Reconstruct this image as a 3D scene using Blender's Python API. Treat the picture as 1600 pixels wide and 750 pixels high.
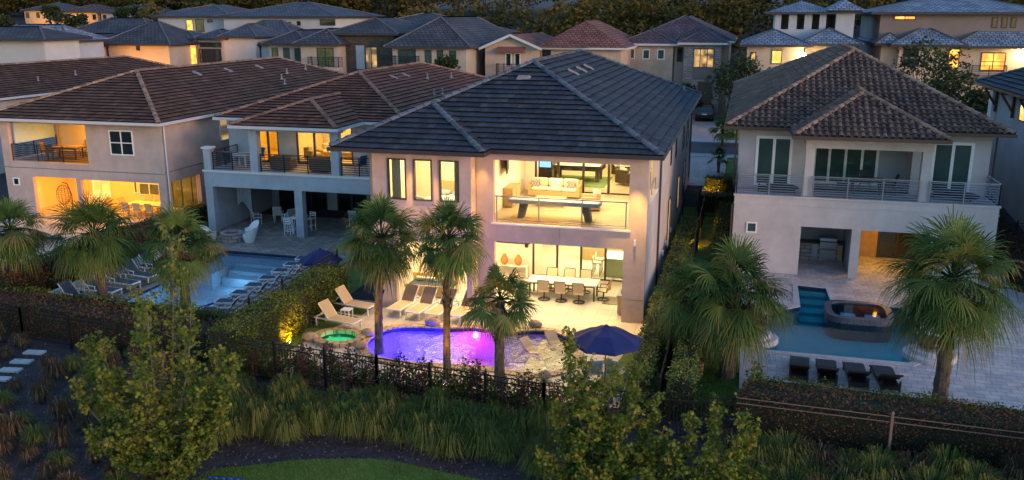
import bpy, bmesh, math, random
import numpy as np
from mathutils import Vector, Matrix
PI = math.pi
R = math.radians
random.seed(7)
for o in list(bpy.data.objects):
    bpy.data.objects.remove(o)
S = bpy.context.scene
C = S.collection
# ------------------------------------------------------------------ camera
cd = bpy.data.cameras.new('camera')
cam = bpy.data.objects.new('camera', cd)
C.objects.link(cam)
cam.location = (0, 0, 12.5)
cam.rotation_euler = (R(90 - 14.27), 0, R(14.56))
cd.sensor_width = 36
cd.lens = 1384 / 1600 * 36
cd.clip_start = 0.5
cd.clip_end = 2000
S.camera = cam
PW = 0.70                         # all lamps, relative to the exposure
# ------------------------------------------------------------------ dusk sky and last sun
SUN_EL, SUN_AZ = 9.0, 118.0        # degrees; azimuth clockwise from +Y (away from the camera)
w = bpy.data.worlds.new('World')
S.world = w
w.use_nodes = True
nt = w.node_tree
nt.nodes.clear()
sky = nt.nodes.new('ShaderNodeTexSky')
sky.sky_type = 'NISHITA'
sky.sun_disc = False
sky.sun_elevation = R(SUN_EL)
sky.sun_rotation = R(SUN_AZ)
sky.altitude = 20
sky.air_density = 1.2
sky.dust_density = 0.3
sky.ozone_density = 3.4
bg = nt.nodes.new('ShaderNodeBackground')
bg.inputs[1].default_value = 0.108
wo = nt.nodes.new('ShaderNodeOutputWorld')
nt.links.new(sky.outputs[0], bg.inputs[0])
nt.links.new(bg.outputs[0], wo.inputs[0])
sl = bpy.data.lights.new('sun', 'SUN')
sun = bpy.data.objects.new('sun', sl)
C.objects.link(sun)
sl.energy = 0.50
sl.angle = R(14)
sl.color = (1.0, 0.56, 0.36)
sd = Vector((math.sin(R(SUN_AZ)) * math.cos(R(SUN_EL)), math.cos(R(SUN_AZ)) * math.cos(R(SUN_EL)), math.sin(R(SUN_EL))))
sun.rotation_euler = sd.to_track_quat('Z', 'Y').to_euler()
S.view_settings.view_transform = 'Standard'
S.view_settings.look = 'None'
S.view_settings.exposure = 2.05
S.view_settings.gamma = 1
S.render.engine = 'CYCLES'
cy = S.cycles
cy.use_denoising = True
cy.max_bounces = 6
cy.diffuse_bounces = 3
cy.glossy_bounces = 3
cy.transmission_bounces = 4
cy.transparent_max_bounces = 10
cy.sample_clamp_indirect = 4
cy.caustics_reflective = False
cy.caustics_refractive = False
cy.use_light_tree = True

# ------------------------------------------------------------------ helpers
def wloc(p):
    v = Vector((0, 0, 0))
    while p is not None:
        v += p.location
        p = p.parent
    return v

class MB:
    def __init__(s):
        s.v = []; s.f = []; s.r = []; s.M = None
    def add(s, pts, faces, r=0.5):
        i = len(s.v)
        if s.M is None: s.v += [tuple(p) for p in pts]
        else: s.v += [tuple(s.M @ Vector(p)) for p in pts]
        s.f += [tuple(i + k for k in f) for f in faces]
        s.r += [r] * len(faces)
    def poly(s, pts, r=0.5): s.add(pts, [tuple(range(len(pts)))], r)
    def box(s, x0, x1, y0, y1, z0, z1, r=0.5):
        s.add([(x0,y0,z0),(x1,y0,z0),(x1,y1,z0),(x0,y1,z0),(x0,y0,z1),(x1,y0,z1),(x1,y1,z1),(x0,y1,z1)],
              [(0,3,2,1),(4,5,6,7),(0,1,5,4),(1,2,6,5),(2,3,7,6),(3,0,4,7)], r)
    def bar(s, a, b, w, h, r=0.5):
        """box of section w x h running from a to b"""
        a = Vector(a); b = Vector(b); d = (b - a).normalized()
        up = Vector((0,0,1)) if abs(d.z) < .95 else Vector((0,1,0))
        u = d.cross(up).normalized() * w / 2; n = u.cross(d).normalized() * h / 2
        p = [a-u-n, a+u-n, a+u+n, a-u+n, b-u-n, b+u-n, b+u+n, b-u+n]
        s.add(p, [(0,3,2,1),(4,5,6,7),(0,1,5,4),(1,2,6,5),(2,3,7,6),(3,0,4,7)], r)
    def cone(s, a, b, r0, r1, n=8, r=0.5, cap=True):
        a = Vector(a); b = Vector(b); d = (b - a).normalized()
        up = Vector((0,0,1)) if abs(d.z) < .95 else Vector((0,1,0))
        u = d.cross(up).normalized(); v = u.cross(d)
        p = [a + (u*math.cos(t)+v*math.sin(t))*r0 for t in [2*PI*k/n for k in range(n)]]
        p += [b + (u*math.cos(t)+v*math.sin(t))*r1 for t in [2*PI*k/n for k in range(n)]]
        f = [(k, (k+1) % n, n+(k+1) % n, n+k) for k in range(n)]
        if cap: f += [tuple(range(n-1, -1, -1)), tuple(range(n, 2*n))]
        s.add(p, f, r)
    def tube(s, pts, r0, r1=None, n=6, r=0.5):
        r1 = r0 if r1 is None else r1
        m = len(pts) - 1
        for i in range(m):
            s.cone(pts[i], pts[i+1], r0+(r1-r0)*i/m, r0+(r1-r0)*(i+1)/m, n, r, True)
    def lathe(s, c, prof, n=16, r=0.5):
        p = []
        for (rr, z) in prof:
            p += [(c[0]+rr*math.cos(2*PI*k/n), c[1]+rr*math.sin(2*PI*k/n), c[2]+z) for k in range(n)]
        f = []
        for i in range(len(prof)-1):
            f += [(i*n+k, i*n+(k+1) % n, (i+1)*n+(k+1) % n, (i+1)*n+k) for k in range(n)]
        f += [tuple(range(n-1,-1,-1)), tuple(range((len(prof)-1)*n, len(prof)*n))]
        s.add(p, f, r)
    def cushion(s, x0, x1, y0, y1, z0, z1, r=0.5):
        """soft box: chamfered edges"""
        e = min(x1-x0, y1-y0, z1-z0) * .28
        for (za, ia) in (): pass
        p = []
        for (i, z) in ((e, z0), (0, z0+e), (0, z1-e), (e, z1)):
            p += [(x0+i+e*.5, y0+i, z), (x1-i-e*.5, y0+i, z), (x1-i, y0+i+e*.5, z), (x1-i, y1-i-e*.5, z), (x1-i-e*.5, y1-i, z), (x0+i+e*.5, y1-i, z), (x0+i, y1-i-e*.5, z), (x0+i, y0+i+e*.5, z)]
        f = [tuple(range(7,-1,-1)), tuple(range(24, 32))]
        for k in range(3): f += [(k*8+j, k*8+(j+1) % 8, k*8+8+(j+1) % 8, k*8+8+j) for j in range(8)]
        s.add(p, f, r)
    def wall(s, axis, c, u0, u1, z0, z1, th, ops=(), sgn=1):
        """upright wall along 'x' (at y=c) or 'y' (at x=c); thickness goes to c+sgn*th; ops = openings (u0,u1,z0,z1)"""
        us = sorted({u0, u1, *[min(max(o[k], u0), u1) for o in ops for k in (0,1)]})
        zs = sorted({z0, z1, *[min(max(o[k], z0), z1) for o in ops for k in (2,3)]})
        def solid(i, j):
            if i < 0 or j < 0 or i >= len(us)-1 or j >= len(zs)-1: return False
            uc = (us[i]+us[i+1])/2; zc = (zs[j]+zs[j+1])/2
            return not any(o[0] < uc < o[1] and o[2] < zc < o[3] for o in ops)
        def P(u, d, z): return (u, c+sgn*d, z) if axis == 'x' else (c+sgn*d, u, z)
        for i in range(len(us)-1):
            for j in range(len(zs)-1):
                if not solid(i, j): continue
                a, b, lo, hi = us[i], us[i+1], zs[j], zs[j+1]
                s.poly([P(a,0,lo), P(b,0,lo), P(b,0,hi), P(a,0,hi)])
                s.poly([P(a,th,lo), P(a,th,hi), P(b,th,hi), P(b,th,lo)])
                if not solid(i-1, j): s.poly([P(a,0,lo), P(a,0,hi), P(a,th,hi), P(a,th,lo)])
                if not solid(i+1, j): s.poly([P(b,0,lo), P(b,th,lo), P(b,th,hi), P(b,0,hi)])
                if not solid(i, j-1): s.poly([P(a,0,lo), P(a,th,lo), P(b,th,lo), P(b,0,lo)])
                if not solid(i, j+1): s.poly([P(a,0,hi), P(b,0,hi), P(b,th,hi), P(a,th,hi)])
    def build(s, name, m, parent=None, world=True, smooth=False):
        off = wloc(parent) if (parent is not None and world) else Vector((0,0,0))
        v = [(a-off.x, b-off.y, c-off.z) for a, b, c in s.v] if off.length else s.v
        me = bpy.data.meshes.new(name)
        me.from_pydata(v, [], s.f)
        if len(set(s.r)) > 1:
            at = me.attributes.new('rnd', 'FLOAT', 'FACE')
            at.data.foreach_set('value', s.r)
        if smooth: me.polygons.foreach_set('use_smooth', [True]*len(me.polygons))
        me.materials.append(m)
        o = bpy.data.objects.new(name, me)
        C.objects.link(o)
        if parent is not None: o.parent = parent
        return o

def npmesh(name, V, nper, rnd, m, parent=None, world=True):
    """mesh of separate polygons, V: (F*nper,3), one random value per face"""
    off = wloc(parent) if (parent is not None and world) else Vector((0,0,0))
    V = np.asarray(V, dtype=np.float32).reshape(-1, 3) - np.array(off, dtype=np.float32)
    F = len(V) // nper
    me = bpy.data.meshes.new(name)
    me.vertices.add(len(V)); me.vertices.foreach_set('co', V.ravel())
    me.loops.add(len(V)); me.loops.foreach_set('vertex_index', np.arange(len(V), dtype=np.int32))
    me.polygons.add(F)
    me.polygons.foreach_set('loop_start', np.arange(0, len(V), nper, dtype=np.int32))
    me.polygons.foreach_set('loop_total', np.full(F, nper, dtype=np.int32))
    me.update(calc_edges=True)
    at = me.attributes.new('rnd', 'FLOAT', 'FACE')
    at.data.foreach_set('value', np.asarray(rnd, dtype=np.float32))
    me.materials.append(m)
    o = bpy.data.objects.new(name, me)
    C.objects.link(o)
    if parent is not None: o.parent = parent
    return o

def thing(name, label, cat, loc=(0,0,0), rz=0, group=None):
    o = bpy.data.objects.new(name, None)
    o.empty_display_size = .2
    C.objects.link(o)
    o.location = loc; o.rotation_euler = (0,0,rz)
    o['label'] = label; o['category'] = cat
    if group: o['group'] = group
    return o
def tag(o, label, cat, group=None, kind=None):
    o['label'] = label
    if kind: o['kind'] = kind
    if cat: o['category'] = cat
    if group: o['group'] = group
    return o
def struct(o):
    o['kind'] = 'structure'
    return o
def copy_tree(o, parent=None):
    c = o.copy(); C.objects.link(c)
    if parent is not None: c.parent = parent
    for ch in list(o.children): copy_tree(ch, c)
    return c
def dup(o, loc, rz, label, group=None, sc=None):
    c = copy_tree(o)
    c.location = loc; c.rotation_euler = (0,0,rz); c['label'] = label
    if group: c['group'] = group
    if sc: c.scale = (sc,sc,sc)
    return c

# ------------------------------------------------------------------ materials
def mat(name, col, rough=.75, metal=0, spec=.4, noise=None, bump=None, rnd=None, emit=None, trans=0, alpha=None, coat=0):
    """noise=(scale, amount 0..1); bump=(scale, strength); rnd=list of colours picked by the per-face value"""
    m = bpy.data.materials.new(name); m.use_nodes = True
    n = m.node_tree.nodes; l = m.node_tree.links
    p = n['Principled BSDF']; out = n['Material Output']
    p.inputs['Base Color'].default_value = (*col, 1)
    p.inputs['Roughness'].default_value = rough
    p.inputs['Metallic'].default_value = metal
    p.inputs['Specular IOR Level'].default_value = spec
    src = None
    tc = n.new('ShaderNodeTexCoord')
    if rnd:
        a = n.new('ShaderNodeAttribute'); a.attribute_name = 'rnd'
        cr = n.new('ShaderNodeValToRGB'); e = cr.color_ramp.elements
        for i, c in enumerate(rnd):
            pos = i / max(1, len(rnd)-1)
            if i < 2: e[i].position = pos if i == 0 or len(rnd) > 2 else 1; el = e[i]
            else: el = e.new(pos)
            el.color = (*c, 1)
        if len(rnd) > 2: 
            for i, c in enumerate(rnd): cr.color_ramp.elements[i].position = i/(len(rnd)-1); cr.color_ramp.elements[i].color = (*c, 1)
        l.new(a.outputs['Fac'], cr.inputs[0]); src = cr.outputs[0]
    if noise:
        nz = n.new('ShaderNodeTexNoise'); nz.inputs['Scale'].default_value = noise[0]; nz.inputs['Detail'].default_value = 6; nz.inputs['Roughness'].default_value = .65
        l.new(tc.outputs['Object'], nz.inputs['Vector'])
        mr = n.new('ShaderNodeMapRange'); mr.inputs[1].default_value = .3; mr.inputs[2].default_value = .7
        mr.inputs[3].default_value = 1-noise[1]; mr.inputs[4].default_value = 1+noise[1]
        l.new(nz.outputs[0], mr.inputs[0])
        mx = n.new('ShaderNodeVectorMath'); mx.operation = 'SCALE'
        if src is None: mx.inputs[0].default_value = col
        else: l.new(src, mx.inputs[0])
        l.new(mr.outputs[0], mx.inputs['Scale']); src = mx.outputs[0]
    if src is not None: l.new(src, p.inputs['Base Color'])
    if bump:
        nb = n.new('ShaderNodeTexNoise'); nb.inputs['Scale'].default_value = bump[0]; nb.inputs['Detail'].default_value = 4
        l.new(tc.outputs['Object'], nb.inputs['Vector'])
        b = n.new('ShaderNodeBump'); b.inputs['Strength'].default_value = bump[1]; b.inputs['Distance'].default_value = .05
        l.new(nb.outputs[0], b.inputs['Height']); l.new(b.outputs[0], p.inputs['Normal'])
    if emit:
        p.inputs['Emission Color'].default_value = (*emit[0], 1)
        p.inputs['Emission Strength'].default_value = emit[1]
    if trans:
        t = n.new('ShaderNodeBsdfTranslucent'); mxs = n.new('ShaderNodeMixShader'); mxs.inputs[0].default_value = trans
        if src is not None: l.new(src, t.inputs[0])
        else: t.inputs[0].default_value = (*col, 1)
        l.new(p.outputs[0], mxs.inputs[1]); l.new(t.outputs[0], mxs.inputs[2]); l.new(mxs.outputs[0], out.inputs[0])
    if coat: p.inputs['Coat Weight'].default_value = coat
    return m

def brick_mat(name, c1, c2, mortar, bw, bh, msize=.01, rough=.7, vert=None, noise=.25, squash=None, bumps=.3, off=.5):
    """pavers / blocks laid in world metres; vert: 'x' or 'y' for an upright wall along that axis"""
    m = bpy.data.materials.new(name); m.use_nodes = True
    n = m.node_tree.nodes; l = m.node_tree.links; p = n['Principled BSDF']
    g = n.new('ShaderNodeNewGeometry'); sp = n.new('ShaderNodeSeparateXYZ'); cb = n.new('ShaderNodeCombineXYZ')
    l.new(g.outputs['Position'], sp.inputs[0])
    a, b = {'x': (0,2), 'y': (1,2), None: (0,1)}[vert]
    l.new(sp.outputs[a], cb.inputs[0]); l.new(sp.outputs[b], cb.inputs[1])
    br = n.new('ShaderNodeTexBrick')
    br.offset = off
    br.inputs['Scale'].default_value = 1
    br.inputs['Color1'].default_value = (*c1,1); br.inputs['Color2'].default_value = (*c2,1); br.inputs['Mortar'].default_value = (*mortar,1)
    br.inputs['Mortar Size'].default_value = msize; br.inputs['Brick Width'].default_value = bw; br.inputs['Row Height'].default_value = bh
    l.new(cb.outputs[0], br.inputs[0])
    nz = n.new('ShaderNodeTexNoise'); nz.inputs['Scale'].default_value = 1.3; nz.inputs['Detail'].default_value = 8; nz.inputs['Roughness'].default_value = .7
    l.new(g.outputs['Position'], nz.inputs[0])
    mr = n.new('ShaderNodeMapRange'); mr.inputs[1].default_value = .3; mr.inputs[2].default_value = .7; mr.inputs[3].default_value = 1-noise; mr.inputs[4].default_value = 1+noise
    l.new(nz.outputs[0], mr.inputs[0])
    mx = n.new('ShaderNodeVectorMath'); mx.operation = 'SCALE'
    l.new(br.outputs[0], mx.inputs[0]); l.new(mr.outputs[0], mx.inputs['Scale']); l.new(mx.outputs[0], p.inputs['Base Color'])
    bp = n.new('ShaderNodeBump'); bp.inputs['Strength'].default_value = bumps; bp.inputs['Distance'].default_value = .02; bp.invert = True
    l.new(br.outputs['Fac'], bp.inputs['Height']); l.new(bp.outputs[0], p.inputs['Normal'])
    p.inputs['Roughness'].default_value = rough
    return m

def glass_mat(name, tint=(.9,.95,.95), refl=.25, dark=None, emit=None):
    """window glass: fresnel reflection over a see-through (or dark) body"""
    m = bpy.data.materials.new(name); m.use_nodes = True
    n = m.node_tree.nodes; l = m.node_tree.links; n.remove(n['Principled BSDF'])
    out = n['Material Output']
    gl = n.new('ShaderNodeBsdfGlossy'); gl.inputs['Roughness'].default_value = .03
    fr = n.new('ShaderNodeFresnel'); fr.inputs[0].default_value = 1.5
    mx = n.new('ShaderNodeMixShader')
    tr = n.new('ShaderNodeBsdfTransparent'); tr.inputs[0].default_value = (*tint, 1)
    l.new(fr.outputs[0], mx.inputs[0]); l.new(tr.outputs[0], mx.inputs[1]); l.new(gl.outputs[0], mx.inputs[2])
    l.new(mx.outputs[0], out.inputs[0])
    return m

def water_mat(name, tint, scale=2.2, strength=.25):
    m = bpy.data.materials.new(name); m.use_nodes = True
    n = m.node_tree.nodes; l = m.node_tree.links; n.remove(n['Principled BSDF'])
    out = n['Material Output']
    g = n.new('ShaderNodeNewGeometry')
    nz = n.new('ShaderNodeTexNoise'); nz.inputs['Scale'].default_value = scale; nz.inputs['Detail'].default_value = 3; nz.inputs['Distortion'].default_value = .6
    l.new(g.outputs['Position'], nz.inputs[0])
    b = n.new('ShaderNodeBump'); b.inputs['Strength'].default_value = strength; b.inputs['Distance'].default_value = .08
    l.new(nz.outputs[0], b.inputs['Height'])
    gl = n.new('ShaderNodeBsdfGlossy'); gl.inputs['Roughness'].default_value = .04; l.new(b.outputs[0], gl.inputs['Normal'])
    fr = n.new('ShaderNodeFresnel'); fr.inputs[0].default_value = 1.33; l.new(b.outputs[0], fr.inputs['Normal'])
    tr = n.new('ShaderNodeBsdfTransparent'); tr.inputs[0].default_value = (*tint, 1)
    mx = n.new('ShaderNodeMixShader')
    l.new(fr.outputs[0], mx.inputs[0]); l.new(tr.outputs[0], mx.inputs[1]); l.new(gl.outputs[0], mx.inputs[2])
    l.new(mx.outputs[0], out.inputs[0])
    return m

def lit_mat(name, c1, c2, strength, scale=1.2):
    """a lit room seen through a distant window: uneven warm emission"""
    m = bpy.data.materials.new(name); m.use_nodes = True
    n = m.node_tree.nodes; l = m.node_tree.links; p = n['Principled BSDF']
    g = n.new('ShaderNodeNewGeometry')
    nz = n.new('ShaderNodeTexVoronoi'); nz.inputs['Scale'].default_value = scale; nz.distance = 'CHEBYCHEV'
    l.new(g.outputs['Position'], nz.inputs[0])
    cr = n.new('ShaderNodeValToRGB'); cr.color_ramp.elements[0].color = (*c1,1); cr.color_ramp.elements[1].color = (*c2,1)
    cr.color_ramp.elements[0].position = .1; cr.color_ramp.elements[1].position = .6
    l.new(nz.outputs['Distance'], cr.inputs[0]); l.new(cr.outputs[0], p.inputs['Emission Color'])
    p.inputs['Emission Strength'].default_value = strength*.8
    p.inputs['Base Color'].default_value = (.05,.04,.03,1); p.inputs['Roughness'].default_value = .1
    return m

def roof_far_mat(name, c1, c2):
    """distant tiled roof: courses and tiles from the face's own generated UV (metres)"""
    m = bpy.data.materials.new(name); m.use_nodes = True
    n = m.node_tree.nodes; l = m.node_tree.links; p = n['Principled BSDF']
    uv = n.new('ShaderNodeUVMap'); br = n.new('ShaderNodeTexBrick')
    br.inputs['Scale'].default_value = 1; br.inputs['Brick Width'].default_value = .5; br.inputs['Row Height'].default_value = .42
    br.inputs['Color1'].default_value = (*c1,1); br.inputs['Color2'].default_value = (*c2,1)
    br.inputs['Mortar'].default_value = (c1[0]*.35, c1[1]*.35, c1[2]*.35, 1); br.inputs['Mortar Size'].default_value = .045
    l.new(uv.outputs[0], br.inputs[0])
    nz = n.new('ShaderNodeTexNoise'); nz.inputs['Scale'].default_value = .5; nz.inputs['Detail'].default_value = 6
    l.new(uv.outputs[0], nz.inputs[0])
    mr = n.new('ShaderNodeMapRange'); mr.inputs[1].default_value = .3; mr.inputs[2].default_value = .7; mr.inputs[3].default_value = .7; mr.inputs[4].default_value = 1.35
    l.new(nz.outputs[0], mr.inputs[0])
    mx = n.new('ShaderNodeVectorMath'); mx.operation = 'SCALE'
    l.new(br.outputs[0], mx.inputs[0]); l.new(mr.outputs[0], mx.inputs['Scale']); l.new(mx.outputs[0], p.inputs['Base Color'])
    b = n.new('ShaderNodeBump'); b.inputs['Strength'].default_value = .6; b.inputs['Distance'].default_value = .05; b.invert = True
    l.new(br.outputs['Fac'], b.inputs['Height']); l.new(b.outputs[0], p.inputs['Normal'])
    p.inputs['Roughness'].default_value = .85; p.inputs['Specular IOR Level'].default_value = .15
    return m

M = {}
M['stucco_main'] = mat('stucco_main', (.46,.33,.255), .85, noise=(.9,.16), bump=(30,.3))
M['stucco_side'] = mat('stucco_side', (.48,.42,.40), .85, noise=(.9,.16), bump=(30,.3))
M['stucco_a'] = mat('stucco_a', (.47,.35,.31), .85, noise=(.8,.16), bump=(30,.3))
M['stucco_b'] = mat('stucco_b', (.36,.37,.42), .85, noise=(.8,.16), bump=(30,.3))
M['stucco_d'] = mat('stucco_d', (.47,.425,.43), .85, noise=(.7,.16), bump=(30,.3))
M['stucco_grey'] = mat('stucco_grey', (.32,.35,.41), .85, noise=(.5,.12), bump=(20,.2))
M['stucco_white'] = mat('stucco_white', (.42,.41,.43), .85, noise=(.5,.08), bump=(20,.2))
M['stucco_tan'] = mat('stucco_tan', (.38,.31,.26), .85, noise=(.5,.1), bump=(20,.2))
M['stucco_taupe'] = mat('stucco_taupe', (.17,.145,.145), .85, noise=(.5,.1), bump=(20,.2))
M['cream'] = mat('cream_paint', (.78,.70,.56), .8, noise=(.6,.04))
M['amber_paint'] = mat('amber_paint', (.80,.60,.32), .8, noise=(.6,.05))
M['lamp_soft'] = mat('lamp_soft_glow', (1,.6,.2), .5, emit=((1,.5,.1), 1.2))
M['white'] = mat('white_paint', (.75,.74,.74), .6)
M['trim'] = mat('trim_paint', (.62,.58,.58), .5)
M['dark_frame'] = mat('dark_frame', (.045,.035,.032), .4)
M['black_metal'] = mat('black_metal', (.012,.012,.014), .4, metal=.3)
M['grey_metal'] = mat('grey_metal', (.30,.32,.36), .35, metal=.6)
M['gutter_dark'] = mat('gutter_dark', (.035,.028,.035), .4)
M['gutter_light'] = mat('gutter_light', (.50,.47,.48), .45)
M['gutter_brown'] = mat('gutter_brown', (.06,.04,.035), .4)
M['tile_blue'] = mat('tile_blue', (.05,.06,.08), .8, spec=.12, rnd=[(.010,.009,.011),(.028,.036,.054),(.048,.054,.074),(.036,.042,.058),(.070,.070,.082)], noise=(.7,.26), bump=(25,.3))  # first stop of the tile ramps is near-black: course shadow put into the colour
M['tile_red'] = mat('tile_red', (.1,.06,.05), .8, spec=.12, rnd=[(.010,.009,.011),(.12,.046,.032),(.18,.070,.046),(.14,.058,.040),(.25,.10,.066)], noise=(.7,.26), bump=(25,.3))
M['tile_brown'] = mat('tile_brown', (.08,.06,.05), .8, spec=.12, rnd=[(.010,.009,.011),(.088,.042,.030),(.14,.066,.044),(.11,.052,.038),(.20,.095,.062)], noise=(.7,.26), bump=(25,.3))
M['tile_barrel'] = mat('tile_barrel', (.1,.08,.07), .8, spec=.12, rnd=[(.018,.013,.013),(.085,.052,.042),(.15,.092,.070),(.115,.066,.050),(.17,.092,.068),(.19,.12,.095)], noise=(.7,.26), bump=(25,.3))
M['cap_blue'] = mat('cap_blue', (.055,.065,.085), .8, spec=.12, rnd=[(.05,.062,.09),(.12,.135,.17)], bump=(25,.3))
M['cap_red'] = mat('cap_red', (.14,.09,.08), .8, spec=.12, rnd=[(.14,.08,.06),(.28,.17,.13)], bump=(25,.3))
M['cap_brown'] = mat('cap_brown', (.12,.09,.08), .8, spec=.12, rnd=[(.14,.09,.07),(.30,.20,.15)], bump=(25,.3))
M['vent'] = mat('vent_metal', (.20,.19,.21), .7)
M['glass'] = glass_mat('clear_glass')
M['glass_rail'] = glass_mat('rail_glass', (.93,.96,.95))
M['glass_dark'] = mat('dark_window_glass', (.012,.02,.022), .06, spec=.8, noise=(.9,.5))
M['glass_green'] = mat('green_window_glass', (.035,.070,.066), .08, spec=.8, noise=(.5,.35))
M['glass_olive'] = mat('olive_window_glass', (.10,.12,.055), .1, spec=.8, noise=(1.2,.5))
M['lit_orange'] = lit_mat('lit_room_orange', (1,.42,.06), (.55,.16,.02), 1.0)
M['lit_yellow'] = lit_mat('lit_room_yellow', (1,.62,.18), (.55,.28,.05), .8)
M['lit_dim'] = lit_mat('lit_room_dim', (.6,.35,.12), (.05,.04,.03), .5)
M['travertine'] = brick_mat('travertine_terrace', (.56,.50,.42), (.50,.44,.37), (.36,.31,.26), .62, .62, .012, .6, noise=.12, off=0)
M['pavers_b'] = brick_mat('mixed_pavers', (.38,.31,.26), (.22,.18,.17), (.10,.09,.08), .34, .2, .012, .7, noise=.35)
M['pavers_d'] = brick_mat('silver_travertine', (.56,.46,.43), (.38,.34,.36), (.2,.19,.2), .5, .33, .012, .55, noise=.3)
M['pavers_drive'] = brick_mat('driveway_pavers', (.52,.43,.41), (.42,.35,.34), (.16,.15,.15), .4, .25, .015, .8, noise=.15)
M['stone_dark'] = brick_mat('stacked_stone', (.10,.075,.06), (.05,.04,.035), (.02,.018,.015), .5, .18, .02, .85, vert='x', noise=.4)
M['stone_pale'] = brick_mat('pale_stone', (.36,.30,.27), (.24,.2,.19), (.12,.1,.1), .45, .2, .02, .85, vert='x', noise=.3)
M['concrete'] = mat('pale_concrete', (.42,.41,.42), .8, noise=(1.5,.15), bump=(15,.2))
M['coping_gold'] = brick_mat('coping_pavers', (.50,.36,.22), (.38,.26,.15), (.15,.1,.06), .3, .3, .02, .7, noise=.3)
M['boulder'] = mat('boulder', (.40,.28,.18), .85, noise=(3,.35), bump=(6,.8))
M['asphalt'] = mat('asphalt', (.055,.06,.07), .8, noise=(1,.15), bump=(40,.3))
M['plaster_pool'] = mat('pool_plaster', (.34,.38,.46), .7, noise=(1.5,.08))
M['plaster_tan'] = mat('pool_plaster_tan', (.50,.44,.34), .7, noise=(6,.3))
M['plaster_teal'] = mat('pool_plaster_teal', (.10,.50,.54), .7, noise=(1.5,.1))
M['plaster_sky'] = mat('pool_plaster_blue', (.42,.58,.70), .7, noise=(1.2,.12))
M['mosaic'] = mat('glass_mosaic', (.07,.085,.11), .3, noise=(26,.9))
M['tile_navy'] = mat('waterline_tile', (.02,.035,.07), .2)
M['water'] = water_mat('pool_water', (.84,.93,.97), 3.6, .6)
M['water_teal'] = water_mat('pool_water_teal', (.50,.88,.93), 1.4, .04)
M['fabric_cream'] = mat('cream_fabric', (.68,.60,.46), .9)
M['fabric_navy'] = mat('navy_canvas', (.008,.018,.10), .8, noise=(3,.15))
M['sling_tan'] = mat('tan_sling', (.50,.38,.24), .8)
M['sling_brown'] = mat('brown_sling', (.16,.11,.08), .8)
M['sling_navy'] = mat('dark_blue_sling', (.03,.05,.08), .7)
M['sling_black'] = mat('black_woven', (.022,.024,.03), .6, bump=(60,.4))
M['wicker'] = mat('honey_wicker', (.50,.34,.16), .8, bump=(60,.5))
M['wood'] = mat('honey_wood', (.42,.25,.11), .55, noise=(4,.2))
M['wood_floor'] = brick_mat('wood_floor', (.55,.40,.24), (.48,.34,.2), (.3,.2,.12), 1.6, .2, .005, .4, noise=.12)
M['wood_dark'] = mat('dark_wood', (.07,.045,.03), .4, noise=(5,.2))
M['felt'] = mat('green_felt', (.12,.20,.05), .9)
M['white_gloss'] = mat('white_gloss', (.72,.70,.64), .25)
M['black'] = mat('black_plastic', (.015,.015,.015), .35)
M['terracotta'] = mat('terracotta', (.50,.20,.06), .7)
M['cabinet_green'] = mat('pale_green_cabinet', (.66,.70,.36), .4)
M['bronze'] = mat('bronze_bowl', (.12,.06,.04), .45, metal=.3)
M['bark'] = mat('palm_bark', (.12,.09,.07), .9, rnd=[(.04,.03,.025),(.13,.095,.07),(.075,.055,.04)], bump=(14,.8))
M['bark_tree'] = mat('young_bark', (.13,.11,.085), .9, noise=(6,.3), bump=(20,.5))
M['palm_leaf'] = mat('palm_leaf', (.05,.09,.03), .75, spec=.1, rnd=[(.020,.046,.016),(.055,.102,.028),(.092,.145,.036),(.15,.18,.05),(.30,.21,.08)], trans=.25)
M['palm_dead'] = mat('palm_dead', (.2,.14,.08), .9, rnd=[(.10,.07,.045),(.22,.15,.08)], trans=.15)
M['leaf_sweet'] = mat('young_tree_leaf', (.07,.10,.03), .75, spec=.1, rnd=[(.026,.045,.012),(.075,.110,.022),(.13,.165,.028),(.21,.22,.036),(.30,.20,.045)], trans=.3)
M['leaf_hedge'] = mat('hedge_leaf', (.05,.08,.03), .75, spec=.1, rnd=[(.016,.030,.008),(.052,.082,.016),(.11,.15,.024),(.20,.21,.036)], trans=.2)
M['leaf_rust'] = mat('rusty_hedge_leaf', (.05,.04,.03), .75, spec=.1, rnd=[(.028,.026,.014),(.065,.050,.022),(.11,.050,.032),(.16,.070,.04),(.06,.085,.025)], trans=.2)
M['leaf_forest'] = mat('forest_leaf', (.04,.045,.02), .75, spec=.1, rnd=[(.026,.024,.008),(.065,.056,.014),(.11,.082,.022),(.15,.10,.035)], noise=(.06,.35), trans=.2)
M['leaf_far'] = mat('street_tree_leaf', (.04,.05,.025), .75, spec=.1, rnd=[(.020,.032,.018),(.042,.058,.024),(.07,.085,.03)], trans=.2)
M['soil'] = mat('mulch_soil', (.040,.030,.034), .95, noise=(2.5,.5), bump=(12,1.0))
M['lawn'] = mat('lawn_ground', (.11,.17,.028), .95, noise=(1.2,.35), bump=(50,.6))
M['blade'] = mat('grass_blade', (.05,.09,.03), .75, spec=.1, rnd=[(.06,.10,.018),(.11,.17,.03),(.17,.22,.045)], trans=.25)
M['muhly'] = mat('clump_blade', (.04,.06,.03), .75, spec=.1, rnd=[(.030,.048,.014),(.080,.110,.026),(.13,.16,.04),(.26,.20,.08)], trans=.25)
M['sedge'] = mat('rusty_blade', (.06,.045,.03), .75, spec=.1, rnd=[(.04,.026,.022),(.085,.045,.028),(.08,.065,.03),(.26,.20,.15)], trans=.2)
M['hose'] = mat('blue_hose', (.01,.05,.35), .4)
M['art'] = mat('art_canvas', (.6,.55,.45), .8, noise=(5,.5))

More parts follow.
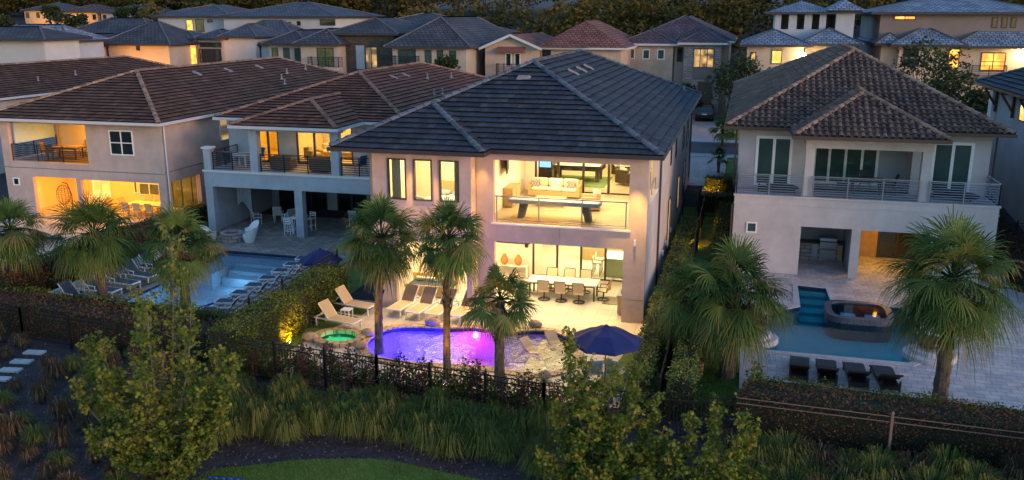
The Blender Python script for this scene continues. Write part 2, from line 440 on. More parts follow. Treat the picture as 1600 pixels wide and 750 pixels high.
# ------------------------------------------------------------------ roofs
def roof_face(mb, pts, kind, ex=.42, tw=.34):
    """tiles over a planar convex face; pts[0], pts[1] is the eave"""
    P = [Vector(p) for p in pts]
    o = P[0]; u = (P[1]-P[0]).normalized()
    nrm = u.cross(P[-1]-P[0]).normalized()
    if nrm.z < 0: nrm = -nrm
    v = nrm.cross(u)
    if v.z < 0: v = -v
    Q = [((p-o).dot(u), (p-o).dot(v)) for p in P]
    umin = min(q[0] for q in Q); umax = max(q[0] for q in Q); vmax = max(q[1] for q in Q)
    cx = sum(q[0] for q in Q)/len(Q); cyy = sum(q[1] for q in Q)/len(Q)
    lines = []
    for i in range(len(Q)):
        a = Q[i]; b = Q[(i+1) % len(Q)]
        nx, ny = b[1]-a[1], a[0]-b[0]
        L = math.hypot(nx, ny)
        if L < 1e-5: continue
        nx /= L; ny /= L
        if (cx-a[0])*nx+(cyy-a[1])*ny > 0: nx, ny = -nx, -ny
        lines.append((a, (nx, ny)))
    V = []; F = []; Rn = []
    rg = random.Random(int(abs(o.x*100)+abs(o.y*10)+len(P)))
    def face(p, r):
        i = len(V); V.extend(p); F.append(tuple(range(i, i+len(p)))); Rn.append(r)
    row = 0; vv = -.06
    while vv < vmax:
        off = (row % 2)*tw*.5 if kind == 'flat' else 0
        uu = umin-tw+off
        while uu < umax:
            # skip tiles wholly outside
            out = False
            for (a, nn) in lines:
                if all((c[0]-a[0])*nn[0]+(c[1]-a[1])*nn[1] > .001 for c in ((uu,vv),(uu+tw,vv),(uu,vv+ex),(uu+tw,vv+ex))):
                    if nn[1] > -.99: out = True; break
            if not out:
                r = rg.random()
                if kind == 'flat':
                    h = .085+rg.uniform(-.008,.008); g = .008; r = .24+.76*r
                    face([(uu+g,vv,h),(uu+tw-g,vv,h),(uu+tw-g,vv+ex+.05,h-.08),(uu+g,vv+ex+.05,h-.08)], r)
                    face([(uu,vv+.05,h-.085),(uu+tw,vv+.05,h-.085),(uu+tw,vv+.05,h-.012),(uu,vv+.05,h-.012)], 0)  # rnd zero: shadow under the course edge painted on gap, butt and underside
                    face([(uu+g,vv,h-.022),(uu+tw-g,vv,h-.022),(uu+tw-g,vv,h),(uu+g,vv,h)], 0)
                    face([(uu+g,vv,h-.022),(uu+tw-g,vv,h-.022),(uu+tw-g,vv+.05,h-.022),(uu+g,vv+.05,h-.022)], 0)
                else:
                    r = .2+.8*r; j = rg.uniform(-.012,.012); h0 = .05+rg.uniform(-.008,.01); rad = .105; h1 = h0-.035
                    A = []; B = []
                    for k in range(6):
                        t = PI*k/5
                        A.append((uu+j+rad-rad*math.cos(t), vv, h0+rad*.85*math.sin(t)))
                        B.append((uu+j+rad*1.0-rad*.85*math.cos(t), vv+ex+.04, h1+rad*.72*math.sin(t)))
                    for k in range(5): face([A[k],A[k+1],B[k+1],B[k]], r)
                    face(A, 0.0)  # open barrel end painted near-black, its shade put into the colour
                    face([(uu+2*rad+j-.01,vv,h0-.01),(uu+tw+j+.01,vv,h0-.01),(uu+tw+j+.01,vv+ex+.02,h1-.01),(uu+2*rad+j-.01,vv+ex+.02,h1-.01)], r*.6)
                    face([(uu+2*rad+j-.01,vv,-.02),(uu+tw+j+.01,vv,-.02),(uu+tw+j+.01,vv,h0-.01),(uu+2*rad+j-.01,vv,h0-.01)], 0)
            uu += tw
        vv += ex; row += 1
    bm = bmesh.new()
    lay = bm.faces.layers.float.new('rnd')
    bv = [bm.verts.new(p) for p in V]
    for f, r in zip(F, Rn):
        bf = bm.faces.new([bv[k] for k in f]); bf[lay] = r
    for (a, nn) in lines:
        if nn[1] < -.99: continue       # eave edge: tiles hang over
        bmesh.ops.bisect_plane(bm, geom=bm.verts[:]+bm.edges[:]+bm.faces[:], plane_co=(a[0],a[1],0), plane_no=(nn[0],nn[1],0), clear_outer=True)
    bm.verts.index_update()
    vs = [o + u*b.co.x + v*b.co.y + nrm*b.co.z for b in bm.verts]
    i0 = len(mb.v)
    mb.v += [tuple(p) for p in vs]
    for f in bm.faces:
        mb.f.append(tuple(i0+x.index for x in f.verts)); mb.r.append(f[lay])
    bm.free()
    mb.poly(P, .4)

def caps(mb, a, b, r=.13, seg=.40):
    a = Vector(a); b = Vector(b); L = (b-a).length; n = max(1, int(L/seg)); d = (b-a)/n
    du = d.normalized()
    side = du.cross(Vector((0,0,1))).normalized(); up = side.cross(du)
    if up.z < 0: up = -up
    rg = random.Random(n)
    for i in range(n):
        p = a+d*i; q = a+d*(i+1.12); rr = rg.random()
        A = []; B = []
        for k in range(6):
            t = PI*k/5
            A.append(p+side*(r*1.15*math.cos(t))+up*(r*1.05*math.sin(t)+.045))
            B.append(q+side*(r*.9*math.cos(t))+up*(r*.8*math.sin(t)+.03))
        mb.add(A+B, [(k,k+1,7+k,6+k) for k in range(5)]+[(0,1,2,3,4,5),(11,10,9,8,7,6)], rr)

def hip(parent, x0, x1, y0, y1, z, A, B, kind, mt, mc, mg, ex=.42, tw=.34, faces='FRLB', capw=True, soffit=True, gut=True):
    """hip roof over the eave rectangle with ridge A-B; returns the roof part"""
    FL, FR, BR, BL = (x0,y0,z), (x1,y0,z), (x1,y1,z), (x0,y1,z)
    alongx = abs(A[0]-B[0]) > abs(A[1]-B[1])
    if alongx:
        fs = {'F': [FL,FR,B,A], 'R': [FR,BR,B], 'B': [BR,BL,A,B], 'L': [BL,FL,A]}
        hips = [(FL,A),(FR,B),(BR,B),(BL,A),(A,B)]
    else:
        fs = {'F': [FL,FR,A], 'R': [FR,BR,B,A], 'B': [BR,BL,B], 'L': [BL,FL,A,B]}
        hips = [(FL,A),(FR,A),(BR,B),(BL,B),(A,B)]
    mb = MB()
    for k, f in fs.items():
        if k in faces: roof_face(mb, f, kind, ex, tw)
        else: mb.poly(f, .4)
    ro = mb.build('roof', M[mt], parent)
    if capw:
        mb = MB()
        for a, b in hips:
            if (Vector(a)-Vector(b)).length > .3: caps(mb, a, b)
        mb.build('ridge_cap', M[mc], ro)
    if gut:
        mb = MB(); h = .17; t = .13
        mb.box(x0-t, x1+t, y0-t, y0, z-h, z-.004); mb.box(x0-t, x1+t, y1, y1+t, z-h, z-.004)
        mb.box(x0-t, x0, y0, y1, z-h, z-.004); mb.box(x1, x1+t, y0, y1, z-h, z-.004)
        mb.build('gutter', M[mg], ro)
    if soffit:
        mb = MB(); mb.box(x0, x1, y0, y1, z-.14, z-.09); mb.build('soffit', M[mg], ro)
    return ro

def vents(ro, pts, nrm, m='vent', label=None):
    """low roof vents on the slope: pts are world points, nrm the slope direction (dz per metre in x, in y)"""
    for i, (x, y, z) in enumerate(pts):
        mb = MB()
        ux = Vector((1,0,nrm[0])).normalized(); uy = Vector((0,1,nrm[1])).normalized(); n = ux.cross(uy).normalized()
        o = Vector((x,y,z)) + n*.05
        def q(a, b, c): return o+ux*a+uy*b+n*c
        mb.add([q(-.32,-.2,0),q(.32,-.2,0),q(.32,.2,0),q(-.32,.2,0),q(-.28,-.15,.1),q(.28,-.15,.1),q(.24,.15,.06),q(-.24,.15,.06)], [(4,5,6,7),(0,1,5,4),(1,2,6,5),(2,3,7,6),(3,0,4,7)])
        mb.build('roof_vent', M[m], ro)

def pipe_vents(ro, pts):
    for (x,y,z) in pts:
        mb = MB(); mb.cone((x,y,z-.05),(x,y,z+.35),.06,.06,8); mb.cone((x,y,z+.33),(x,y,z+.38),.09,.07,8)
        mb.cone((x,y,z-.05),(x,y,z+.08),.16,.08,8)
        mb.build('vent_pipe', M['vent'], ro)

def far_roof(mb_list, x0, x1, y0, y1, z, A, B):
    FL, FR, BR, BL = (x0,y0,z), (x1,y0,z), (x1,y1,z), (x0,y1,z)
    if abs(A[0]-B[0]) > abs(A[1]-B[1]): fs = [[FL,FR,B,A],[FR,BR,B],[BR,BL,A,B],[BL,FL,A]]
    else: fs = [[FL,FR,A],[FR,BR,B,A],[BR,BL,B],[BL,FL,A,B]]
    mb_list += fs

def build_far_roof(fs, m, parent):
    """faces with UV in metres along the eave and up the slope"""
    off = wloc(parent)
    V = []; F = []; UV = []
    for f in fs:
        P = [Vector(p) for p in f]; u = (P[1]-P[0]).normalized(); nrm = u.cross(P[-1]-P[0]).normalized(); v = nrm.cross(u)
        if v.z < 0: v = -v
        i = len(V)
        for p in P:
            V.append(tuple(p-off)); UV += [(p-P[0]).dot(u)+i*.37, (p-P[0]).dot(v)]
        F.append(tuple(range(i, i+len(P))))
    me = bpy.data.meshes.new('roof'); me.from_pydata(V, [], F)
    l = me.uv_layers.new(name='UVMap'); l.data.foreach_set('uv', UV)
    me.materials.append(m)
    o = bpy.data.objects.new('roof', me); C.objects.link(o); o.parent = parent
    return o

# ------------------------------------------------------------------ windows, railings, lamps
def window(parent, axis, c, u0, u1, z0, z1, frame='dark_frame', glass='glass_dark', cols=1, rows=1, fw=.07, out=-1, depth=.1):
    """framed window standing proud of a wall at c on its outer side (out = -1 towards -axis normal)"""
    f = MB(); g = MB()
    a, b = sorted((c+out*.045, c+(-out)*depth))
    def bx(m, ua, ub, da, db, za, zb):
        if axis == 'x': m.box(ua, ub, da, db, za, zb)
        else: m.box(da, db, ua, ub, za, zb)
    bx(f, u0, u0+fw, a, b, z0, z1); bx(f, u1-fw, u1, a, b, z0, z1)
    bx(f, u0+fw, u1-fw, a, b, z0, z0+fw); bx(f, u0+fw, u1-fw, a, b, z1-fw, z1)
    for i in range(1, cols):
        m = u0+(u1-u0)*i/cols; bx(f, m-fw*.5, m+fw*.5, a+.004, b-.004, z0+fw, z1-fw)
    for j in range(1, rows):
        m = z0+(z1-z0)*j/rows; bx(f, u0+fw, u1-fw, a+.01, b-.01, m-fw*.4, m+fw*.4)
    w_ = f.build('window', M[frame], parent)
    d = c+out*.012
    bx(g, u0+fw*.5, u1-fw*.5, min(d,d+.01), max(d,d+.01), z0+fw*.5, z1-fw*.5)
    g.build('pane', M[glass], w_)
    return w_

def slider(parent, y, x0, x1, z0, z1, n, frame='dark_frame', fw=.09, name='sliding_door', xs=None):
    """glass sliding doors along x with clear panes"""
    f = MB(); g = MB()
    xs = xs or [x0+(x1-x0)*i/n for i in range(n+1)]
    for i, x in enumerate(xs):
        ww = fw*(1.0 if i in (0, len(xs)-1) else 1.3)
        xa = x if i == 0 else (x-ww if i == len(xs)-1 else x-ww/2)
        f.box(xa, xa+ww, y-.05, y+.05, z0, z1)
    for i in range(len(xs)-1):
        f.box(xs[i]+fw, xs[i+1]-fw, y-.045, y+.045, z1-fw, z1-.002); f.box(xs[i]+fw, xs[i+1]-fw, y-.045, y+.045, z0+.002, z0+.06)
        g.box(xs[i]+fw*.6, xs[i+1]-fw*.6, y-.005, y+.005, z0+.03, z1-.05)
    d = f.build(name, M[frame], parent)
    g.build('pane', M['glass'], d)
    return d

def railing(parent, pts, h=1.07, m='black_metal', bars=7, post=1.25, z0=.1, pr=.036, br=.019):
    """horizontal-bar balcony railing along a polyline at floor height"""
    mb = MB(); pm = []
    for a, b in zip(pts[:-1], pts[1:]):
        a = Vector(a); b = Vector(b); L = (b-a).length; n = max(1, round(L/post))
        for i in range(n+1):
            p = a+(b-a)*i/n; q = MB(); q.cone(p, p+Vector((0,0,h)), pr, pr, 6); pm.append(q)
        for k in range(bars):
            z = z0+(h-.08-z0)*k/(bars-1)
            mb.cone(a+Vector((0,0,z)), b+Vector((0,0,z)), br, br, 5)
        mb.bar(a+Vector((0,0,h)), b+Vector((0,0,h)), .05, .04)
    r_ = mb.build('railing', M[m], parent)
    for q in pm: q.build('railing_post', M[m], r_)
    return r_

def area(name, loc, sx, sy, power, col, rot=(0,0,0)):
    l = bpy.data.lights.new(name, 'AREA'); l.shape = 'RECTANGLE'; l.size = sx; l.size_y = sy; l.energy = power*PW; l.color = col
    o = bpy.data.objects.new(name, l); C.objects.link(o); o.location = loc; o.rotation_euler = rot
    return o
def point(name, loc, power, col, r=.08):
    l = bpy.data.lights.new(name, 'POINT'); l.energy = power*PW; l.color = col; l.shadow_soft_size = r
    o = bpy.data.objects.new(name, l); C.objects.link(o); o.location = loc
    return o
def spot(name, loc, target, power, col, ang=70, r=.04):
    l = bpy.data.lights.new(name, 'SPOT'); l.energy = power*PW; l.color = col; l.spot_size = R(ang); l.spot_blend = .8; l.shadow_soft_size = r
    o = bpy.data.objects.new(name, l); C.objects.link(o); o.location = loc
    o.rotation_euler = (Vector(target)-Vector(loc)).to_track_quat('-Z','Y').to_euler()
    return o
WARM = (1.0,.74,.36); AMBER = (1.0,.42,.012); YEL = (1.0,.56,.13)
def downlights(parent, pts, z, e=6):
    for (x,y) in pts:
        mb = MB(); mb.cone((x,y,z-.02),(x,y,z-.003),.07,.07,10); mb.build('ceiling_lamp', M['lamp'], parent)
M['lamp'] = mat('lamp_glow', (1,.8,.5), .5, emit=((1,.75,.4), 6))

# ------------------------------------------------------------------ ground
def sm(t): t = min(1, max(0, t)); return t*t*(3-2*t)
def gh(x, y):
    z = 0
    if y < 26: z = -min(.6, (26-y)*.06)
    elif y > 48: z = 1.5*sm((y-48)/24)
    if y > 112: z += 10.5*sm((y-112)/75)
    if y > 185: z += (y-185)*.03
    return z
YARDS = [(-17.0,-3.35,26.8,35.2), (-29.2,-19.6,30.2,45.05), (.7,13.5,29.3,44.4), (-44.5,-34,36.5,45.5)]
def mesh_ground():
    xs = {-17.0,-3.35,-29.2,-19.6,.7,13.5,-44.5,-34.0}; ys = {26.8,35.2,30.2,45.05,29.3,44.4,36.5,45.5}
    for k in range(-46, 20): xs.add(k*1.0)
    for k in range(-46, -400, -1):
        if k % 9 == 0: xs.add(float(k))
    for k in range(20, 300, 9): xs.add(float(k))
    for k in range(-30, 12, 6): ys.add(float(k))
    for k in range(12, 84): ys.add(float(k))
    for k in range(84, 420, 8): ys.add(float(k))
    ys.add(1500.0); xs.add(-1500.0); xs.add(1500.0)
    xs = sorted(xs); ys = sorted(ys)
    mb = MB()
    idx = {}
    for i, x in enumerate(xs):
        for j, y in enumerate(ys):
            idx[i,j] = len(mb.v); mb.v.append((x, y, gh(x,y)-.03))
    for i in range(len(xs)-1):
        for j in range(len(ys)-1):
            xc = (xs[i]+xs[i+1])/2; yc = (ys[j]+ys[j+1])/2
            if any(a < xc < b and c < yc < d for a,b,c,d in YARDS): continue
            mb.f.append((idx[i,j], idx[i+1,j], idx[i+1,j+1], idx[i,j+1])); mb.r.append(.5)
    return mb
struct(mesh_ground().build('ground', M['soil']))

def strip(name, xs, ylo, yhi, m, off=.0, n=6):
    mb = MB()
    for i, x in enumerate(xs):
        for k in range(n+1):
            y = ylo(x)+(yhi(x)-ylo(x))*k/n; mb.v.append((x, y, gh(x,y)+off))
    for i in range(len(xs)-1):
        for k in range(n):
            a = i*(n+1)+k; mb.f.append((a, a+n+1, a+n+2, a+1)); mb.r.append(.5)
    return struct(mb.build(name, m))
def lawn_edge(x):
    t = [(-30,12.0),(-16,16.0),(-14.3,20.4),(-12,21.5),(-9.7,22.1),(-6.8,21.7),(-5,21.4),(-2,20.5),(10,19)]
    for a, b in zip(t[:-1], t[1:]):
        if a[0] <= x <= b[0]: return a[1]+(b[1]-a[1])*(x-a[0])/(b[0]-a[0])
    return 19
strip('lawn', [-30+k*.8 for k in range(51)], lambda x: 10, lawn_edge, M['lawn'], .0, 14)
def flat(name, x0, x1, y0, y1, m, off=0.0, kind='structure'):
    n = max(1, int((y1-y0)/3))
    mb = MB()
    for k in range(n+1):
        y = y0+(y1-y0)*k/n
        mb.v += [(x0,y,gh(0,y)+off),(x1,y,gh(0,y)+off)]
    for k in range(n): mb.f.append((2*k,2*k+1,2*k+3,2*k+2)); mb.r.append(.5)
    o = mb.build(name, m); o['kind'] = kind; return o
flat('lawn_side', -3.35, .7, 28, 57, M['lawn'], 0)
flat('lawn_side', -19.6, -17.0, 28.6, 62, M['lawn'], 0)
flat('lawn_back', -70, 40, 63.5, 71.5, M['lawn'], .0)
flat('lawn_back', -110, 40, 82, 112, M['lawn'], .0)
flat('driveway', -9.5, -1.0, 62, 71.5, M['pavers_drive'], .03)
flat('driveway', -2.4, -1.0, 57, 62, M['pavers_drive'], .034)
flat('street', -200, 120, 73, 80, M['asphalt'], .02)
flat('pavement', -200, 120, 71.5, 72.9, M['concrete'], .05)
flat('pavement', -200, 120, 80.3, 82, M['concrete'], .05)
mb = MB(); mb.box(-200,120,72.9,73.05,1.4,1.6); mb.box(-200,120,80.0,80.3,1.4,1.6)
struct(mb.build('kerb', M['concrete']))
flat('driveway', -6.2, -2.0, 82, 111, M['pavers_drive'], .03)
flat('driveway', -2.0, -1.3, 80.4, 84, M['pavers_drive'], .06)
flat('driveway', -6.2, -2.0, 71.5, 73, M['pavers_drive'], .06)
flat('path', 12, 14.5, 44.6, 56, M['pavers_d'], .02)

def spline(pts, n=6):
    out = []; m = len(pts)
    for i in range(m):
        p0, p1, p2, p3 = pts[i-1], pts[i], pts[(i+1) % m], pts[(i+2) % m]
        for k in range(n):
            t = k/n
            out.append(tuple(.5*((2*p1[a])+(-p0[a]+p2[a])*t+(2*p0[a]-5*p1[a]+4*p2[a]-p3[a])*t*t+(-p0[a]+3*p1[a]-3*p2[a]+p3[a])*t**3) for a in (0,1)))
    return out
def area_sign(p): return sum(p[i-1][0]*p[i][1]-p[i][0]*p[i-1][1] for i in range(len(p)))
def offset(p, d):
    s = 1 if area_sign(p) > 0 else -1; out = []
    for i in range(len(p)):
        a = Vector(p[i-1]); b = Vector(p[i]); c = Vector(p[(i+1) % len(p)])
        t = ((b-a).normalized()+(c-b).normalized()).normalized()
        out.append((b.x+s*t.y*d, b.y-s*t.x*d))
    return out
def deck(name, rect, holes, z, m):
    bm = bmesh.new(); es = []
    loops = [[(rect[0],rect[2]),(rect[1],rect[2]),(rect[1],rect[3]),(rect[0],rect[3])]]+holes
    for lp in loops:
        vs = [bm.verts.new((x,y,z)) for x,y in lp]
        es += [bm.edges.new((vs[i], vs[(i+1) % len(vs)])) for i in range(len(vs))]
    bmesh.ops.triangle_fill(bm, use_beauty=True, use_dissolve=False, edges=es, normal=(0,0,1))
    me = bpy.data.meshes.new(name); bm.to_mesh(me); bm.free(); me.materials.append(m)
    o = bpy.data.objects.new(name, me); C.objects.link(o); return struct(o)
def basin(root, out, depth, zw, mw, mf, mwat, top=0.0, tile=True):
    if area_sign(out) < 0: out = out[::-1]
    mb = MB(); n = len(out)
    for i in range(n):
        a, b = out[i], out[(i+1) % n]
        mb.poly([(a[0],a[1],top-.15),(b[0],b[1],top-.15),(b[0],b[1],-depth),(a[0],a[1],-depth)])
    mb.poly([(x,y,-depth) for x,y in out])
    mb.build('basin', M[mf], root)
    mb = MB()
    for i in range(n):
        a, b = out[i], out[(i+1) % n]
        mb.poly([(a[0],a[1],top-.002),(b[0],b[1],top-.002),(b[0],b[1],top-.15),(a[0],a[1],top-.15)])
    mb.build('waterline_tiles', M[mw], root)
    mb = MB(); mb.poly([(x,y,zw) for x,y in out]); mb.build('water_surface', M[mwat], root)
def coping(root, out, wd, z0, z1, m, inn=.03, name='coping'):
    mb = MB(); a = offset(out, -inn); b = offset(out, wd); n = len(out)
    for i in range(n):
        j = (i+1) % n
        mb.poly([(*a[i],z1),(*a[j],z1),(*b[j],z1),(*b[i],z1)])
        mb.poly([(*a[i],z0),(*a[j],z0),(*a[j],z1),(*a[i],z1)])
        mb.poly([(*b[i],z0),(*b[j],z0),(*b[j],z1),(*b[i],z1)])
        mb.poly([(*a[i],z0),(*a[j],z0),(*b[j],z0),(*b[i],z0)])
    return mb.build(name, M[m], root)

# --- lagoon pool with coloured lights (main garden)
LAG = spline([(-13.75,30.3),(-13.6,31.6),(-13.1,32.2),(-12.2,32.45),(-11.2,32.6),(-10.1,32.95),(-8.9,32.7),(-7.8,33.2),(-6.9,33.25),(-6.1,32.6),(-5.65,31.2),(-5.8,29.5),(-6.8,28.8),(-8.2,29.0),(-10,28.9),(-11.6,28.75),(-13,29.1)], 4)
SPA = [(-15.0+.78*math.cos(t), 30.35+.66*math.sin(t)) for t in [2*PI*k/20 for k in range(20)]]
struct(deck('terrace', YARDS[0], [LAG, SPA], 0, M['travertine']))
pool = thing('swimming_pool', 'kidney shaped pool glowing blue and magenta from underwater lights', 'swimming pool', (-10,31,0))
basin(pool, LAG, 1.35, -.10, 'tile_navy', 'plaster_pool', 'water')
coping(pool, LAG, .34, 0.003, .05, 'coping_gold')
mb = MB()       # shallow tanning shelf on the right end
sh = [p for p in LAG if p[0] > -7.5]
sh = sorted(sh, key=lambda p: math.atan2(p[1]-31, p[0]+7))
mb.poly([(x,y,-.32) for x,y in offset(sh, -.01)])
lo = [p for p in sh if p[0] < -7.0]
a = min(lo, key=lambda p: p[1]); b = max(lo, key=lambda p: p[1])
mb.poly([(a[0],a[1],-.32),(b[0],b[1],-.32),(b[0],b[1],-1.34),(a[0],a[1],-1.34)])
mb.build('tanning_shelf', M['plaster_tan'], pool)
spa = thing('spa_pool', 'small round spa glowing green beside the pool, ringed by tan stones', 'spa', (-15,30.35,0))
basin(spa, SPA, .9, -.06, 'tile_navy', 'plaster_pool', 'water')
coping(spa, SPA, .30, .003, .16, 'coping_gold')
def lamp_disc(parent, p, nrm, col, e=12, r=.07):
    mm = mat('pool_lamp_glow', col, .5, emit=(col, e))
    mb = MB(); mb.cone(p, Vector(p)+Vector(nrm)*.02, r, r, 10); mb.build('pool_lamp', mm, parent)
lamp_disc(pool, (-10.1,32.86,-.3), (0,-1,0), (1,.25,.6), 40, .045)
point('pool_light_magenta', (-10.1,32.4,-.45), 24, (1,.01,.40), .06)
point('pool_light_magenta', (-8.8,30.6,-.8), 7, (.75,.01,.8), .1)
point('pool_light_blue', (-13.0,31.2,-.6), 75, (.03,.01,1), .1)
point('pool_light_blue', (-11.7,30.4,-.7), 75, (.03,.004,1), .1)
point('pool_light_blue', (-12.4,29.5,-.7), 75, (.02,.02,1), .1)
point('spa_light_green', (-15.0,30.35,-.5), 12, (.1,1,.25), .1)
# --- neighbour's long pale pool
PB = [(-26.6,31.2),(-22.1,31.2),(-22.1,41.3),(-27.0,41.4),(-26.6,36)]
deck('terrace', YARDS[1], [PB], 0, M['pavers_b'])
pb = thing('swimming_pool', 'long rectangular pale blue pool between two rows of chaises', 'swimming pool', (-24.4,36,0))
basin(pb, PB, 1.1, -.10, 'tile_navy', 'plaster_sky', 'water')
coping(pb, PB, .3, .003, .035, 'pavers_b')
mb = MB(); mb.box(-26.9,-22.12,40.0,41.3,-1.09,-.25); mb.box(-22.9,-22.12,37.9,39.99,-1.09,-.25); mb.box(-26.9,-25.6,37.9,39.99,-1.09,-.25)
mb.box(-25.5,-23.0,39.3,39.95,-1.09,-.45); mb.box(-25.5,-23.0,38.6,39.29,-1.09,-.65)
mb.box(-26.5,-25.3,31.22,32.2,-1.09,-.3)
mb.build('tanning_shelf', M['plaster_sky'], pb)
point('pool_light_pale', (-24.2,34.5,-.5), 17, (.35,.7,1), .15)
point('pool_light_pale', (-25.2,32.4,-.5), 12, (.35,.7,1), .15)
point('pool_light_pale', (-24.2,38,-.45), 9, (.35,.7,1), .15)
# --- right neighbour's teal pool with raised spa
PD = [(1.3,33.35),(6.5,33.3),(7.3,34.2),(7.4,36.4),(7.3,40.1),(4.35,40.3),(4.3,42.3),(3.0,42.5),(2.95,39.2),(1.3,37.6)]
deck('terrace', YARDS[2], [PD], 0, M['pavers_d'])
pd_ = thing('swimming_pool', 'teal pool with a raised spa, in front of four dark chaises', 'swimming pool', (4.3,36,0))
basin(pd_, PD, .85, -.12, 'tile_navy', 'plaster_teal', 'water_teal')
coping(pd_, PD, .3, .003, .035, 'concrete')
mb = MB()
for k in range(4): mb.box(3.0,4.28,39.3+k*.75,40.05+k*.75 if k<3 else 42.25,-.84,-.7+k*.17)
mb.build('pool_step', M['plaster_teal'], pd_)
sg_ = lambda v: math.copysign(abs(v)**.55, v)
ring = [(5.35+1.38*sg_(math.cos(t)), 38.95+1.3*sg_(math.sin(t))) for t in [2*PI*k/32 for k in range(32)]]
sp = thing('spa_pool', 'raised rounded square spa with glass mosaic wall inside the teal pool', 'spa', (5.4,38.1,0))
inner = offset(ring, -.28); mb = MB()
for i in range(32):
    j = (i+1) % 32
    mb.poly([(*ring[i],-.84),(*ring[j],-.84),(*ring[j],.14),(*ring[i],.14)])
    mb.poly([(*inner[i],-.6),(*inner[j],-.6),(*inner[j],.14),(*inner[i],.14)])
    mb.poly([(*ring[i],.14),(*ring[j],.14),(*inner[j],.14),(*inner[i],.14)])
mb.build('spa_wall', M['mosaic'], sp)
mb = MB(); mb.poly([(x,y,-.6) for x,y in inner]); mb.build('spa_floor', M['plaster_teal'], sp)
mb = MB(); mb.poly([(x,y,.08) for x,y in inner]); mb.build('water_surface', M['water_teal'], sp)
mb = MB(); mb.box(4.6,5.2,38.2,38.8,-.59,.0); mb.box(5.6,6.2,38.2,38.8,-.59,.0); mb.build('spa_seat', M['plaster_sky'], sp)
for (x, y, lb) in ((.95,34.4,'left'),(7.35,34.2,'right')):
    t = thing('fire_bowl', 'bronze bowl on a round stepped plinth at the %s end of the teal pool' % lb, 'planter bowl', (x,y,0), 0, 'bowls at the corners of the teal pool')
    mb = MB(); mb.lathe((x,y,0), [(.95,.004),(.95,.16),(.9,.2)], 28); mb.lathe((x,y,.2), [(.66,0),(.66,.12),(.62,.15)], 24); mb.build('plinth', M['concrete'], t)
    mb = MB(); mb.lathe((x,y,.35), [(.14,0),(.3,.08),(.46,.14),(.5,.36),(.45,.35),(.38,.26),(.1,.2)], 20); mb.build('bowl', M['bronze'], t, smooth=True)
mb = MB(); 
for k in range(3): mb.box(.05+k*.25,.3+k*.25,29.6,33.4,-.03-.0*k,-.3+.1*k+.0)
# --- far left neighbour's pool
PA = [(-43,38.2),(-37.2,38.2),(-37.2,41.6),(-43,41.6)]
deck('terrace', YARDS[3], [PA], 0, M['travertine'])
pa = thing('swimming_pool', 'small dark pool in front of the orange lit patio at far left', 'swimming pool', (-40,40,0))
basin(pa, PA, 1.2, -.1, 'tile_navy', 'plaster_sky', 'water'); coping(pa, PA, .3, .003, .035, 'concrete')
# boulders on the lagoon coping
rg = random.Random(3)
for i, (x, y, s, lb) in enumerate([(-11.9,32.75,.34,'in front of the second chaise'),(-7.75,33.6,.30,'behind the small palm'),(-16.0,29.9,.34,'at the left of the green spa'),(-14.0,30.9,.30,'between the green spa and the pool'),(-13.75,29.6,.30,'in front of the tall left palm'),(-6.2,28.5,.26,'at the front right pool corner')]):
    mb = MB(); prof = []
    n = 10
    P = []
    for a in range(6):
        for k in range(n):
            th = PI*a/5; rr = s*.8*(1+rg.uniform(-.15,.15))
            P.append((x+rr*1.25*math.sin(th)*math.cos(2*PI*k/n), y+rr*.8*math.sin(th)*math.sin(2*PI*k/n), .17-rr*.75*math.cos(th)*1))
    mb.add(P, [(a*n+k, a*n+(k+1) % n, (a+1)*n+(k+1) % n, (a+1)*n+k) for a in range(5) for k in range(n)])
    tag(mb.build('boulder', M['boulder'], smooth=True), 'rounded tan boulder on the pool edge %s' % lb, 'boulder', 'boulders round the lagoon pool')
# stepping stones at left, grass patches on the main terrace
for i, (px, py) in enumerate([(-25.15,23.9),(-25.3,24.6),(-25.45,25.3),(-25.6,26.1)]):
    mb = MB(); z = gh(px,py); mb.M = Matrix.Translation((px,py,z)) @ Matrix.Rotation(.15,4,'Z'); mb.box(-.38,.38,-.17,.17,-.02,.05)
    tag(mb.build('stepping_stone', M['concrete']), ['nearest','second nearest','second farthest','farthest'][i]+' pale stepping stone in the planting at far left', 'stepping stone', 'stepping stones at the left')
for pts in ([(-16.9,28.0),(-16.2,28.0),(-16.3,29.0),(-15.9,31.2),(-15.3,33.0),(-16.9,33.4)],[(-16.9,33.5),(-15.3,33.2),(-15.2,35.1),(-16.9,35.1)],[(-4.6,27.95),(-3.4,27.95),(-3.4,34.8),(-3.55,34.0),(-3.9,31.0)]):
    mb = MB(); mb.poly([(x,y,.004) for x,y in pts]); struct(mb.build('lawn_patch', M['lawn']))

# ------------------------------------------------------------------ near houses
def lining(parent, x0, x1, y0, y1, z0, z1, m='cream', sides='LRB', floor='wood_floor', fh=.02, ceil=True):
    """thin inner surfaces of a room"""
    mb = MB(); t = .03
    if 'L' in sides: mb.box(x0, x0+t, y0, y1-t, z0, z1)
    if 'R' in sides: mb.box(x1-t, x1, y0, y1-t, z0, z1)
    if 'B' in sides: mb.box(x0, x1, y1-t, y1, z0, z1)
    mb.build('interior_wall', M[m], parent)
    if ceil: mb = MB(); mb.box(x0+t, x1-t, y0, y1-t, z1-t, z1-.004); mb.build('room_ceiling', M[m], parent)
    if floor:
        mb = MB(); mb.box(x0+t, x1-t, y0, y1-t, z0-.05, z0+fh); mb.build('room_floor', M[floor], parent)

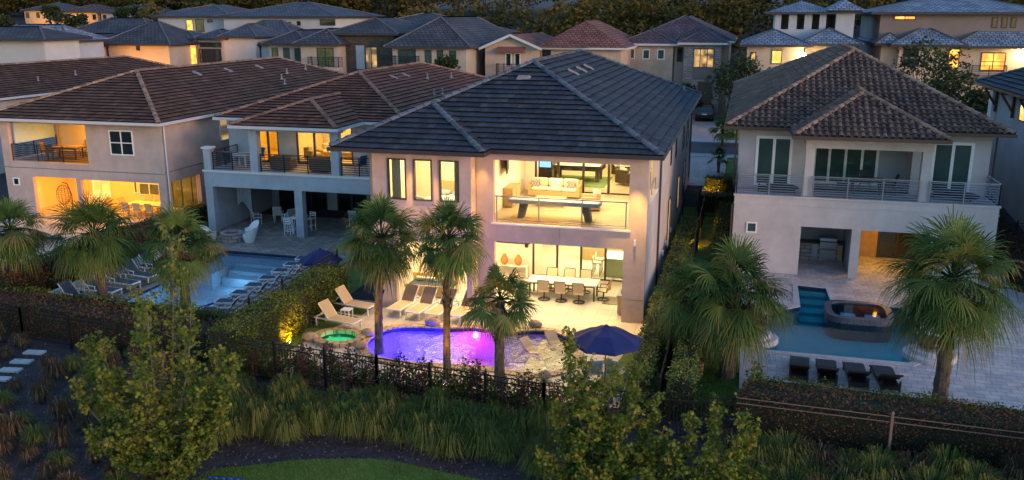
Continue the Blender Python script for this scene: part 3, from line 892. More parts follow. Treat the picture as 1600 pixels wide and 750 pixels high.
# ===== the main house
h = thing('modern_house', 'two storey pink stucco house with dark blue tiled hip roof and brightly lit rooms', 'house', (-9.3,35.2,0))
mb = MB()
mb.wall('x', 34.5, -15.1, -10.72, 0, 7.0, .25, [(-14.4,-13.56,4.9,6.66),(-13.23,-12.41,4.9,6.66),(-12.09,-11.23,4.9,6.66),(-14.15,-10.95,-1,3.1)])
mb.wall('y', -10.72, 34.75, 35.2, 0, 7.0, .25, [], -1)
mb.wall('x', 35.2, -10.7, -3.5, 0, 7.0, .25, [(-9.95,-4.25,3.98,6.65),(-9.92,-4.42,-1,3.15)])
mb.wall('x', 35.6, -15.7, -15.1, 0, 7.0, .25)
mb.build('front_wall', M['stucco_main'], h)
mb = MB()
SW = [(45.9,47.2,.4,3.1),(46.1,46.7,4.9,6.0),(49.5,50.2,4.8,6.0),(52.3,53.5,1.2,3.2),(55.4,56.7,4.3,6.1),(58.8,60.6,4.0,6.2),(57.0,59.0,.9,3.4),(36.0,39.2,5.0,6.65)]
mb.wall('y', -3.5, 35.45, 63.0, 0, 7.0, .25, [(a,b,c,d) for a,b,c,d in SW], -1)
mb.wall('y', -15.7, 35.85, 63.0, 0, 7.0, .25, [])
mb.wall('x', 63.0, -15.7, -3.5, 0, 7.0, .25, [], -1)
mb.build('side_wall', M['stucco_side'], h)
# belt trim, sill, expansion joints, downpipe, wall lamp
mb = MB(); mb.box(-10.05,-4.15,35.13,35.3,3.9,3.978); mb.build('balcony_sill', M['trim'], h)
mb = MB(); mb.box(-3.55,-3.44,35.9,39.3,4.93,4.998); mb.build('balcony_sill', M['trim'], h)
mb = MB(); mb.box(-7.106,-7.094,35.19,35.21,3.17,3.89); mb.box(-4.41,-3.49,35.19,35.205,1.0,1.012); mb.build('joint_line', M['stucco_taupe'], h)
mb = MB(); mb.cone((-3.42,39.9,.1),(-3.42,39.9,6.9),.05,.05,8); mb.build('downpipe', M['gutter_dark'], h)
mb = MB(); mb.cone((-3.42,62.6,1.2),(-3.42,62.6,6.9),.05,.05,8); mb.build('downpipe', M['gutter_dark'], h)
mb = MB(); mb.cone((-3.95,35.1,3.35),(-3.95,35.1,3.6),.04,.05,8); mb.build('wall_lamp', M['white'], h)
for y in (43,45,48): 
    mb = MB(); mb.box(-3.5,-3.4,y,y+.15,.9,1.15); mb.build('utility_box', M['white'], h)
for (a, b) in ((-14.4,-13.56),(-13.23,-12.41),(-12.09,-11.23)): window(h, 'x', 34.5, a, b, 4.9, 6.66, glass='glass', fw=.06)
for i, (a,b,c,d) in enumerate(SW[:-1]): window(h, 'y', -3.5, a, b, c, d, glass=('lit_dim','glass_dark','glass_dark','lit_dim','glass_olive','glass_olive','glass_olive')[i], out=1, rows=2 if i > 3 else 1)
# bedroom in the wing
lining(h, -14.85,-10.95,34.76,39.2,3.8,6.9, 'cream')
# wing underside and patio ceiling
mb = MB(); mb.box(-14.84,-10.97,34.76,35.46,3.35,3.5); mb.build('patio_ceiling', M['cream'], h)
# upper balcony room and game room
lining(h, -10.4,-3.75,35.46,42.45,3.95,6.85,'cream','L')
lining(h, -10.4,-3.75,42.55,51.0,3.95,6.85,'cream','LRB')
mb = MB(); mb.box(-10.37,-9.85,42.46,42.54,3.97,6.8); mb.build('interior_wall', M['cream'], h)
slider(h, 42.5, -9.85,-3.8,3.97,6.8,4, xs=[-9.85,-8.67,-7.41,-6.15,-3.8])
mb = MB(); mb.box(-3.79,-3.755,39.3,42.4,3.97,6.8); mb.build('interior_wall', M['cream'], h)
# lower patio and kitchen
mb = MB(); mb.box(-14.85,-3.76,35.47,41.0,3.4,3.45); mb.build('patio_ceiling', M['cream'], h)
mb = MB(); mb.box(-15.1,-3.5,35.2,51,-.05,.004); mb.build('patio_floor', M['travertine'], h)
mb = MB(); mb.box(-14.85,-14.82,34.76,40.88,.005,3.39); mb.box(-14.85,-9.6,40.9,41.0,.005,3.39); mb.box(-3.79,-3.755,35.47,41,.005,3.39)
mb.build('interior_wall', M['cream'], h)
slider(h, 40.95,-9.58,-3.8,.01,3.1,4, xs=[-9.58,-8.35,-7.17,-5.98,-3.8], fw=.08)
mb = MB(); mb.box(-9.58,-3.8,40.9,41,3.1,3.39); mb.build('interior_wall', M['cream'], h)
lining(h, -10.4,-3.75,41.06,48.0,.03,3.4,'cream','LRB','travertine')
mb = MB()
for (x0,x1) in ((-9.9,-4.3),):
    pts = [(x0,35.17,3.98),(x1,35.17,3.98)]
    n = 3
    for i in range(n+1):
        x = x0+.06+(x1-x0-.12)*i/n; mb.cone((x,35.3,3.98),(x,35.3,5.1),.028,.028,6)
    mb.bar((x0,35.3,5.1),(x1,35.3,5.1),.06,.05); mb.bar((x0,35.3,4.1),(x1,35.3,4.1),.03,.03)
for y in (36.1,37.6,39.1): mb.cone((-3.58,y,4.98),(-3.58,y,5.5),.025,.025,6)
mb.bar((-3.58,36.05,5.5),(-3.58,39.15,5.5),.05,.04)
rl = mb.build('railing', M['grey_metal'], h)
mb = MB(); mb.box(-9.85,-4.35,35.295,35.305,4.12,5.06); mb.build('rail_glass', M['glass_rail'], rl)
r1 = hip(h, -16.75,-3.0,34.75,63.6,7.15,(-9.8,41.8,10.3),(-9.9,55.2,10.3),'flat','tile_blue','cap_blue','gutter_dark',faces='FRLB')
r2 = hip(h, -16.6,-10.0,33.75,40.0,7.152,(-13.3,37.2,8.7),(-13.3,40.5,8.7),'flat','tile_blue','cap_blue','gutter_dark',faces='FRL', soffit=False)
sl_f = 3.15/7.05; sl_r = 3.15/6.8
vents(r1, [(-9.9,40.3,7.15+sl_f*5.55)], (0,sl_f))
vents(r1, [(-8.4,y,7.15+sl_r*(-3.0+8.4)) for y in (44.5,46.8,49.0)], (-sl_r,0))
pipe_vents(r1, [(-3.9,60.5,7.5)])
ms = 1
area('bedroom_light', (-12.9,37,6.8), 2.5, 2.5, 110, WARM)
area('balcony_light', (-7.2,38.8,6.78), 4, 4, 190, WARM)
area('game_room_light', (-7,46.5,6.78), 5, 5, 230, WARM)
area('patio_light', (-8.0,37.6,3.36), 4, 3, 170, WARM)
area('patio_light', (-12.9,37.4,3.32), 2.5, 3, 120, WARM)
area('kitchen_light', (-5.4,41.7,3.34), .8, .3, 60, (1,.82,.42))  # added fill light to brighten the island front, no visible fixture
area('kitchen_light', (-7,44.5,3.3), 5, 4, 190, (1,.82,.42))
spot('eave_light', (-7.5,34.9,6.9), (-8.5,31.0,0), 620, YEL, 125, .15)
spot('eave_light', (-12.8,34.2,6.7), (-13.4,31.6,0), 420, YEL, 115, .15)
spot('eave_light', (-3.95,34.4,6.85), (-3.9,35.2,1.2), 620, YEL, 50, .1)
spot('eave_light', (-10.4,34.8,6.85), (-10.45,35.15,0), 90, YEL, 60, .1)
downlights(h, [(-9,36.5),(-7,36.5),(-5,36.5),(-9,39.5),(-7,39.5),(-5,39.5)], 6.82)

# ===== left neighbour with the long balcony (pale grey-blue)
h = thing('stucco_house', 'grey two storey house with red brown tiled roof, full width balcony and dark patio below', 'house', (-24.9,45,0))
mb = MB()
mb.wall('x', 48.5, -30.7, -19.3, 3.6, 6.4, .25, [(-28.75,-27.3,3.7,6.05),(-26.1,-23.75,3.7,6.05),(-23.4,-22.4,3.7,6.05)])
mb.wall('x', 52.0, -30.7, -19.3, 0, 3.4, .25, [(-29.5,-26.0,.0,2.6),(-25.3,-23.2,0,2.6)])
mb.wall('y', -30.7, 48.75, 75, 0, 6.4, .25, []); mb.wall('y', -19.3, 48.75, 75, 0, 6.4, .25, [], -1); mb.wall('x', 75, -30.45, -19.55, 0, 6.4, .25, [], -1)
mb.wall('y', -30.3, 45.55, 52, 0, 2.75, .3, []); mb.wall('y', -19.3, 45.55, 48.5, 0, 2.75, .3, [], -1)
mb.build('wall', M['stucco_b'], h)
mb = MB(); mb.box(-30.35,-19.4,45.05,48.49,2.75,3.68); mb.box(-30.35,-19.4,48.9,51.9,2.76,3.4); mb.build('balcony_slab', M['stucco_b'], h)
mb = MB(); mb.box(-30.4,-19.4,44.99,45.2,3.60,3.72); mb.build('slab_trim', M['trim'], h)
mb = MB(); mb.box(-30.2,-19.5,45.25,48.45,3.685,3.7); mb.build('balcony_floor', M['concrete'], h)
for bx in ((-27.25,-26.77,45.06,45.52,3.7,6.1),(-22.2,-21.72,45.06,45.52,3.7,6.1),(-30.34,-29.86,45.08,45.54,0,2.75),(-24.6,-24.12,45.08,45.54,0,2.75),(-19.85,-19.37,45.08,45.54,0,2.75),(-30.3,-29.85,45.06,45.5,3.7,4.95)):
    mb = MB(); mb.box(*bx); mb.build('column', M['stucco_b'], h)
mb = MB(); mb.box(-27.6,-21.6,45.0,45.6,6.1,6.36); mb.build('beam', M['stucco_b'], h)
mb = MB(); mb.box(-30.38,-29.78,45.0,45.58,4.95,5.05); mb.build('post_cap', M['trim'], h)
railing(h, [(-30.1,48.4,3.7),(-30.1,45.6,3.7)], 1.05, bars=8); railing(h, [(-29.8,45.25,3.7),(-27.3,45.25,3.7)], 1.05, bars=8)
railing(h, [(-26.7,45.25,3.7),(-22.25,45.25,3.7)], 1.05, bars=8, post=1.5); railing(h, [(-21.65,45.25,3.7),(-19.5,45.25,3.7)], 1.05, bars=8)
slider(h, 48.55, -28.75,-27.3,3.72,6.04,2); slider(h, 48.55, -26.1,-23.75,3.72,6.04,2); slider(h, 48.55,-23.4,-22.4,3.72,6.04,1)
for (a,b,n) in ((-29.5,-26.0,3),(-25.3,-23.2,2)): slider(h, 52.05,a,b,0.02,2.6,n)
lining(h, -30.4,-19.6,48.76,53.2,3.75,6.3,'cream')
mb = MB(); mb.box(-26.75,-26.65,48.77,53.1,3.8,6.2); mb.build('partition', M['cream'], h)
lining(h, -30.4,-19.6,52.26,56,.03,2.9,'wood_dark',floor='wood_dark')
mb = MB(); mb.box(-30.7,-19.3,45.05,52,-.05,.004); mb.build('patio_floor', M['pavers_b'], h)
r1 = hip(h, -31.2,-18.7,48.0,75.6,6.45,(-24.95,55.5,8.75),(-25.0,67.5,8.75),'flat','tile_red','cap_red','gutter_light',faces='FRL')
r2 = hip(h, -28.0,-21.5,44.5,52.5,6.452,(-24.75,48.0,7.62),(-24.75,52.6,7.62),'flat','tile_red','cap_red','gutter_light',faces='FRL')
sr = 2.3/6.25
vents(r1, [(-23.6,y,6.45+sr*4.9) for y in (58.2,60.5)], (-sr,0)); pipe_vents(r1, [(-22.5,62,8.0),(-22,66,7.8),(-20.6,58,7.2),(-20.4,59.2,7.15)])
area('room_light', (-28.2,50.8,6.2), 2, 2, 60, AMBER)
area('room_light', (-23.8,50.8,6.2), 3, 2, 110, YEL)
area('porch_light', (-24.5,47,6.05), 3, 1.5, 14, YEL)

# ===== far left house, orange lit
h = thing('stucco_house', 'pink stucco house with brown tiled roof and glowing orange patio and corner balcony', 'house', (-39,45.5,0))
mb = MB()
mb.wall('x', 45.5, -44.9, -33.3, 0, 6.3, .25, [(-44.3,-38.6,3.6,6.02),(-42.9,-39.67,-1,2.68),(-39.38,-33.82,-1,2.64),(-36.93,-35.27,4.27,5.78),(-44.4,-43.9,2.05,2.55)])
mb.wall('y', -33.3, 45.75, 76.5, 0, 6.3, .25, [(45.95,49.0,-1,2.67),(51.6,52.7,4.4,5.9)], -1)
mb.wall('y', -44.9, 45.75, 76.5, 0, 6.3, .25, [(46,50,3.6,6.02)]); mb.wall('x', 76.5, -44.65, -33.55, 0, 6.3, .25, [], -1)
mb.build('wall', M['stucco_a'], h)
mb = MB(); mb.box(-33.32,-33.26,45.49,76,3.3,3.33); mb.box(-44.9,-33.3,45.47,45.499,3.2,3.23); mb.build('joint_line', M['stucco_taupe'], h)
window(h,'x',45.5,-36.93,-35.27,4.27,5.78,'white','glass_dark',2,2); window(h,'x',45.5,-44.4,-43.9,2.05,2.55,'white','glass_dark')
window(h,'y',-33.3,51.6,52.7,4.4,5.9,'white','lit_dim',1,2,out=1)
lining(h, -44.63,-33.57,45.78,50.2,.03,3.3,'amber_paint','LB','travertine')
mb = MB(); mb.box(-33.6,-33.575,49.0,50.2,.03,3.2); mb.build('interior_wall', M['cream'], h)
lining(h, -44.63,-38.3,45.78,50.2,3.55,6.25,'amber_paint','RB','wood_dark')
window(h,'x',50.15,-39.2,-38.9,.9,2.3,'white','glass_olive'); window(h,'x',50.15,-38.8,-37.2,.8,2.4,'white','glass_olive',2,2)
window(h,'x',50.15,-36.3,-34.0,.1,2.4,'dark_frame','glass_olive',3); window(h,'x',50.15,-42.5,-41.0,.1,2.4,'white','lit_yellow',2)
window(h,'x',50.15,-42.3,-40.9,3.6,6.0,'dark_frame','glass_dark',2); window(h,'x',50.15,-40.8,-38.7,3.6,6.0,'dark_frame','lit_yellow',2)
mb = MB(); mb.box(-44.6,-44.5,46.2,49.6,4.6,5.9); mb.build('shade_screen', M['plaster_sky'], h)
railing(h, [(-44.25,45.62,3.62),(-38.65,45.62,3.62)], 1.05, bars=8, post=1.9)
railing(h, [(-44.78,46.0,3.62),(-44.78,50,3.62)], 1.05, bars=8, post=1.9)
mb = MB(); mb.cone((-33.18,45.62,.1),(-33.18,45.62,6.1),.05,.05,8); mb.build('downpipe', M['trim'], h)
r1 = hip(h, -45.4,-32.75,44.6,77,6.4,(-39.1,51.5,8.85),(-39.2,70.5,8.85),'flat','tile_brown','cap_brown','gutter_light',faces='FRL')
sr = 2.45/6.35
vents(r1, [(-37.9,y,6.4+sr*5.15) for y in (56.5,60.5,65.0)], (-sr,0)); pipe_vents(r1, [(-36,66,7.9),(-35.4,64,7.6),(-34.6,63,7.3),(-36.4,70,8.0)])
area('patio_light', (-39,47.8,3.2), 8, 2.5, 215, AMBER)
area('balcony_light', (-40.3,48.2,6.15), 3, 2, 130, AMBER)

# ===== right house, barrel tiles
h = thing('stucco_house', 'lavender white house with barrel tiled roof, grey railed balcony and dark covered kitchen patio', 'house', (5.8,44.4,0))
mb = MB()
mb.wall('x', 44.4, -.15, 11.75, 0, 3.85, .25, [(3.1,5.45,-1,2.45),(5.87,8.9,-1,2.42),(.5,1.02,2.0,2.55)])
mb.wall('x', 46.9, -.1, 11.7, 3.85, 6.95, .25, [(.8,2.5,4.0,6.5),(9.15,10.9,4.0,6.45),(3.48,8.26,3.9,6.5)])
mb.wall('y', -.15, 44.65, 75.5, 0, 3.85, .25, []); mb.wall('y', 11.75, 44.65, 75.5, 0, 3.85, .25, [], -1)
mb.wall('y', -.1, 47.15, 75.5, 3.85, 6.95, .25, [(52,53.5,4.8,6.2)]); mb.wall('y', 11.7, 47.15, 75.5, 3.85, 6.95, .25, [(50,51,4.6,6)], -1)
mb.wall('x', 75.5, .1, 11.5, 0, 6.95, .25, [], -1)
mb.build('wall', M['stucco_d'], h)
mb = MB(); mb.box(-.12,11.72,44.66,46.89,3.6,3.86); mb.build('balcony_slab', M['pavers_d'], h)
mb = MB(); mb.box(-.2,11.8,44.34,44.6,3.84,3.93); mb.box(-.18,11.78,44.37,44.398,3.45,3.5); mb.build('slab_trim', M['stucco_d'], h)
for x in (3.06,8.27): mb = MB(); mb.box(x,x+.42,44.62,45.04,3.93,6.3); mb.build('column', M['stucco_d'], h)
mb = MB()
mb.box(3.02,8.72,44.55,45.1,6.3,6.85); mb.box(3.02,3.3,45.1,46.88,6.3,6.85); mb.box(8.44,8.72,45.1,46.88,6.3,6.85)
mb.box(3.48,3.52,46.9,48.5,3.9,6.85); mb.box(8.22,8.26,46.9,48.5,3.9,6.85)
mb.build('beam', M['stucco_d'], h)
mb = MB(); mb.box(3.52,8.22,48.5,48.6,3.86,6.85); mb.box(3.52,8.22,46.95,48.5,6.6,6.85); mb.build('recess_wall', M['stucco_grey'], h)
mb = MB(); mb.box(3.52,8.22,46.9,48.5,3.7,3.9); mb.build('recess_floor', M['pavers_d'], h)
window(h,'x',46.9,.75,2.55,3.95,6.52,'white','glass_green',2,1,fw=.14); window(h,'x',46.9,9.1,10.95,3.95,6.5,'white','glass_green',2,1,fw=.14)
window(h,'x',48.5,3.7,6.9,3.92,6.3,'white','glass_green',4,1,fw=.13)
window(h,'x',44.4,.5,1.02,2.0,2.55,'white','glass_green')
window(h,'y',-.1,52,53.5,4.8,6.2,'white','glass_green',1,1,out=-1)
railing(h, [(-.08,46.85,3.93),(-.08,44.5,3.93),(3.0,44.5,3.93)], 1.0,'grey_metal',bars=8); railing(h, [(3.5,44.5,3.93),(8.25,44.5,3.93)], 1.0,'grey_metal',bars=8,post=1.6)
railing(h, [(8.7,44.5,3.93),(11.7,44.5,3.93),(11.7,46.85,3.93)], 1.0,'grey_metal',bars=8,post=1.6)
# covered kitchen patio
mb = MB(); mb.box(2.9,5.6,48.3,48.4,0,3.4); mb.box(2.9,3.0,44.66,48.3,0,3.4); mb.box(5.55,5.7,45.2,48.3,0,3.4); mb.box(2.9,11.5,44.66,48.9,3.4,3.5)
mb.build('patio_wall', M['stucco_grey'], h)
mb = MB(); mb.box(5.8,11.5,48.8,48.9,0,3.4); mb.box(11.4,11.5,44.7,48.8,0,3.4); mb.build('patio_wall', M['wood'], h)
mb = MB(); mb.box(-.15,11.75,44.4,48.9,-.05,.004); mb.build('patio_floor', M['pavers_d'], h)
window(h,'x',48.8,7.3,10.2,.05,2.4,'dark_frame','glass_dark',3)
mb = MB(); mb.cone((-.25,44.3,.05),(-.25,44.3,3.4),.045,.045,8); mb.build('downpipe', M['gutter_dark'], h)
mb = MB(); mb.cone((-.25,46.75,4.0),(-.25,46.75,6.8),.045,.045,8); mb.build('downpipe', M['gutter_dark'], h)
mb = MB(); mb.cone((11.85,46.75,4.0),(11.85,46.75,6.8),.045,.045,8); mb.build('downpipe', M['gutter_dark'], h)
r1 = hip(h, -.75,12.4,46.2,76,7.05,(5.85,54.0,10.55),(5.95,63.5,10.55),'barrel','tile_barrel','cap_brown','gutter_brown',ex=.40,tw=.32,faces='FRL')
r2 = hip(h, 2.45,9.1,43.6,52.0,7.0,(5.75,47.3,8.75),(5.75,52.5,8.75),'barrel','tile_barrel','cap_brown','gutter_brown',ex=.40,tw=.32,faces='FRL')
area('patio_lamp', (7.6,46.8,3.35), 1.2, 1.2, 40, (1,.5,.04))

# ===== right edge house
h = thing('stucco_house', 'grey lavender house at the right edge with dark tiled roof on wooden brackets', 'house', (16.2,50,0))
mb = MB()
mb.wall('y', 16.2, 38, 66, 0, 8.0, .25, [(58.6,59.8,6.3,7.3),(48,49,2.2,3.4)]); mb.wall('x', 66, 16.2, 28, 0, 8.0, .25, [], -1); mb.wall('x', 38, 16.2, 28, 0, 8, .25)
mb.build('wall', M['stucco_d'], h)
mb = MB(); mb.box(15.9,16.19,65.2,66,2,8.0); mb.build('corner_trim', M['white'], h)
window(h,'y',16.2,58.6,59.8,6.3,7.3,'dark_frame','lit_yellow',1,1,out=-1); window(h,'y',16.2,48,49,2.2,3.4,'dark_frame','glass_dark',1,1,out=-1)
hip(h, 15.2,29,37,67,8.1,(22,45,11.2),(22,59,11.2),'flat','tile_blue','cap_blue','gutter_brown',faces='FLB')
for y in (53,57,61,65):
    mb = MB(); mb.bar((16.15,y,6.6),(15.4,y,7.7),.12,.14); mb.box(15.3,16.15,y-.07,y+.07,7.7,7.9); mb.box(16.02,16.18,y-.07,y+.07,6.3,7.69); mb.build('bracket', M['wood_dark'], h)

# ===== house behind the orange one, and the plain white wall
h = thing('stucco_house', 'low white house with long dark brown roof behind the orange lit house at left', 'house', (-61,60,0))
mb = MB(); mb.wall('y', -56.1, 55, 84, 0, 6.2, .25, [(58,60,4.2,5.5)], -1); mb.wall('x', 55, -66, -56.1, 0, 6.2, .25); mb.wall('y', -66, 55.25, 84, 0, 6.2, .25); mb.wall('x', 84, -65.7, -56.4, 0, 6.2, .25, [], -1)
mb.build('wall', M['stucco_d'], h)
window(h,'y',-56.1,58,60,4.2,5.5,'dark_frame','glass_green',2,1,out=1)
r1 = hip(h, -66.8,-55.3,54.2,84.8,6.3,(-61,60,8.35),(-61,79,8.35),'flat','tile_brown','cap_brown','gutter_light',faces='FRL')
pipe_vents(r1, [(-57.5,63,7.1),(-58,68,7.3)])

# ------------------------------------------------------------------ houses across the street
M['rf_blue'] = roof_far_mat('far_roof_blue', (.060,.068,.095), (.085,.095,.125))
M['rf_grey'] = roof_far_mat('far_roof_grey', (.048,.050,.064), (.07,.072,.088))
M['rf_pale'] = roof_far_mat('far_roof_pale', (.11,.15,.22), (.20,.25,.33))
M['rf_red'] = roof_far_mat('far_roof_red', (.15,.06,.05), (.22,.10,.08))
M['rf_purple'] = roof_far_mat('far_roof_purple', (.09,.055,.065), (.13,.08,.09))
M['rf_red_plain'] = mat('awning_tiles', (.20,.08,.07), .7)
M['lamp_hot'] = mat('lamp_hot_glow', (1,.8,.4), .5, emit=((1,.72,.3), 60))
def far_house(label, base, blocks, mr, wins=(), name='stucco_house', trim='gutter_dark'):
    """blocks: x0,x1,y0,y1,z0,z_eave,rise,wall material[,overhang]; wins: block index-free (x0,x1,z0,z1,y,glass,cols[,rows,frame])"""
    h = thing(name, label, 'house', base)
    fs = []; tr = MB()
    byw = {}
    for b in blocks:
        x0,x1,y0,y1,z0,ze,rise,mw = b[:8]; ov = b[8] if len(b) > 8 else .7
        byw.setdefault(mw, []).append(b)
        X0,X1,Y0,Y1 = x0-ov,x1+ov,y0-ov,y1+ov
        W_, D_ = X1-X0, Y1-Y0; r = min(W_, D_)/2
        if W_ > D_: A = (X0+r,(Y0+Y1)/2,ze+rise); B = (X1-r,(Y0+Y1)/2,ze+rise)
        else: A = ((X0+X1)/2,Y0+r,ze+rise); B = ((X0+X1)/2,Y1-r+.01,ze+rise)
        far_roof(fs, X0,X1,Y0,Y1,ze,A,B)
        tr.box(X0,X1,Y0,Y1,ze-.22,ze-.01)
    for mw, bs in byw.items():
        mb = MB()
        for b in bs: mb.box(b[0],b[1],b[2],b[3],b[4],b[5]-.215)
        mb.build('wall', M[mw], h)
    ro = build_far_roof(fs, M[mr], h)
    tr.build('eaves', M[trim], ro)
    cp = MB(); rg = random.Random(len(fs))
    for f in fs:
        for i in range(1, len(f)):
            a = Vector(f[i]); b = Vector(f[(i+1) % len(f)])
            if abs(a.z-b.z) > .2 or (a.z > fs[0][0][2]+.1 and b.z > fs[0][0][2]+.1): cp.bar(a, b, .2, .12)
    cp.build('ridge_cap', M['rf_cap'], ro)
    for w_ in wins:
        (x0,x1,z0,z1), y, g, cols = w_[:4]
        rows = w_[4] if len(w_) > 4 else 1; fr = w_[5] if len(w_) > 5 else 'dark_frame'
        if x1 < x0: x0, x1 = x1, x0
        if z1 < z0: z0, z1 = z1, z0
        window(h, 'x', y, x0, x1, z0, z1, fr, g, cols, rows, fw=.09, depth=.02)
    return h
M['rf_cap'] = mat('far_ridge_cap', (.17,.17,.20), .7)
# big stone-entry house
h = far_house('wide house with dark roof, stone clad entry tower and small balconies across the street', (-39,88,1.5), [
    (-50.4,-46.2,89,103,1.5,9.55,1.3,'stucco_tan'), (-46.2,-41.9,88,103,1.5,9.55,1.5,'stucco_tan'), (-43.2,-36.3,90,102,1.5,10.6,1.6,'stone_dark'),
    (-35.3,-27.4,87,108,1.5,9.4,2.9,'stucco_tan'), (-46,-29,96,112,1.5,10.4,2.3,'stucco_tan')], 'rf_grey', [
    ((-50.20,-49.43,7.55,9.05),89,'glass_olive',1),((-48.81,-48.04,7.50,9.07),89,'glass_green',1),((-47.47,-46.75,7.45,9.01),89,'glass_green',1),
    ((-44.29,-42.36,7.01,9.11),88,'glass_olive',2),((-34.67,-32.75,7.33,9.07),87,'glass_green',2),((-31.77,-31.05,7.49,9.03),87,'glass_green',1),((-30.46,-29.78,7.57,9.04),87,'glass_green',1),((-29.16,-28.41,7.59,8.99),87,'glass_green',1),
    ((-39.65,-38.24,6.83,9.18),90,'lit_dim',2)], name='stone_fronted_house')
mb = MB(); a = (-40.69,-39.72,6.81,9.31); mb.box(a[0],a[1],89.9,89.99,a[2],a[3]); mb.build('entry_pier', M['stucco_grey'], h)
a = (-44.88,-41.41,7.12,8.05)
mb = MB(); mb.box(a[0],a[1],86.9,87.98,a[2]-.35,a[2]); mb.build('balcony_slab', M['stucco_tan'], h)
railing(h, [(a[0],87.9,a[2]),(a[0],87.0,a[2]),(a[1],87.0,a[2]),(a[1],87.9,a[2])], 1.05, bars=6, post=1.2, br=.02)
a = (-34.97,-32.39,7.38,7.95)
railing(h, [(a[0],86.9,a[2]),(a[0],86.0,a[2]),(a[1],86.0,a[2]),(a[1],86.9,a[2])], 1.05, bars=6, post=1.2, br=.02)
# pink gabled house with red roof
h = thing('stucco_house', 'pale pink house with gabled front and red tiled roof across the street', 'house', (-18,90,1.5))
ga = [(-26.25,9.29), (-23.38,10.47), (-20.61,9.34)]
mb = MB(); x0, x1 = ga[0][0], ga[2][0]; ze = ga[0][1]; zr = ga[1][1]; xm = (x0+x1)/2
mb.add([(x0,90,1.5),(x1,90,1.5),(x1,90,ze),(xm,90,zr),(x0,90,ze),(x0,104,1.5),(x1,104,1.5),(x1,104,ze),(xm,104,zr),(x0,104,ze)], [(0,1,2,3,4),(1,6,7,2),(0,4,9,5),(5,9,8,7,6)])
mb.box(-20.5,-12.2,90.6,106,1.5,9.2)
mb.build('wall', M['stucco_main'], h)
o_ = .5; s_ = (zr-ze)/(xm-x0); zo = ze-o_*s_
fs = [[(x0-o_,104.5,zo),(x0-o_,89.4,zo),(xm,89.4,zr+.05),(xm,104.5,zr+.05)],[(x1+o_,89.4,zo),(x1+o_,104.5,zo),(xm,104.5,zr+.05),(xm,89.4,zr+.05)]]
far_roof(fs, -21.0,-11.6,89.9,107,9.3,(-16.6,94.6,11.9),(-16.4,102.3,11.9)); far_roof(fs, -20.6,-15.4,89.5,98,9.32,(-18.0,92.1,10.5),(-18.0,99,10.5))
ro = build_far_roof(fs, M['rf_red'], h)
mb = MB(); mb.box(-21.1,-11.5,89.8,107.1,9.1,9.29); mb.bar((x0-o_,89.35,zo),(xm,89.35,zr),.06,.25); mb.bar((x1+o_,89.35,zo),(xm,89.35,zr),.06,.25); mb.build('eaves', M['gutter_light'], ro)
a = (-24.06,-23.44,7.31,8.67); window(h,'x',90,a[0],a[1],a[2],a[3],'white','glass_dark'); a = (-23.10,-22.49,7.32,8.68); window(h,'x',90,a[0],a[1],a[2],a[3],'white','glass_dark')
a = (-24.88,-21.89,8.87,9.32); mb = MB(); mb.poly([(a[0],89.2,a[2]),(a[1],89.2,a[2]),(a[1],89.98,a[3]),(a[0],89.98,a[3])]); mb.box(a[0],a[1],89.25,89.95,a[2]-.12,a[2]-.01); mb.build('awning', M['rf_red_plain'], h)
a = (-24.83,-21.64,6.58,7.42); mb = MB(); mb.box(a[0],a[1],89.1,89.98,a[2]-.3,a[2]); mb.build('balcony_slab', M['stucco_main'], h)
railing(h, [(a[0],89.9,a[2]),(a[0],89.15,a[2]),(a[1],89.15,a[2]),(a[1],89.9,a[2])], 1.05, bars=6, post=.8, br=.02)
a = (-20.34,-19.40,7.91,9.01); window(h,'x',90.6,a[0],a[1],a[2],a[3],'dark_frame','glass_dark'); a = (-17.27,-16.48,7.95,8.91); window(h,'x',90.6,a[0],a[1],a[2],a[3],'dark_frame','glass_dark')
# house at the end of the driveway
h = far_house('lavender house with stone framed tall window at the head of the driveway', (-7,98,1.5), [
    (-13.0,-7.7,98.5,114,1.5,9.5,1.4,'stucco_main'), (-7.6,-6.5,99.4,112,1.5,9.4,1.0,'stucco_tan'), (-6.5,-2.6,98,110,1.5,9.65,1.3,'stone_pale'), (-12,-2.0,100,118,1.5,9.8,2.6,'stucco_main')], 'rf_purple', [
    ((-12.55,-11.78,7.84,8.93),98.5,'glass_green',1,1,'white'),((-10.95,-10.16,7.82,8.87),98.5,'glass_green',1,1,'white'),((-9.37,-8.58,7.81,8.89),98.5,'glass_green',1,1,'white'),
    ((-7.35,-6.70,7.52,9.08),99.4,'glass_dark',1),((-5.52,-3.32,7.02,9.02),98,'lit_dim',3,1,'dark_frame')], trim='gutter_light')
a = (-5.50,-3.10,5.81,7.02); mb = MB(); mb.box(a[0],a[1],97.9,97.99,a[2],a[3]); mb.build('panel', M['stucco_taupe'], h)
mb = MB(); a = (-4.87,-3.39,3.51,5.54); mb.box(a[0],a[1],97.85,97.99,1.5,a[3]); mb.build('front_door', M['wood_dark'], h)
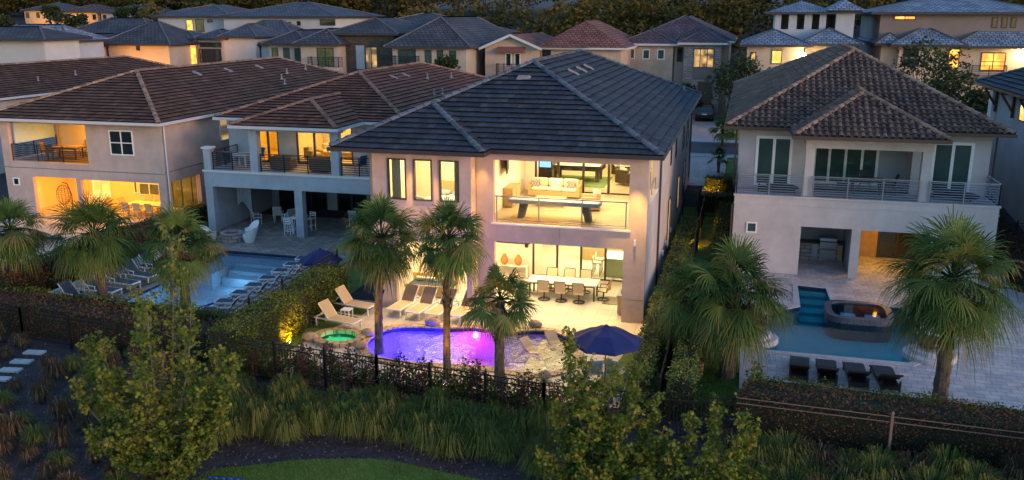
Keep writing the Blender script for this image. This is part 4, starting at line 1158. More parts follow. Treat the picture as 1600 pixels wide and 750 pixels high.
# towered house
h = far_house('three storey grey house with open loggia tower and pale slate roofs, lit at its foot', (5,90,1.5), [
    (-.0,5.2,90,104,1.5,9.75,1.3,'stucco_tan'), (5.4,9.8,91,104,1.5,9.85,1.4,'stucco_tan'), (8.2,9.9,94,102,9,12.9,.8,'stucco_grey',.6)], 'rf_pale',
    [((0.33,0.87,7.59,9.04),90,'lit_dim',1),((2.27,3.27,7.92,9.24),90,'lit_yellow',1)])
mb = MB()
xs = [p[0] for p in ((2.50,12.68),(3.08,12.68),(3.80,12.68),(4.56,12.68),(5.28,12.68),(5.99,12.68),(6.68,12.68),(7.30,12.68))]
for i in range(0, 8, 2): mb.box(xs[i], xs[i+1], 94, 94.4, 11.1, 12.7)
mb.box(xs[0], xs[-1], 94, 94.4, 9.6, 11.1); mb.box(xs[0], xs[0]+.3, 94.4, 101, 9.6, 12.7); mb.box(xs[0], 9.9, 100.7, 101, 9.6, 12.7); mb.build('loggia_wall', M['stucco_grey'], h)
fs = []; far_roof(fs, xs[0]-.8,xs[-1]+.9,93.3,101.8,12.75,(xs[0]+2.6,97.5,13.9),(xs[-1]-2.4,97.5,13.9)); far_roof(fs, 7.2,10.8,92.9,102.6,12.9,(9,94.7,13.9),(9,100.8,13.9))
ro = build_far_roof(fs, M['rf_pale'], h); mb = MB(); mb.box(xs[0]-.8,xs[-1]+.9,93.3,101.8,12.55,12.74); mb.build('eaves', M['gutter_dark'], ro)
lp = (5.16,8.82); t = thing('flood_lamp', 'bright round lamp glaring over the barrel tiled roof ridge', 'lamp', (lp[0],89.2,lp[1]))
mb = MB(); mb.lathe((lp[0],89.2,lp[1]-.12), [(.05,-.03),(.17,.03),(.22,.14),(.17,.25),(.05,.31)], 12); mb.build('lamp_globe', M['lamp_hot'], t); mb = MB(); mb.bar((lp[0],89.25,lp[1]+.1),(lp[0],90,lp[1]+.2),.05,.05); mb.build('bracket', M['black_metal'], t)
point('flood', (lp[0],88.9,lp[1]), 26, (1,.72,.3), .15)
# big right background house
h = far_house('large taupe three storey house with pale blue roofs and orange lit windows, upper right', (18,95,1.5), [
    (12.5,27,96,112,1.5,12.75,1.9,'stucco_taupe',1.0), (12.7,14.2,94.8,110,1.5,9.8,1.0,'stucco_tan'), (14.2,19.2,94,99,1.5,9.75,1.7,'stucco_tan',.9), (19.6,28,94.2,99,1.5,9.65,1.6,'stucco_tan',.9)], 'rf_pale', [
    ((13.74,15.71,12.01,12.41),96,'lit_orange',2),((22.51,23.01,11.25,12.26),96,'glass_dark',1),((23.35,23.85,11.26,12.26),96,'glass_dark',1),((24.15,24.62,11.26,12.26),96,'glass_dark',1),
    ((21.53,23.68,7.32,9.04),94.2,'lit_orange',2,2),((18.60,19.60,7.46,9.37),93.9,'lit_orange',1),((14.58,16.01,8.49,9.40),94,'glass_dark',2),((14.67,16.11,7.64,8.43),94,'glass_dark',2)])
a = (20.64,23.59,6.89,7.78); mb = MB(); mb.box(a[0],a[1],93,94.15,a[2]-.3,a[2]); mb.build('balcony_slab', M['stucco_taupe'], h)
railing(h, [(a[0],94.1,a[2]),(a[0],93.1,a[2]),(a[1],93.1,a[2]),(a[1],94.1,a[2])], 1.0, bars=6, post=1.2, br=.02)
lp = (24.91,8.85); t = thing('wall_lamp', 'glaring yellow wall lamp at the right edge of the picture', 'lamp', (lp[0],93.6,lp[1]))
mb = MB(); mb.lathe((lp[0],93.6,lp[1]-.12), [(.05,-.03),(.17,.03),(.22,.14),(.17,.25),(.05,.31)], 12); mb.build('lamp_globe', M['lamp_hot'], t)
mb = MB(); mb.bar((lp[0],93.65,lp[1]+.1),(lp[0],94.2,lp[1]+.15),.05,.05); mb.build('bracket', M['black_metal'], t)
point('flood', (lp[0],93.3,lp[1]), 35, (1,.6,.15), .15)
spot('facade_light', (14.5,90,2.5), (15.5,94,7), 60, AMBER, 90, .2)
# white three storey houses, upper left of centre
h = far_house('white three storey house with orange door window and slate roof, upper left', (-80,120,1.5), [(-86.4,-74.5,120,134,1.5,12.35,1.7,'stucco_white',.9)], 'rf_blue',
    [((-81.60,-80.45,9.99,11.76),120,'lit_orange',1),((-80.01,-78.60,9.99,11.85),120,'glass_olive',1),((-78.00,-77.14,11.39,11.85),120,'glass_dark',1)])
h = far_house('white three storey house with three small square windows under a long slate roof', (-64,118,1.5), [(-74.0,-56.6,118,134,1.5,12.3,2.1,'stucco_white',.9),(-69,-60,112,118,1.5,9.6,2.2,'stucco_white')], 'rf_blue',
    [((-65.23,-64.62,10.81,11.43),118,'glass_dark',1),((-63.81,-63.20,10.90,11.53),118,'glass_dark',1),((-62.29,-61.69,11.00,11.62),118,'glass_dark',1),((-58.70,-56.34,11.01,11.89),118,'glass_dark',1)])
h = far_house('white house with a grid of tall windows, left of the stone entry house', (-62,100,1.5), [(-66.6,-62.9,100,105,1.5,9.7,1.0,'stucco_tan',.6),(-62.9,-58.6,100,106,1.5,9.9,1.5,'stucco_white',.6),(-58.4,-52.6,101,108,1.5,9.0,1.3,'stucco_white',.6)], 'rf_blue',
    [((-66.36,-63.29,8.55,9.18),100,'glass_dark',3),((-66.50,-63.41,6.67,8.39),100,'glass_dark',3),((-59.60,-58.54,7.32,8.65),101,'glass_green',1)])
h = far_house('house with an amber lit upstairs loggia beside the grid windowed house', (-68,99.4,1.5), [(-70.8,-66.75,99.4,104,1.5,9.65,.9,'stucco_tan',.5)], 'rf_blue',
    [((-69.38,-66.46,6.26,8.86),99.4,'lit_orange',3,1,'stucco_tan')])
h = far_house('house with big orange lit wall and broad slate roof, upper left', (-75,95,1.5), [(-81.5,-76.4,94,104,1.5,8.9,1.3,'stucco_tan',.7),(-75.8,-67.3,95,103,1.5,9.1,2.7,'stucco_tan',.9),(-86,-74,101,108,1.5,10.2,1.9,'stucco_white',.9)], 'rf_grey',
    [((-78.79,-77.13,6.80,8.64),94,'glass_dark',2),((-71.82,-71.28,8.28,8.81),95,'glass_dark',1)])
spot('wall_washer', (-70.5,91,1.9), (-69.5,95,6.5), 2600, (1,.40,.04), 100, .2)
h = far_house('pale blue stucco house with weathered blue roof at far left', (-77,85,1.5), [(-86,-74.0,86,92,1.5,9.7,1.7,'stucco_grey',.7)], 'rf_pale',
    [((-77.01,-76.49,8.49,9.27),86,'glass_green',1,1,'stucco_grey'),((-75.89,-75.20,8.51,9.28),86,'glass_green',1,1,'stucco_grey')])
h = far_house('plain white windowless wall under a dark roof at the left edge', (-71,70,0), [(-80,-62.7,70,74.5,0,10.4,1.0,'stucco_white',.9)], 'rf_grey')
# villas on the rise
for i, (lb, x0, x1, rf, ze, wl) in enumerate([('distant orange lit villa with arched windows, farthest left',-156.5,-146.5,'rf_blue',13.5,'stucco_tan'),('distant amber villa between the arched villa and the grey roof',-146,-137.5,'rf_purple',13.1,'stucco_tan'),('distant grey roofed villa right of the amber villa',-136.5,-124,'rf_blue',13.0,'stucco_white'),('distant purple lit villa with orange windows beside the white house',-121,-112,'rf_blue',12.6,'stucco_main')]):
    ws = []
    n = 4
    for k in range(n):
        xx = x0+.8+(x1-x0-1.6)*k/(n-1)-.45
        ws.append(((xx,xx+.9,ze-1.7,ze-.5),170,'lit_orange' if (i in (1,3) and k == 1) else 'glass_dark',1))
    far_house(lb, ((x0+x1)/2,170,gh(x0,170)), [(x0,x1,170,180,gh(x0,170)-.2,ze,1.7,wl,.6)], rf, ws, name='villa')
spot('villa_light', (-151,164,10.2), (-151,170,12), 900, AMBER, 120, .3)
spot('villa_light', (-141.5,164,10.2), (-141.5,170,12), 900, AMBER, 120, .3)
# more roofs behind the trees at the top edge, left
for i, (X, yy, lb) in enumerate([((-198.36,15.27)[0],230,'tiny blue roofed house with a glowing front at the top edge'),((-182.81,15.32)[0],240,'tiny pale house half hidden by trees at the top edge')]):
    far_house(lb, (X,yy,12), [(X-7,X+7,yy,yy+9,gh(X,yy)-.2,14.2,1.6,'stucco_tan',.6)], 'rf_blue' if i == 0 else 'rf_red', [((X-5,X+5,12.6,13.8),yy,'lit_orange' if i == 0 else 'lit_dim',4)], name='villa')

spot('wall_washer', (-68.5,95.5,2.5), (-68.7,99.4,6.8), 700, AMBER, 100, .2)

# ------------------------------------------------------------------ furniture and loose things
def make_chaise(label, fr='white', sl='sling_tan', slb=None, loc=(0,0,0), rz=0, group=None, back=48, w_=.62, arms=False):
    """foot end at local -y, head at +y"""
    t = thing('chaise_lounge', label, 'chaise lounge', loc, rz, group)
    H = .34; hy = .25; L = .78; a = R(back); bt = (hy+L*math.cos(a), H+L*math.sin(a)); hw = w_/2
    mb = MB()
    for s in (-1,1):
        mb.bar((s*hw,-1.0,H),(s*hw,.95,H),.05,.05); mb.bar((s*hw*.98,hy,H+.03),(s*hw*.98,bt[0],bt[1]),.04,.04)
        mb.bar((s*hw*.98,bt[0]-.25,bt[1]-.28),(s*hw,.85,H),.025,.025)
    mb.bar((-hw,-1.0,H),(hw,-1.0,H),.05,.05); mb.bar((-hw,.95,H),(hw,.95,H),.05,.05); mb.bar((-hw,bt[0],bt[1]),(hw,bt[0],bt[1]),.04,.04)
    mb.build('frame', M[fr], t, False)
    for (x,y) in ((-hw,-.95),(hw,-.95),(-hw,.85),(hw,.85)):
        mb = MB(); mb.bar((x,y,0),(x,y,H-.02),.045,.045); mb.build('leg', M[fr], t, False)
    if arms:
        for s in (-1,1):
            mb = MB(); mb.bar((s*(hw+.03),-.1,H+.2),(s*(hw+.03),.5,H+.24),.06,.03); mb.bar((s*(hw+.03),-.08,H),(s*(hw+.03),-.08,H+.2),.03,.03); mb.build('armrest', M[fr], t, False)
    mb = MB(); mb.box(-hw+.02,hw-.02,-.97,hy,H+.012,H+.03); mb.build('seat_sling', M[sl], t, False)
    mb = MB(); c, s_ = math.cos(a), math.sin(a)
    q = lambda x, l, d: (x, hy+l*c-d*s_, H+.03+l*s_+d*c)
    mb.add([q(-hw+.02,0,0),q(hw-.02,0,0),q(hw-.02,L,0),q(-hw+.02,L,0),q(-hw+.02,0,.02),q(hw-.02,0,.02),q(hw-.02,L,.02),q(-hw+.02,L,.02)], [(0,3,2,1),(4,5,6,7),(0,1,5,4),(1,2,6,5),(2,3,7,6),(3,0,4,7)])
    mb.build('backrest', M[slb or sl], t, False)
    return t
ords = ['leftmost','second from left','third from left','rightmost']
G1 = 'tan chaises facing the lagoon pool'
ch = make_chaise('leftmost of four tan chaises with brown backs lined up behind the lagoon pool', 'white','sling_tan','sling_brown',(-13.75,34.35,0),R(-8),G1)
for i, x in enumerate((-12.85,-11.95,-11.0)):
    dup(ch, (x,34.2+.02*i,0), R(-8-2*i), ords[i+1]+' of four tan chaises with brown backs behind the lagoon pool', G1)
ch = make_chaise('tan chaise with raised back beside the green spa, nearer of two', 'white','sling_tan',None,(-15.7,31.75,0),R(78),'chaises beside the green spa',55)
dup(ch, (-15.9,33.75,0), R(80), 'tan chaise with raised back on the grass near the hedge, farther of two', 'chaises beside the green spa')
G2 = 'white framed chaises on the right side of the long pool'
ch = make_chaise('nearest chaise in the row between the long pale pool and the hedge', 'white','sling_navy',None,(-20.85,31.5,0),R(-84),G2,52,arms=True)
for i in range(1,8): dup(ch, (-20.85+.0*i,31.5+1.22*i,0), R(-84+3*math.sin(i*2.1)), ['','second nearest','third nearest','fourth nearest','fifth nearest','sixth nearest','second farthest','farthest'][i]+' chaise in the row between the long pale pool and the hedge', G2)
G3 = 'white framed chaises on the left side of the long pool'
for i in range(6): dup(ch, (-28.15+.08*i,31.5+1.28*i,0), R(84+4*math.sin(i*1.7)), ['nearest','second nearest','third nearest','third farthest','second farthest','farthest'][i]+' chaise in the row left of the long pale pool', G3)
# dark woven wave chaises
G4 = 'dark woven chaises in front of the teal pool'
def make_wave(label, loc, rz):
    t = thing('chaise_lounge', label, 'chaise lounge', loc, rz, G4)
    prof = [(-1.0,.22),(-.75,.30),(-.45,.36),(-.1,.34),(.2,.30),(.5,.40),(.8,.60),(1.05,.72)]
    mb = MB(); hw = .34
    for (a, b) in zip(prof[:-1], prof[1:]):
        mb.add([(-hw,a[0],a[1]),(hw,a[0],a[1]),(hw,b[0],b[1]),(-hw,b[0],b[1]),(-hw,a[0],a[1]-.07),(hw,a[0],a[1]-.07),(hw,b[0],b[1]-.07),(-hw,b[0],b[1]-.07)], [(0,1,2,3),(7,6,5,4),(0,3,7,4),(1,5,6,2),(0,4,5,1),(3,2,6,7)])
    mb.build('woven_seat', M['sling_black'], t, False)
    mb = MB(); mb.box(-hw+.03,hw-.03,-.85,.95,.10,.24); mb.build('base', M['black'], t, False)
    for (x,y) in ((-.3,-.8),(.3,-.8),(-.3,.9),(.3,.9)):
        mb = MB(); mb.box(x-.03,x+.03,y-.03,y+.03,0,.42 if y > 0 else .2); mb.build('leg', M['black'], t, False)
    return t
wv = make_wave('leftmost of four black woven chaises on the terrace before the teal pool', (2.52,31.45,0), R(176))
for i, x in enumerate((3.45,4.42,5.38)): dup(wv, (x,31.4-.06*i,0), R(178+3*i), ords[i+1]+' of four black woven chaises before the teal pool', G4)
dup(wv, (1.9,45.6,3.93), R(90), 'black woven chaise behind the grey balcony railing, left end', 'balcony chaises of the barrel tiled house')
dup(wv, (10.1,45.7,3.93), R(60), 'black woven chaise behind the grey balcony railing, right end', 'balcony chaises of the barrel tiled house')
# small side table by spa chaises
def small_table(label, loc, m='white', s=.42, hh=.42, cat='side table', rz=0):
    t = thing('side_table', label, cat, loc, rz)
    mb = MB(); mb.box(-s/2,s/2,-s/2,s/2,hh-.04,hh); mb.build('table_top', M[m], t, False)
    for x in (-1,1):
        for y in (-1,1):
            mb = MB(); mb.bar((x*(s/2-.03),y*(s/2-.03),0),(x*(s/2-.03),y*(s/2-.03),hh-.04),.04,.04); mb.build('leg', M[m], t, False)
    return t
small_table('little white side table between the two chaises by the spa', (-15.75,32.75,0))
# navy parasols
def parasol(label, loc, r, hh):
    t = thing('parasol', label, 'parasol', loc)
    mb = MB(); mb.cone((0,0,0),(0,0,hh),.025,.025,8); mb.build('pole', M['bronze'], t, False)
    mb = MB(); mb.lathe((0,0,0), [(.25,.0),(.25,.05),(.06,.08),(.05,.3)], 14); mb.build('base', M['black'], t, False)
    mb = MB(); n = 8
    top = (0,0,hh); rim = []; mid = []
    for k in range(n):
        th = 2*PI*(k+.5)/n; rim.append((r*math.cos(th), r*math.sin(th), hh-.48)); mid.append((r*.5*math.cos(th), r*.5*math.sin(th), hh-.17))
    for k in range(n):
        j = (k+1) % n
        ms_ = tuple((mid[k][a]+mid[j][a])/2-(.02 if a == 2 else 0) for a in range(3)); rs = tuple(((rim[k][a]+rim[j][a])/2)*(.97 if a < 2 else 1) for a in range(3))
        mb.add([top,mid[k],ms_,mid[j],rim[k],rs,rim[j]], [(0,1,2),(0,2,3),(1,4,5,2),(2,5,6,3)])
        d_ = .10
        mb.add([rim[k],rs,rim[j],(rim[k][0],rim[k][1],rim[k][2]-d_),(rs[0],rs[1],rs[2]-d_),(rim[j][0],rim[j][1],rim[j][2]-d_)], [(0,3,4,1),(1,4,5,2)])
    mb.build('canopy', M['fabric_navy'], t, False)
    mb = MB(); mb.lathe((0,0,hh-.10), [(.26,-.01),(.24,.03),(.1,.10),(.03,.16)], 8); mb.build('vent_cap', M['fabric_navy'], t, False)
    for k in range(n):
        mb = MB(); th = 2*PI*(k+.5)/n; mb.bar((.03*math.cos(th),.03*math.sin(th),hh-.03),((r-.02)*math.cos(th),(r-.02)*math.sin(th),hh-.50),.02,.02); mb.build('rib', M['black_metal'], t, False)
    return t
parasol('open navy blue parasol at the front right corner of the lagoon pool terrace', (-3.9,27.3,0), 1.22, 2.62)
parasol('open navy parasol behind the tall left palm, beside the hedge', (-18.6,36.2,0), 1.0, 1.95)
# dining set
def make_chair(label, loc, rz, group, m='sling_tan', fr='dark_frame', swivel=True, cat='patio chair'):
    t = thing('patio_chair', label, cat, loc, rz, group)
    mb = MB(); mb.box(-.24,.24,-.22,.25,.42,.45); mb.build('seat', M[m], t, False)
    mb = MB(); mb.add([(-.23,-.22,.47),(.23,-.22,.47),(.23,-.34,.98),(-.23,-.34,.98),(-.23,-.24,.47),(.23,-.24,.47),(.23,-.36,.98),(-.23,-.36,.98)], [(0,1,2,3),(7,6,5,4),(0,3,7,4),(1,5,6,2),(3,2,6,7),(0,4,5,1)]); mb.build('backrest', M[m], t, False)
    mb = MB()
    for s in (-1,1):
        mb.tube([(s*.26,.24,.43),(s*.27,.22,.64),(s*.27,-.2,.66),(s*.25,-.36,1.0)], .018); mb.bar((s*.25,-.24,.43),(s*.25,.26,.43),.03,.03); mb.bar((s*.26,-.23,.43),(s*.26,-.25,.66),.03,.03)
    mb.bar((-.25,-.36,1.0),(.25,-.36,1.0),.03,.03)
    mb.build('frame', M[fr], t, False)
    if swivel:
        mb = MB(); mb.cone((0,0,.04),(0,0,.42),.035,.035,8)
        n = 16
        for k in range(n): mb.bar((.26*math.cos(2*PI*k/n),.26*math.sin(2*PI*k/n),.03),(.26*math.cos(2*PI*(k+1)/n),.26*math.sin(2*PI*(k+1)/n),.03),.035,.03)
        for k in range(4): mb.bar((0,0,.1),(.25*math.cos(PI/2*k),.25*math.sin(PI/2*k),.03),.03,.03)
        mb.build('swivel_base', M[fr], t, False)
    else:
        for x in (-.23,.23):
            for y in (-.23,.22):
                mb = MB(); mb.bar((x,y,0),(x,y,.43),.03,.03); mb.build('leg', M[fr], t, False)
    return t
def big_table(label, loc, lx, ly, hh, top, leg, cat='dining table', rz=0, lw=.07):
    t = thing('table', label, cat, loc, rz)
    mb = MB(); mb.box(-lx/2,lx/2,-ly/2,ly/2,hh-.05,hh); mb.build('table_top', M[top], t, False)
    mb = MB(); mb.box(-lx/2+.08,lx/2-.08,-ly/2+.08,ly/2-.08,hh-.12,hh-.05); mb.build('apron', M[leg], t, False)
    for x in (-1,1):
        for y in (-1,1):
            mb = MB(); mb.bar((x*(lx/2-.12),y*(ly/2-.12),0),(x*(lx/2-.12),y*(ly/2-.12),hh-.12),lw,lw); mb.build('leg', M[leg], t, False)
    return t
big_table('long stone topped dining table on the lit patio of the main house', (-7.45,38.05,.004), 3.2, 1.1, .76, 'concrete', 'dark_frame')
G5 = 'swivel chairs round the patio dining table'
dc = make_chair('left front swivel chair with its back to the camera at the patio table', (-8.2,37.35,.004), R(4), G5)
for (x,y,r,l) in ((-7.4,37.32,-3,'middle front swivel chair with its back to the camera at the patio table'),(-6.6,37.3,2,'right front swivel chair with its back to the camera at the patio table'),
    (-8.2,38.85,180,'left swivel chair on the far side of the patio table'),(-7.4,38.9,176,'middle swivel chair on the far side of the patio table'),(-6.6,38.85,183,'right swivel chair on the far side of the patio table'),
    (-9.35,38.05,-88,'swivel chair at the left end of the patio table'),(-5.6,38.0,80,'swivel chair at the right end of the patio table')): dup(dc, (x,y,.004), R(r), l, G5)
G6 = 'chairs under the navy parasol'
pc = make_chair('left grey chair under the navy parasol', (-4.5,28.55,0), R(25), G6, 'stucco_grey','white',False)
dup(pc, (-3.75,28.75,0), R(-20), 'right grey chair under the navy parasol', G6)
# lounge seats lying in the shallow water
for (x,y,r,l) in ((-7.2,31.4,60,'left'),(-6.5,32.2,40,'right')):
    t = thing('pool_lounger', l+' of two cream loungers standing in the shallow end of the lagoon pool', 'pool lounger', (x,y,-.3), R(r), 'loungers in the shallow water')
    mb = MB(); pr = [(-.8,.10),(-.3,.26),(.1,.16),(.45,.32),(.85,.72)]
    for a, b in zip(pr[:-1], pr[1:]): mb.add([(-.3,a[0],a[1]),(.3,a[0],a[1]),(.3,b[0],b[1]),(-.3,b[0],b[1]),(-.3,a[0],a[1]-.1),(.3,a[0],a[1]-.1),(.3,b[0],b[1]-.1),(-.3,b[0],b[1]-.1)], [(0,1,2,3),(7,6,5,4),(0,3,7,4),(1,5,6,2),(0,4,5,1),(3,2,6,7)])
    mb.box(-.28,.28,-.5,.4,0,.12)
    mb.build('shell', M['sling_tan'], t, False); t.scale = (.8,.8,.8)
# patio: grill cart, mat, console, pots, tv, daybed
t = thing('grill_cart', 'stainless grill cart against the right pillar of the lit patio', 'grill', (-4.4,36.6,.004))
mb = MB(); mb.box(-.3,.3,-.6,.6,.05,.85); mb.build('cabinet', M['wicker'], t, False)
mb = MB(); mb.box(-.34,.34,-.65,.65,.85,.9); mb.build('counter', M['concrete'], t, False)
mb = MB(); mb.cone((0,-.4,1.0),(0,.4,1.0),.2,.2,10); mb.build('hood', M['grey_metal'], t, False)
mb = MB(); mb.box(-5.55,-4.75,37.35,38.5,.006,.02); tag(mb.build('door_mat', M['bronze']), 'brown door mat lying on the patio right of the dining table', 'door mat')
t = thing('console_table', 'white console table against the patio wall holding two orange pots', 'console table', (-10.5,40.55,.004))
mb = MB(); mb.box(-.8,.8,-.2,.2,.55,.6); mb.build('table_top', M['white_gloss'], t, False)
for s in (-1,1): mb = MB(); mb.box(s*.75-.04,s*.75+.04,-.18,.18,0,.55); mb.build('leg', M['white_gloss'], t, False)
for x, l in ((-10.9,'left'),(-10.2,'right')):
    mb = MB(); mb.lathe((x,40.5,.604), [(.08,0),(.17,.12),(.19,.26),(.14,.40),(.07,.48),(.09,.52)], 16); tag(mb.build('vase', M['terracotta'], smooth=True), l+' orange vase on the white patio console', 'vase', 'orange vases on the console')
t = thing('television', 'black television hung on the patio wall above the orange vases', 'television', (-10.5,40.86,1.7)); mb = MB(); mb.box(-11.4,-9.7,40.8,40.86,1.62,2.55); mb.build('screen', M['black'], t)
mb = MB(); mb.box(-9.95,-9.8,40.78,40.89,1.45,1.75); tag(mb.build('speaker', M['black']), 'small black speaker at the right end of the patio television', 'speaker')
t = thing('daybed', 'cream daybed with dark blue cushion behind the row of chaises', 'daybed', (-13.4,36.9,.004))
mb = MB(); mb.box(-1.1,1.1,-.6,.6,.05,.38); mb.box(-1.1,1.1,.5,.62,.38,.8); mb.box(-1.1,1.1,-.62,-.55,.38,.55); mb.build('base', M['wicker'], t, False)
mb = MB(); mb.cushion(-1.05,1.05,-.54,.49,.38,.52); mb.build('mattress', M['sling_navy'], t, False)
for k, (x, m_) in enumerate(((-.6,'fabric_cream'),(-.1,'white'),(.5,'fabric_cream'))):
    mb = MB(); mb.M = Matrix.Translation((-13.4+x,37.1,.55)) @ Matrix.Rotation(R(-55),4,'X'); mb.cushion(-.2,.2,-.18,.18,0,.12)
    tag(mb.build('throw_pillow', M[m_]), ['left cream','middle white','right cream'][k]+' pillow on the dark blue daybed', 'pillow', 'pillows on the daybed')
# kitchen behind the patio doors
t = thing('kitchen_island', 'pale green kitchen island with white top behind the right patio door', 'kitchen island', (-5.1,42.2,.05))
mb = MB(); mb.box(-1.0,.9,-.7,.7,0,.88); mb.build('cabinet', M['cabinet_green'], t, False); mb = MB(); mb.box(-1.05,.95,-.75,.75,.88,.93); mb.build('counter', M['white_gloss'], t, False)
t = thing('kitchen_counter', 'wooden kitchen counter along the back behind the patio doors', 'kitchen counter', (-6.6,44.6,.05))
mb = MB(); mb.box(-1.2,1.6,-.35,.35,0,.88); mb.build('cabinet', M['wicker'], t, False); mb = MB(); mb.box(-1.25,1.65,-.38,.38,.88,.93); mb.build('counter', M['white_gloss'], t, False)
t = thing('flower_vase', 'vase of pink and red flowers on the wooden kitchen counter', 'flower vase', (-6.9,44.5,.98))
mb = MB(); mb.lathe((0,0,0), [(.06,0),(.1,.1),(.05,.22)], 12); mb.build('vase', M['glass_green'], t, False)
mb = MB(); rg = random.Random(5)
M['petal'] = mat('petals', (.7,.1,.2), .8, rnd=[(.7,.04,.1),(.8,.25,.35),(.1,.3,.5),(.8,.5,.1)])
for k in range(40):
    p = Vector((rg.gauss(0,.12),rg.gauss(0,.08),.36+rg.gauss(0,.08))); mb.cone(p,p+Vector((0,0,.05)),.05,.02,6,rg.random())
mb.build('flowers', M['petal'], t, False)
for k in range(2):
    t = thing('bar_stool', ('left','right')[k]+' cream bar stool in front of the pale green kitchen island', 'bar stool', (-6.5-.0*k,41.6+.7*k,.05), 0, 'bar stools at the island')
    mb = MB(); mb.box(-.2,.2,-.2,.2,.62,.68); mb.box(-.2,-.16,-.2,.2,.68,.95); mb.build('seat', M['fabric_cream'], t, False)
    for x in (-.17,.17):
        for y in (-.17,.17): mb = MB(); mb.bar((x,y,0),(x,y,.62),.03,.03); mb.build('leg', M['dark_frame'], t, False)
# upper balcony room
F = 3.972
def sofa(label, loc, rz, w=2.2, m='fabric_cream', base='wicker', d=.85, cat='sofa', nseat=3, group=None):
    t = thing('sofa' if cat == 'sofa' else 'armchair', label, cat, loc, rz, group)
    mb = MB(); mb.box(-w/2,w/2,-d/2,d/2,.1,.34); mb.box(-w/2,w/2,d/2-.14,d/2,.34,.8); mb.box(-w/2,-w/2+.14,-d/2,d/2-.14,.34,.62); mb.box(w/2-.14,w/2,-d/2,d/2-.14,.34,.62)
    mb.build('frame', M[base], t, False)
    n = nseat; ww = (w-.3)/n
    for k in range(n):
        mb = MB(); x0 = -w/2+.15+k*ww; mb.cushion(x0+.01,x0+ww-.01,-d/2+.01,d/2-.16,.345,.5); mb.build('seat_cushion', M[m], t, False)
        mb = MB(); mb.cushion(x0+.01,x0+ww-.01,d/2-.32,d/2-.15,.5,.88); mb.build('back_cushion', M[m], t, False)
    return t
sofa('cream three seat sofa with patterned pillows in the upper balcony room', (-8.55,41.2,F), 0, 2.5)
M['zigzag'] = None
def zig():
    m = bpy.data.materials.new('zigzag_fabric'); m.use_nodes = True; n = m.node_tree.nodes; l = m.node_tree.links
    tc = n.new('ShaderNodeTexCoord'); ck = n.new('ShaderNodeTexChecker'); ck.inputs['Scale'].default_value = 14
    ck.inputs[1].default_value = (.03,.03,.035,1); ck.inputs[2].default_value = (.7,.66,.58,1)
    l.new(tc.outputs['Object'], ck.inputs[0]); l.new(ck.outputs[0], n['Principled BSDF'].inputs[0]); n['Principled BSDF'].inputs['Roughness'].default_value = .9
    return m
M['zigzag'] = zig()
for (x, m_, l) in ((-9.45,'zigzag','black and white patterned pillow at the left end of the balcony sofa'),(-8.5,'white','plain white pillow in the middle of the balcony sofa'),(-7.7,'zigzag','black and white patterned pillow at the right end of the balcony sofa')):
    mb = MB(); mb.M = Matrix.Translation((x,41.12,F+.53)) @ Matrix.Rotation(R(18),4,'X') ; mb.cushion(-.23,.23,-.14,.0,0,.42)
    tag(mb.build('throw_pillow', M[m_]), l, 'pillow', 'pillows on the balcony sofa')
sofa('cream wicker armchair seen from the side, right of the balcony sofa', (-6.4,38.8,F), R(-80), 1.0, nseat=1, cat='armchair')
mb = MB(); mb.M = Matrix.Translation((-6.25,38.75,F+.52)) @ Matrix.Rotation(R(-80),4,'Z'); mb.cushion(-.22,.22,-.05,.12,0,.42); tag(mb.build('throw_pillow', M['zigzag']), 'black and white patterned pillow in the wicker armchair', 'pillow')
big_table('low wooden coffee table between the sofa and the shuffleboard', (-8.3,39.0,F), 1.4, .6, .42, 'wicker', 'wicker', 'coffee table', lw=.05)
t = thing('cabinet', 'slim wooden cabinet against the left wall of the upper balcony', 'cabinet', (-10.12,38.9,F))
mb = MB(); mb.box(-.22,.22,-.7,.7,.04,.9); mb.build('carcass', M['wood'], t, False)
for k in (-1,1): mb = MB(); mb.box(.222,.235,k*.35-.3,k*.35+.3,.1,.84); mb.build('door', M['wicker'], t, False)
t = thing('television', 'dark television tilted on the left wall of the upper balcony', 'television', (-10.3,38.6,5.9))
mb = MB(); mb.M = Matrix.Translation((-10.22,38.6,6.1)) @ Matrix.Rotation(R(12),4,'Z'); mb.box(-.03,.03,-1.0,1.0,-.5,.6); mb.build('screen', M['black'], t)
mb = MB(); mb.bar((-10.37,38.6,6.1),(-10.2,38.6,6.1),.1,.1); mb.build('wall_bracket', M['black_metal'], t)
t = thing('shuffleboard_table', 'long shuffleboard table with white top behind the glass railing', 'shuffleboard table', (-7.55,36.35,F), R(-2))
mb = MB(); mb.box(-1.9,1.9,-.3,.3,.80,.855); mb.build('playfield', M['white'], t, False)
mb = MB()
for s in (-1,1): mb.box(-1.95,1.95,s*.35-.04,s*.35+.04,.70,.86); mb.box(s*1.95-.04,s*1.95+.04,-.3,.3,.70,.86)
mb.box(-1.87,1.87,-.22,.22,.66,.79); mb.build('cradle', M['concrete'], t, False)
for s in (-1,1): mb = MB(); mb.add([(s*1.35-.16,-.2,.66),(s*1.35+.16,-.2,.66),(s*1.35+.16,.2,.66),(s*1.35-.16,.2,.66),(s*1.5-.12,-.2,0),(s*1.5+.12,-.2,0),(s*1.5+.12,.2,0),(s*1.5-.12,.2,0)], [(0,3,2,1),(4,5,6,7),(0,1,5,4),(1,2,6,5),(2,3,7,6),(3,0,4,7)]); mb.build('leg', M['stucco_taupe'], t, False)
rg = random.Random(8)
for k in range(8):
    x = (-1.5 if k < 4 else 1.4)+rg.uniform(-.2,.25); y = rg.uniform(-.15,.15)
    mb = MB(); mb.cone((x,y,.831),(x,y,.85),.03,.03,8); mb.build('puck', M['terracotta' if k % 2 else 'tile_navy'], t, False)
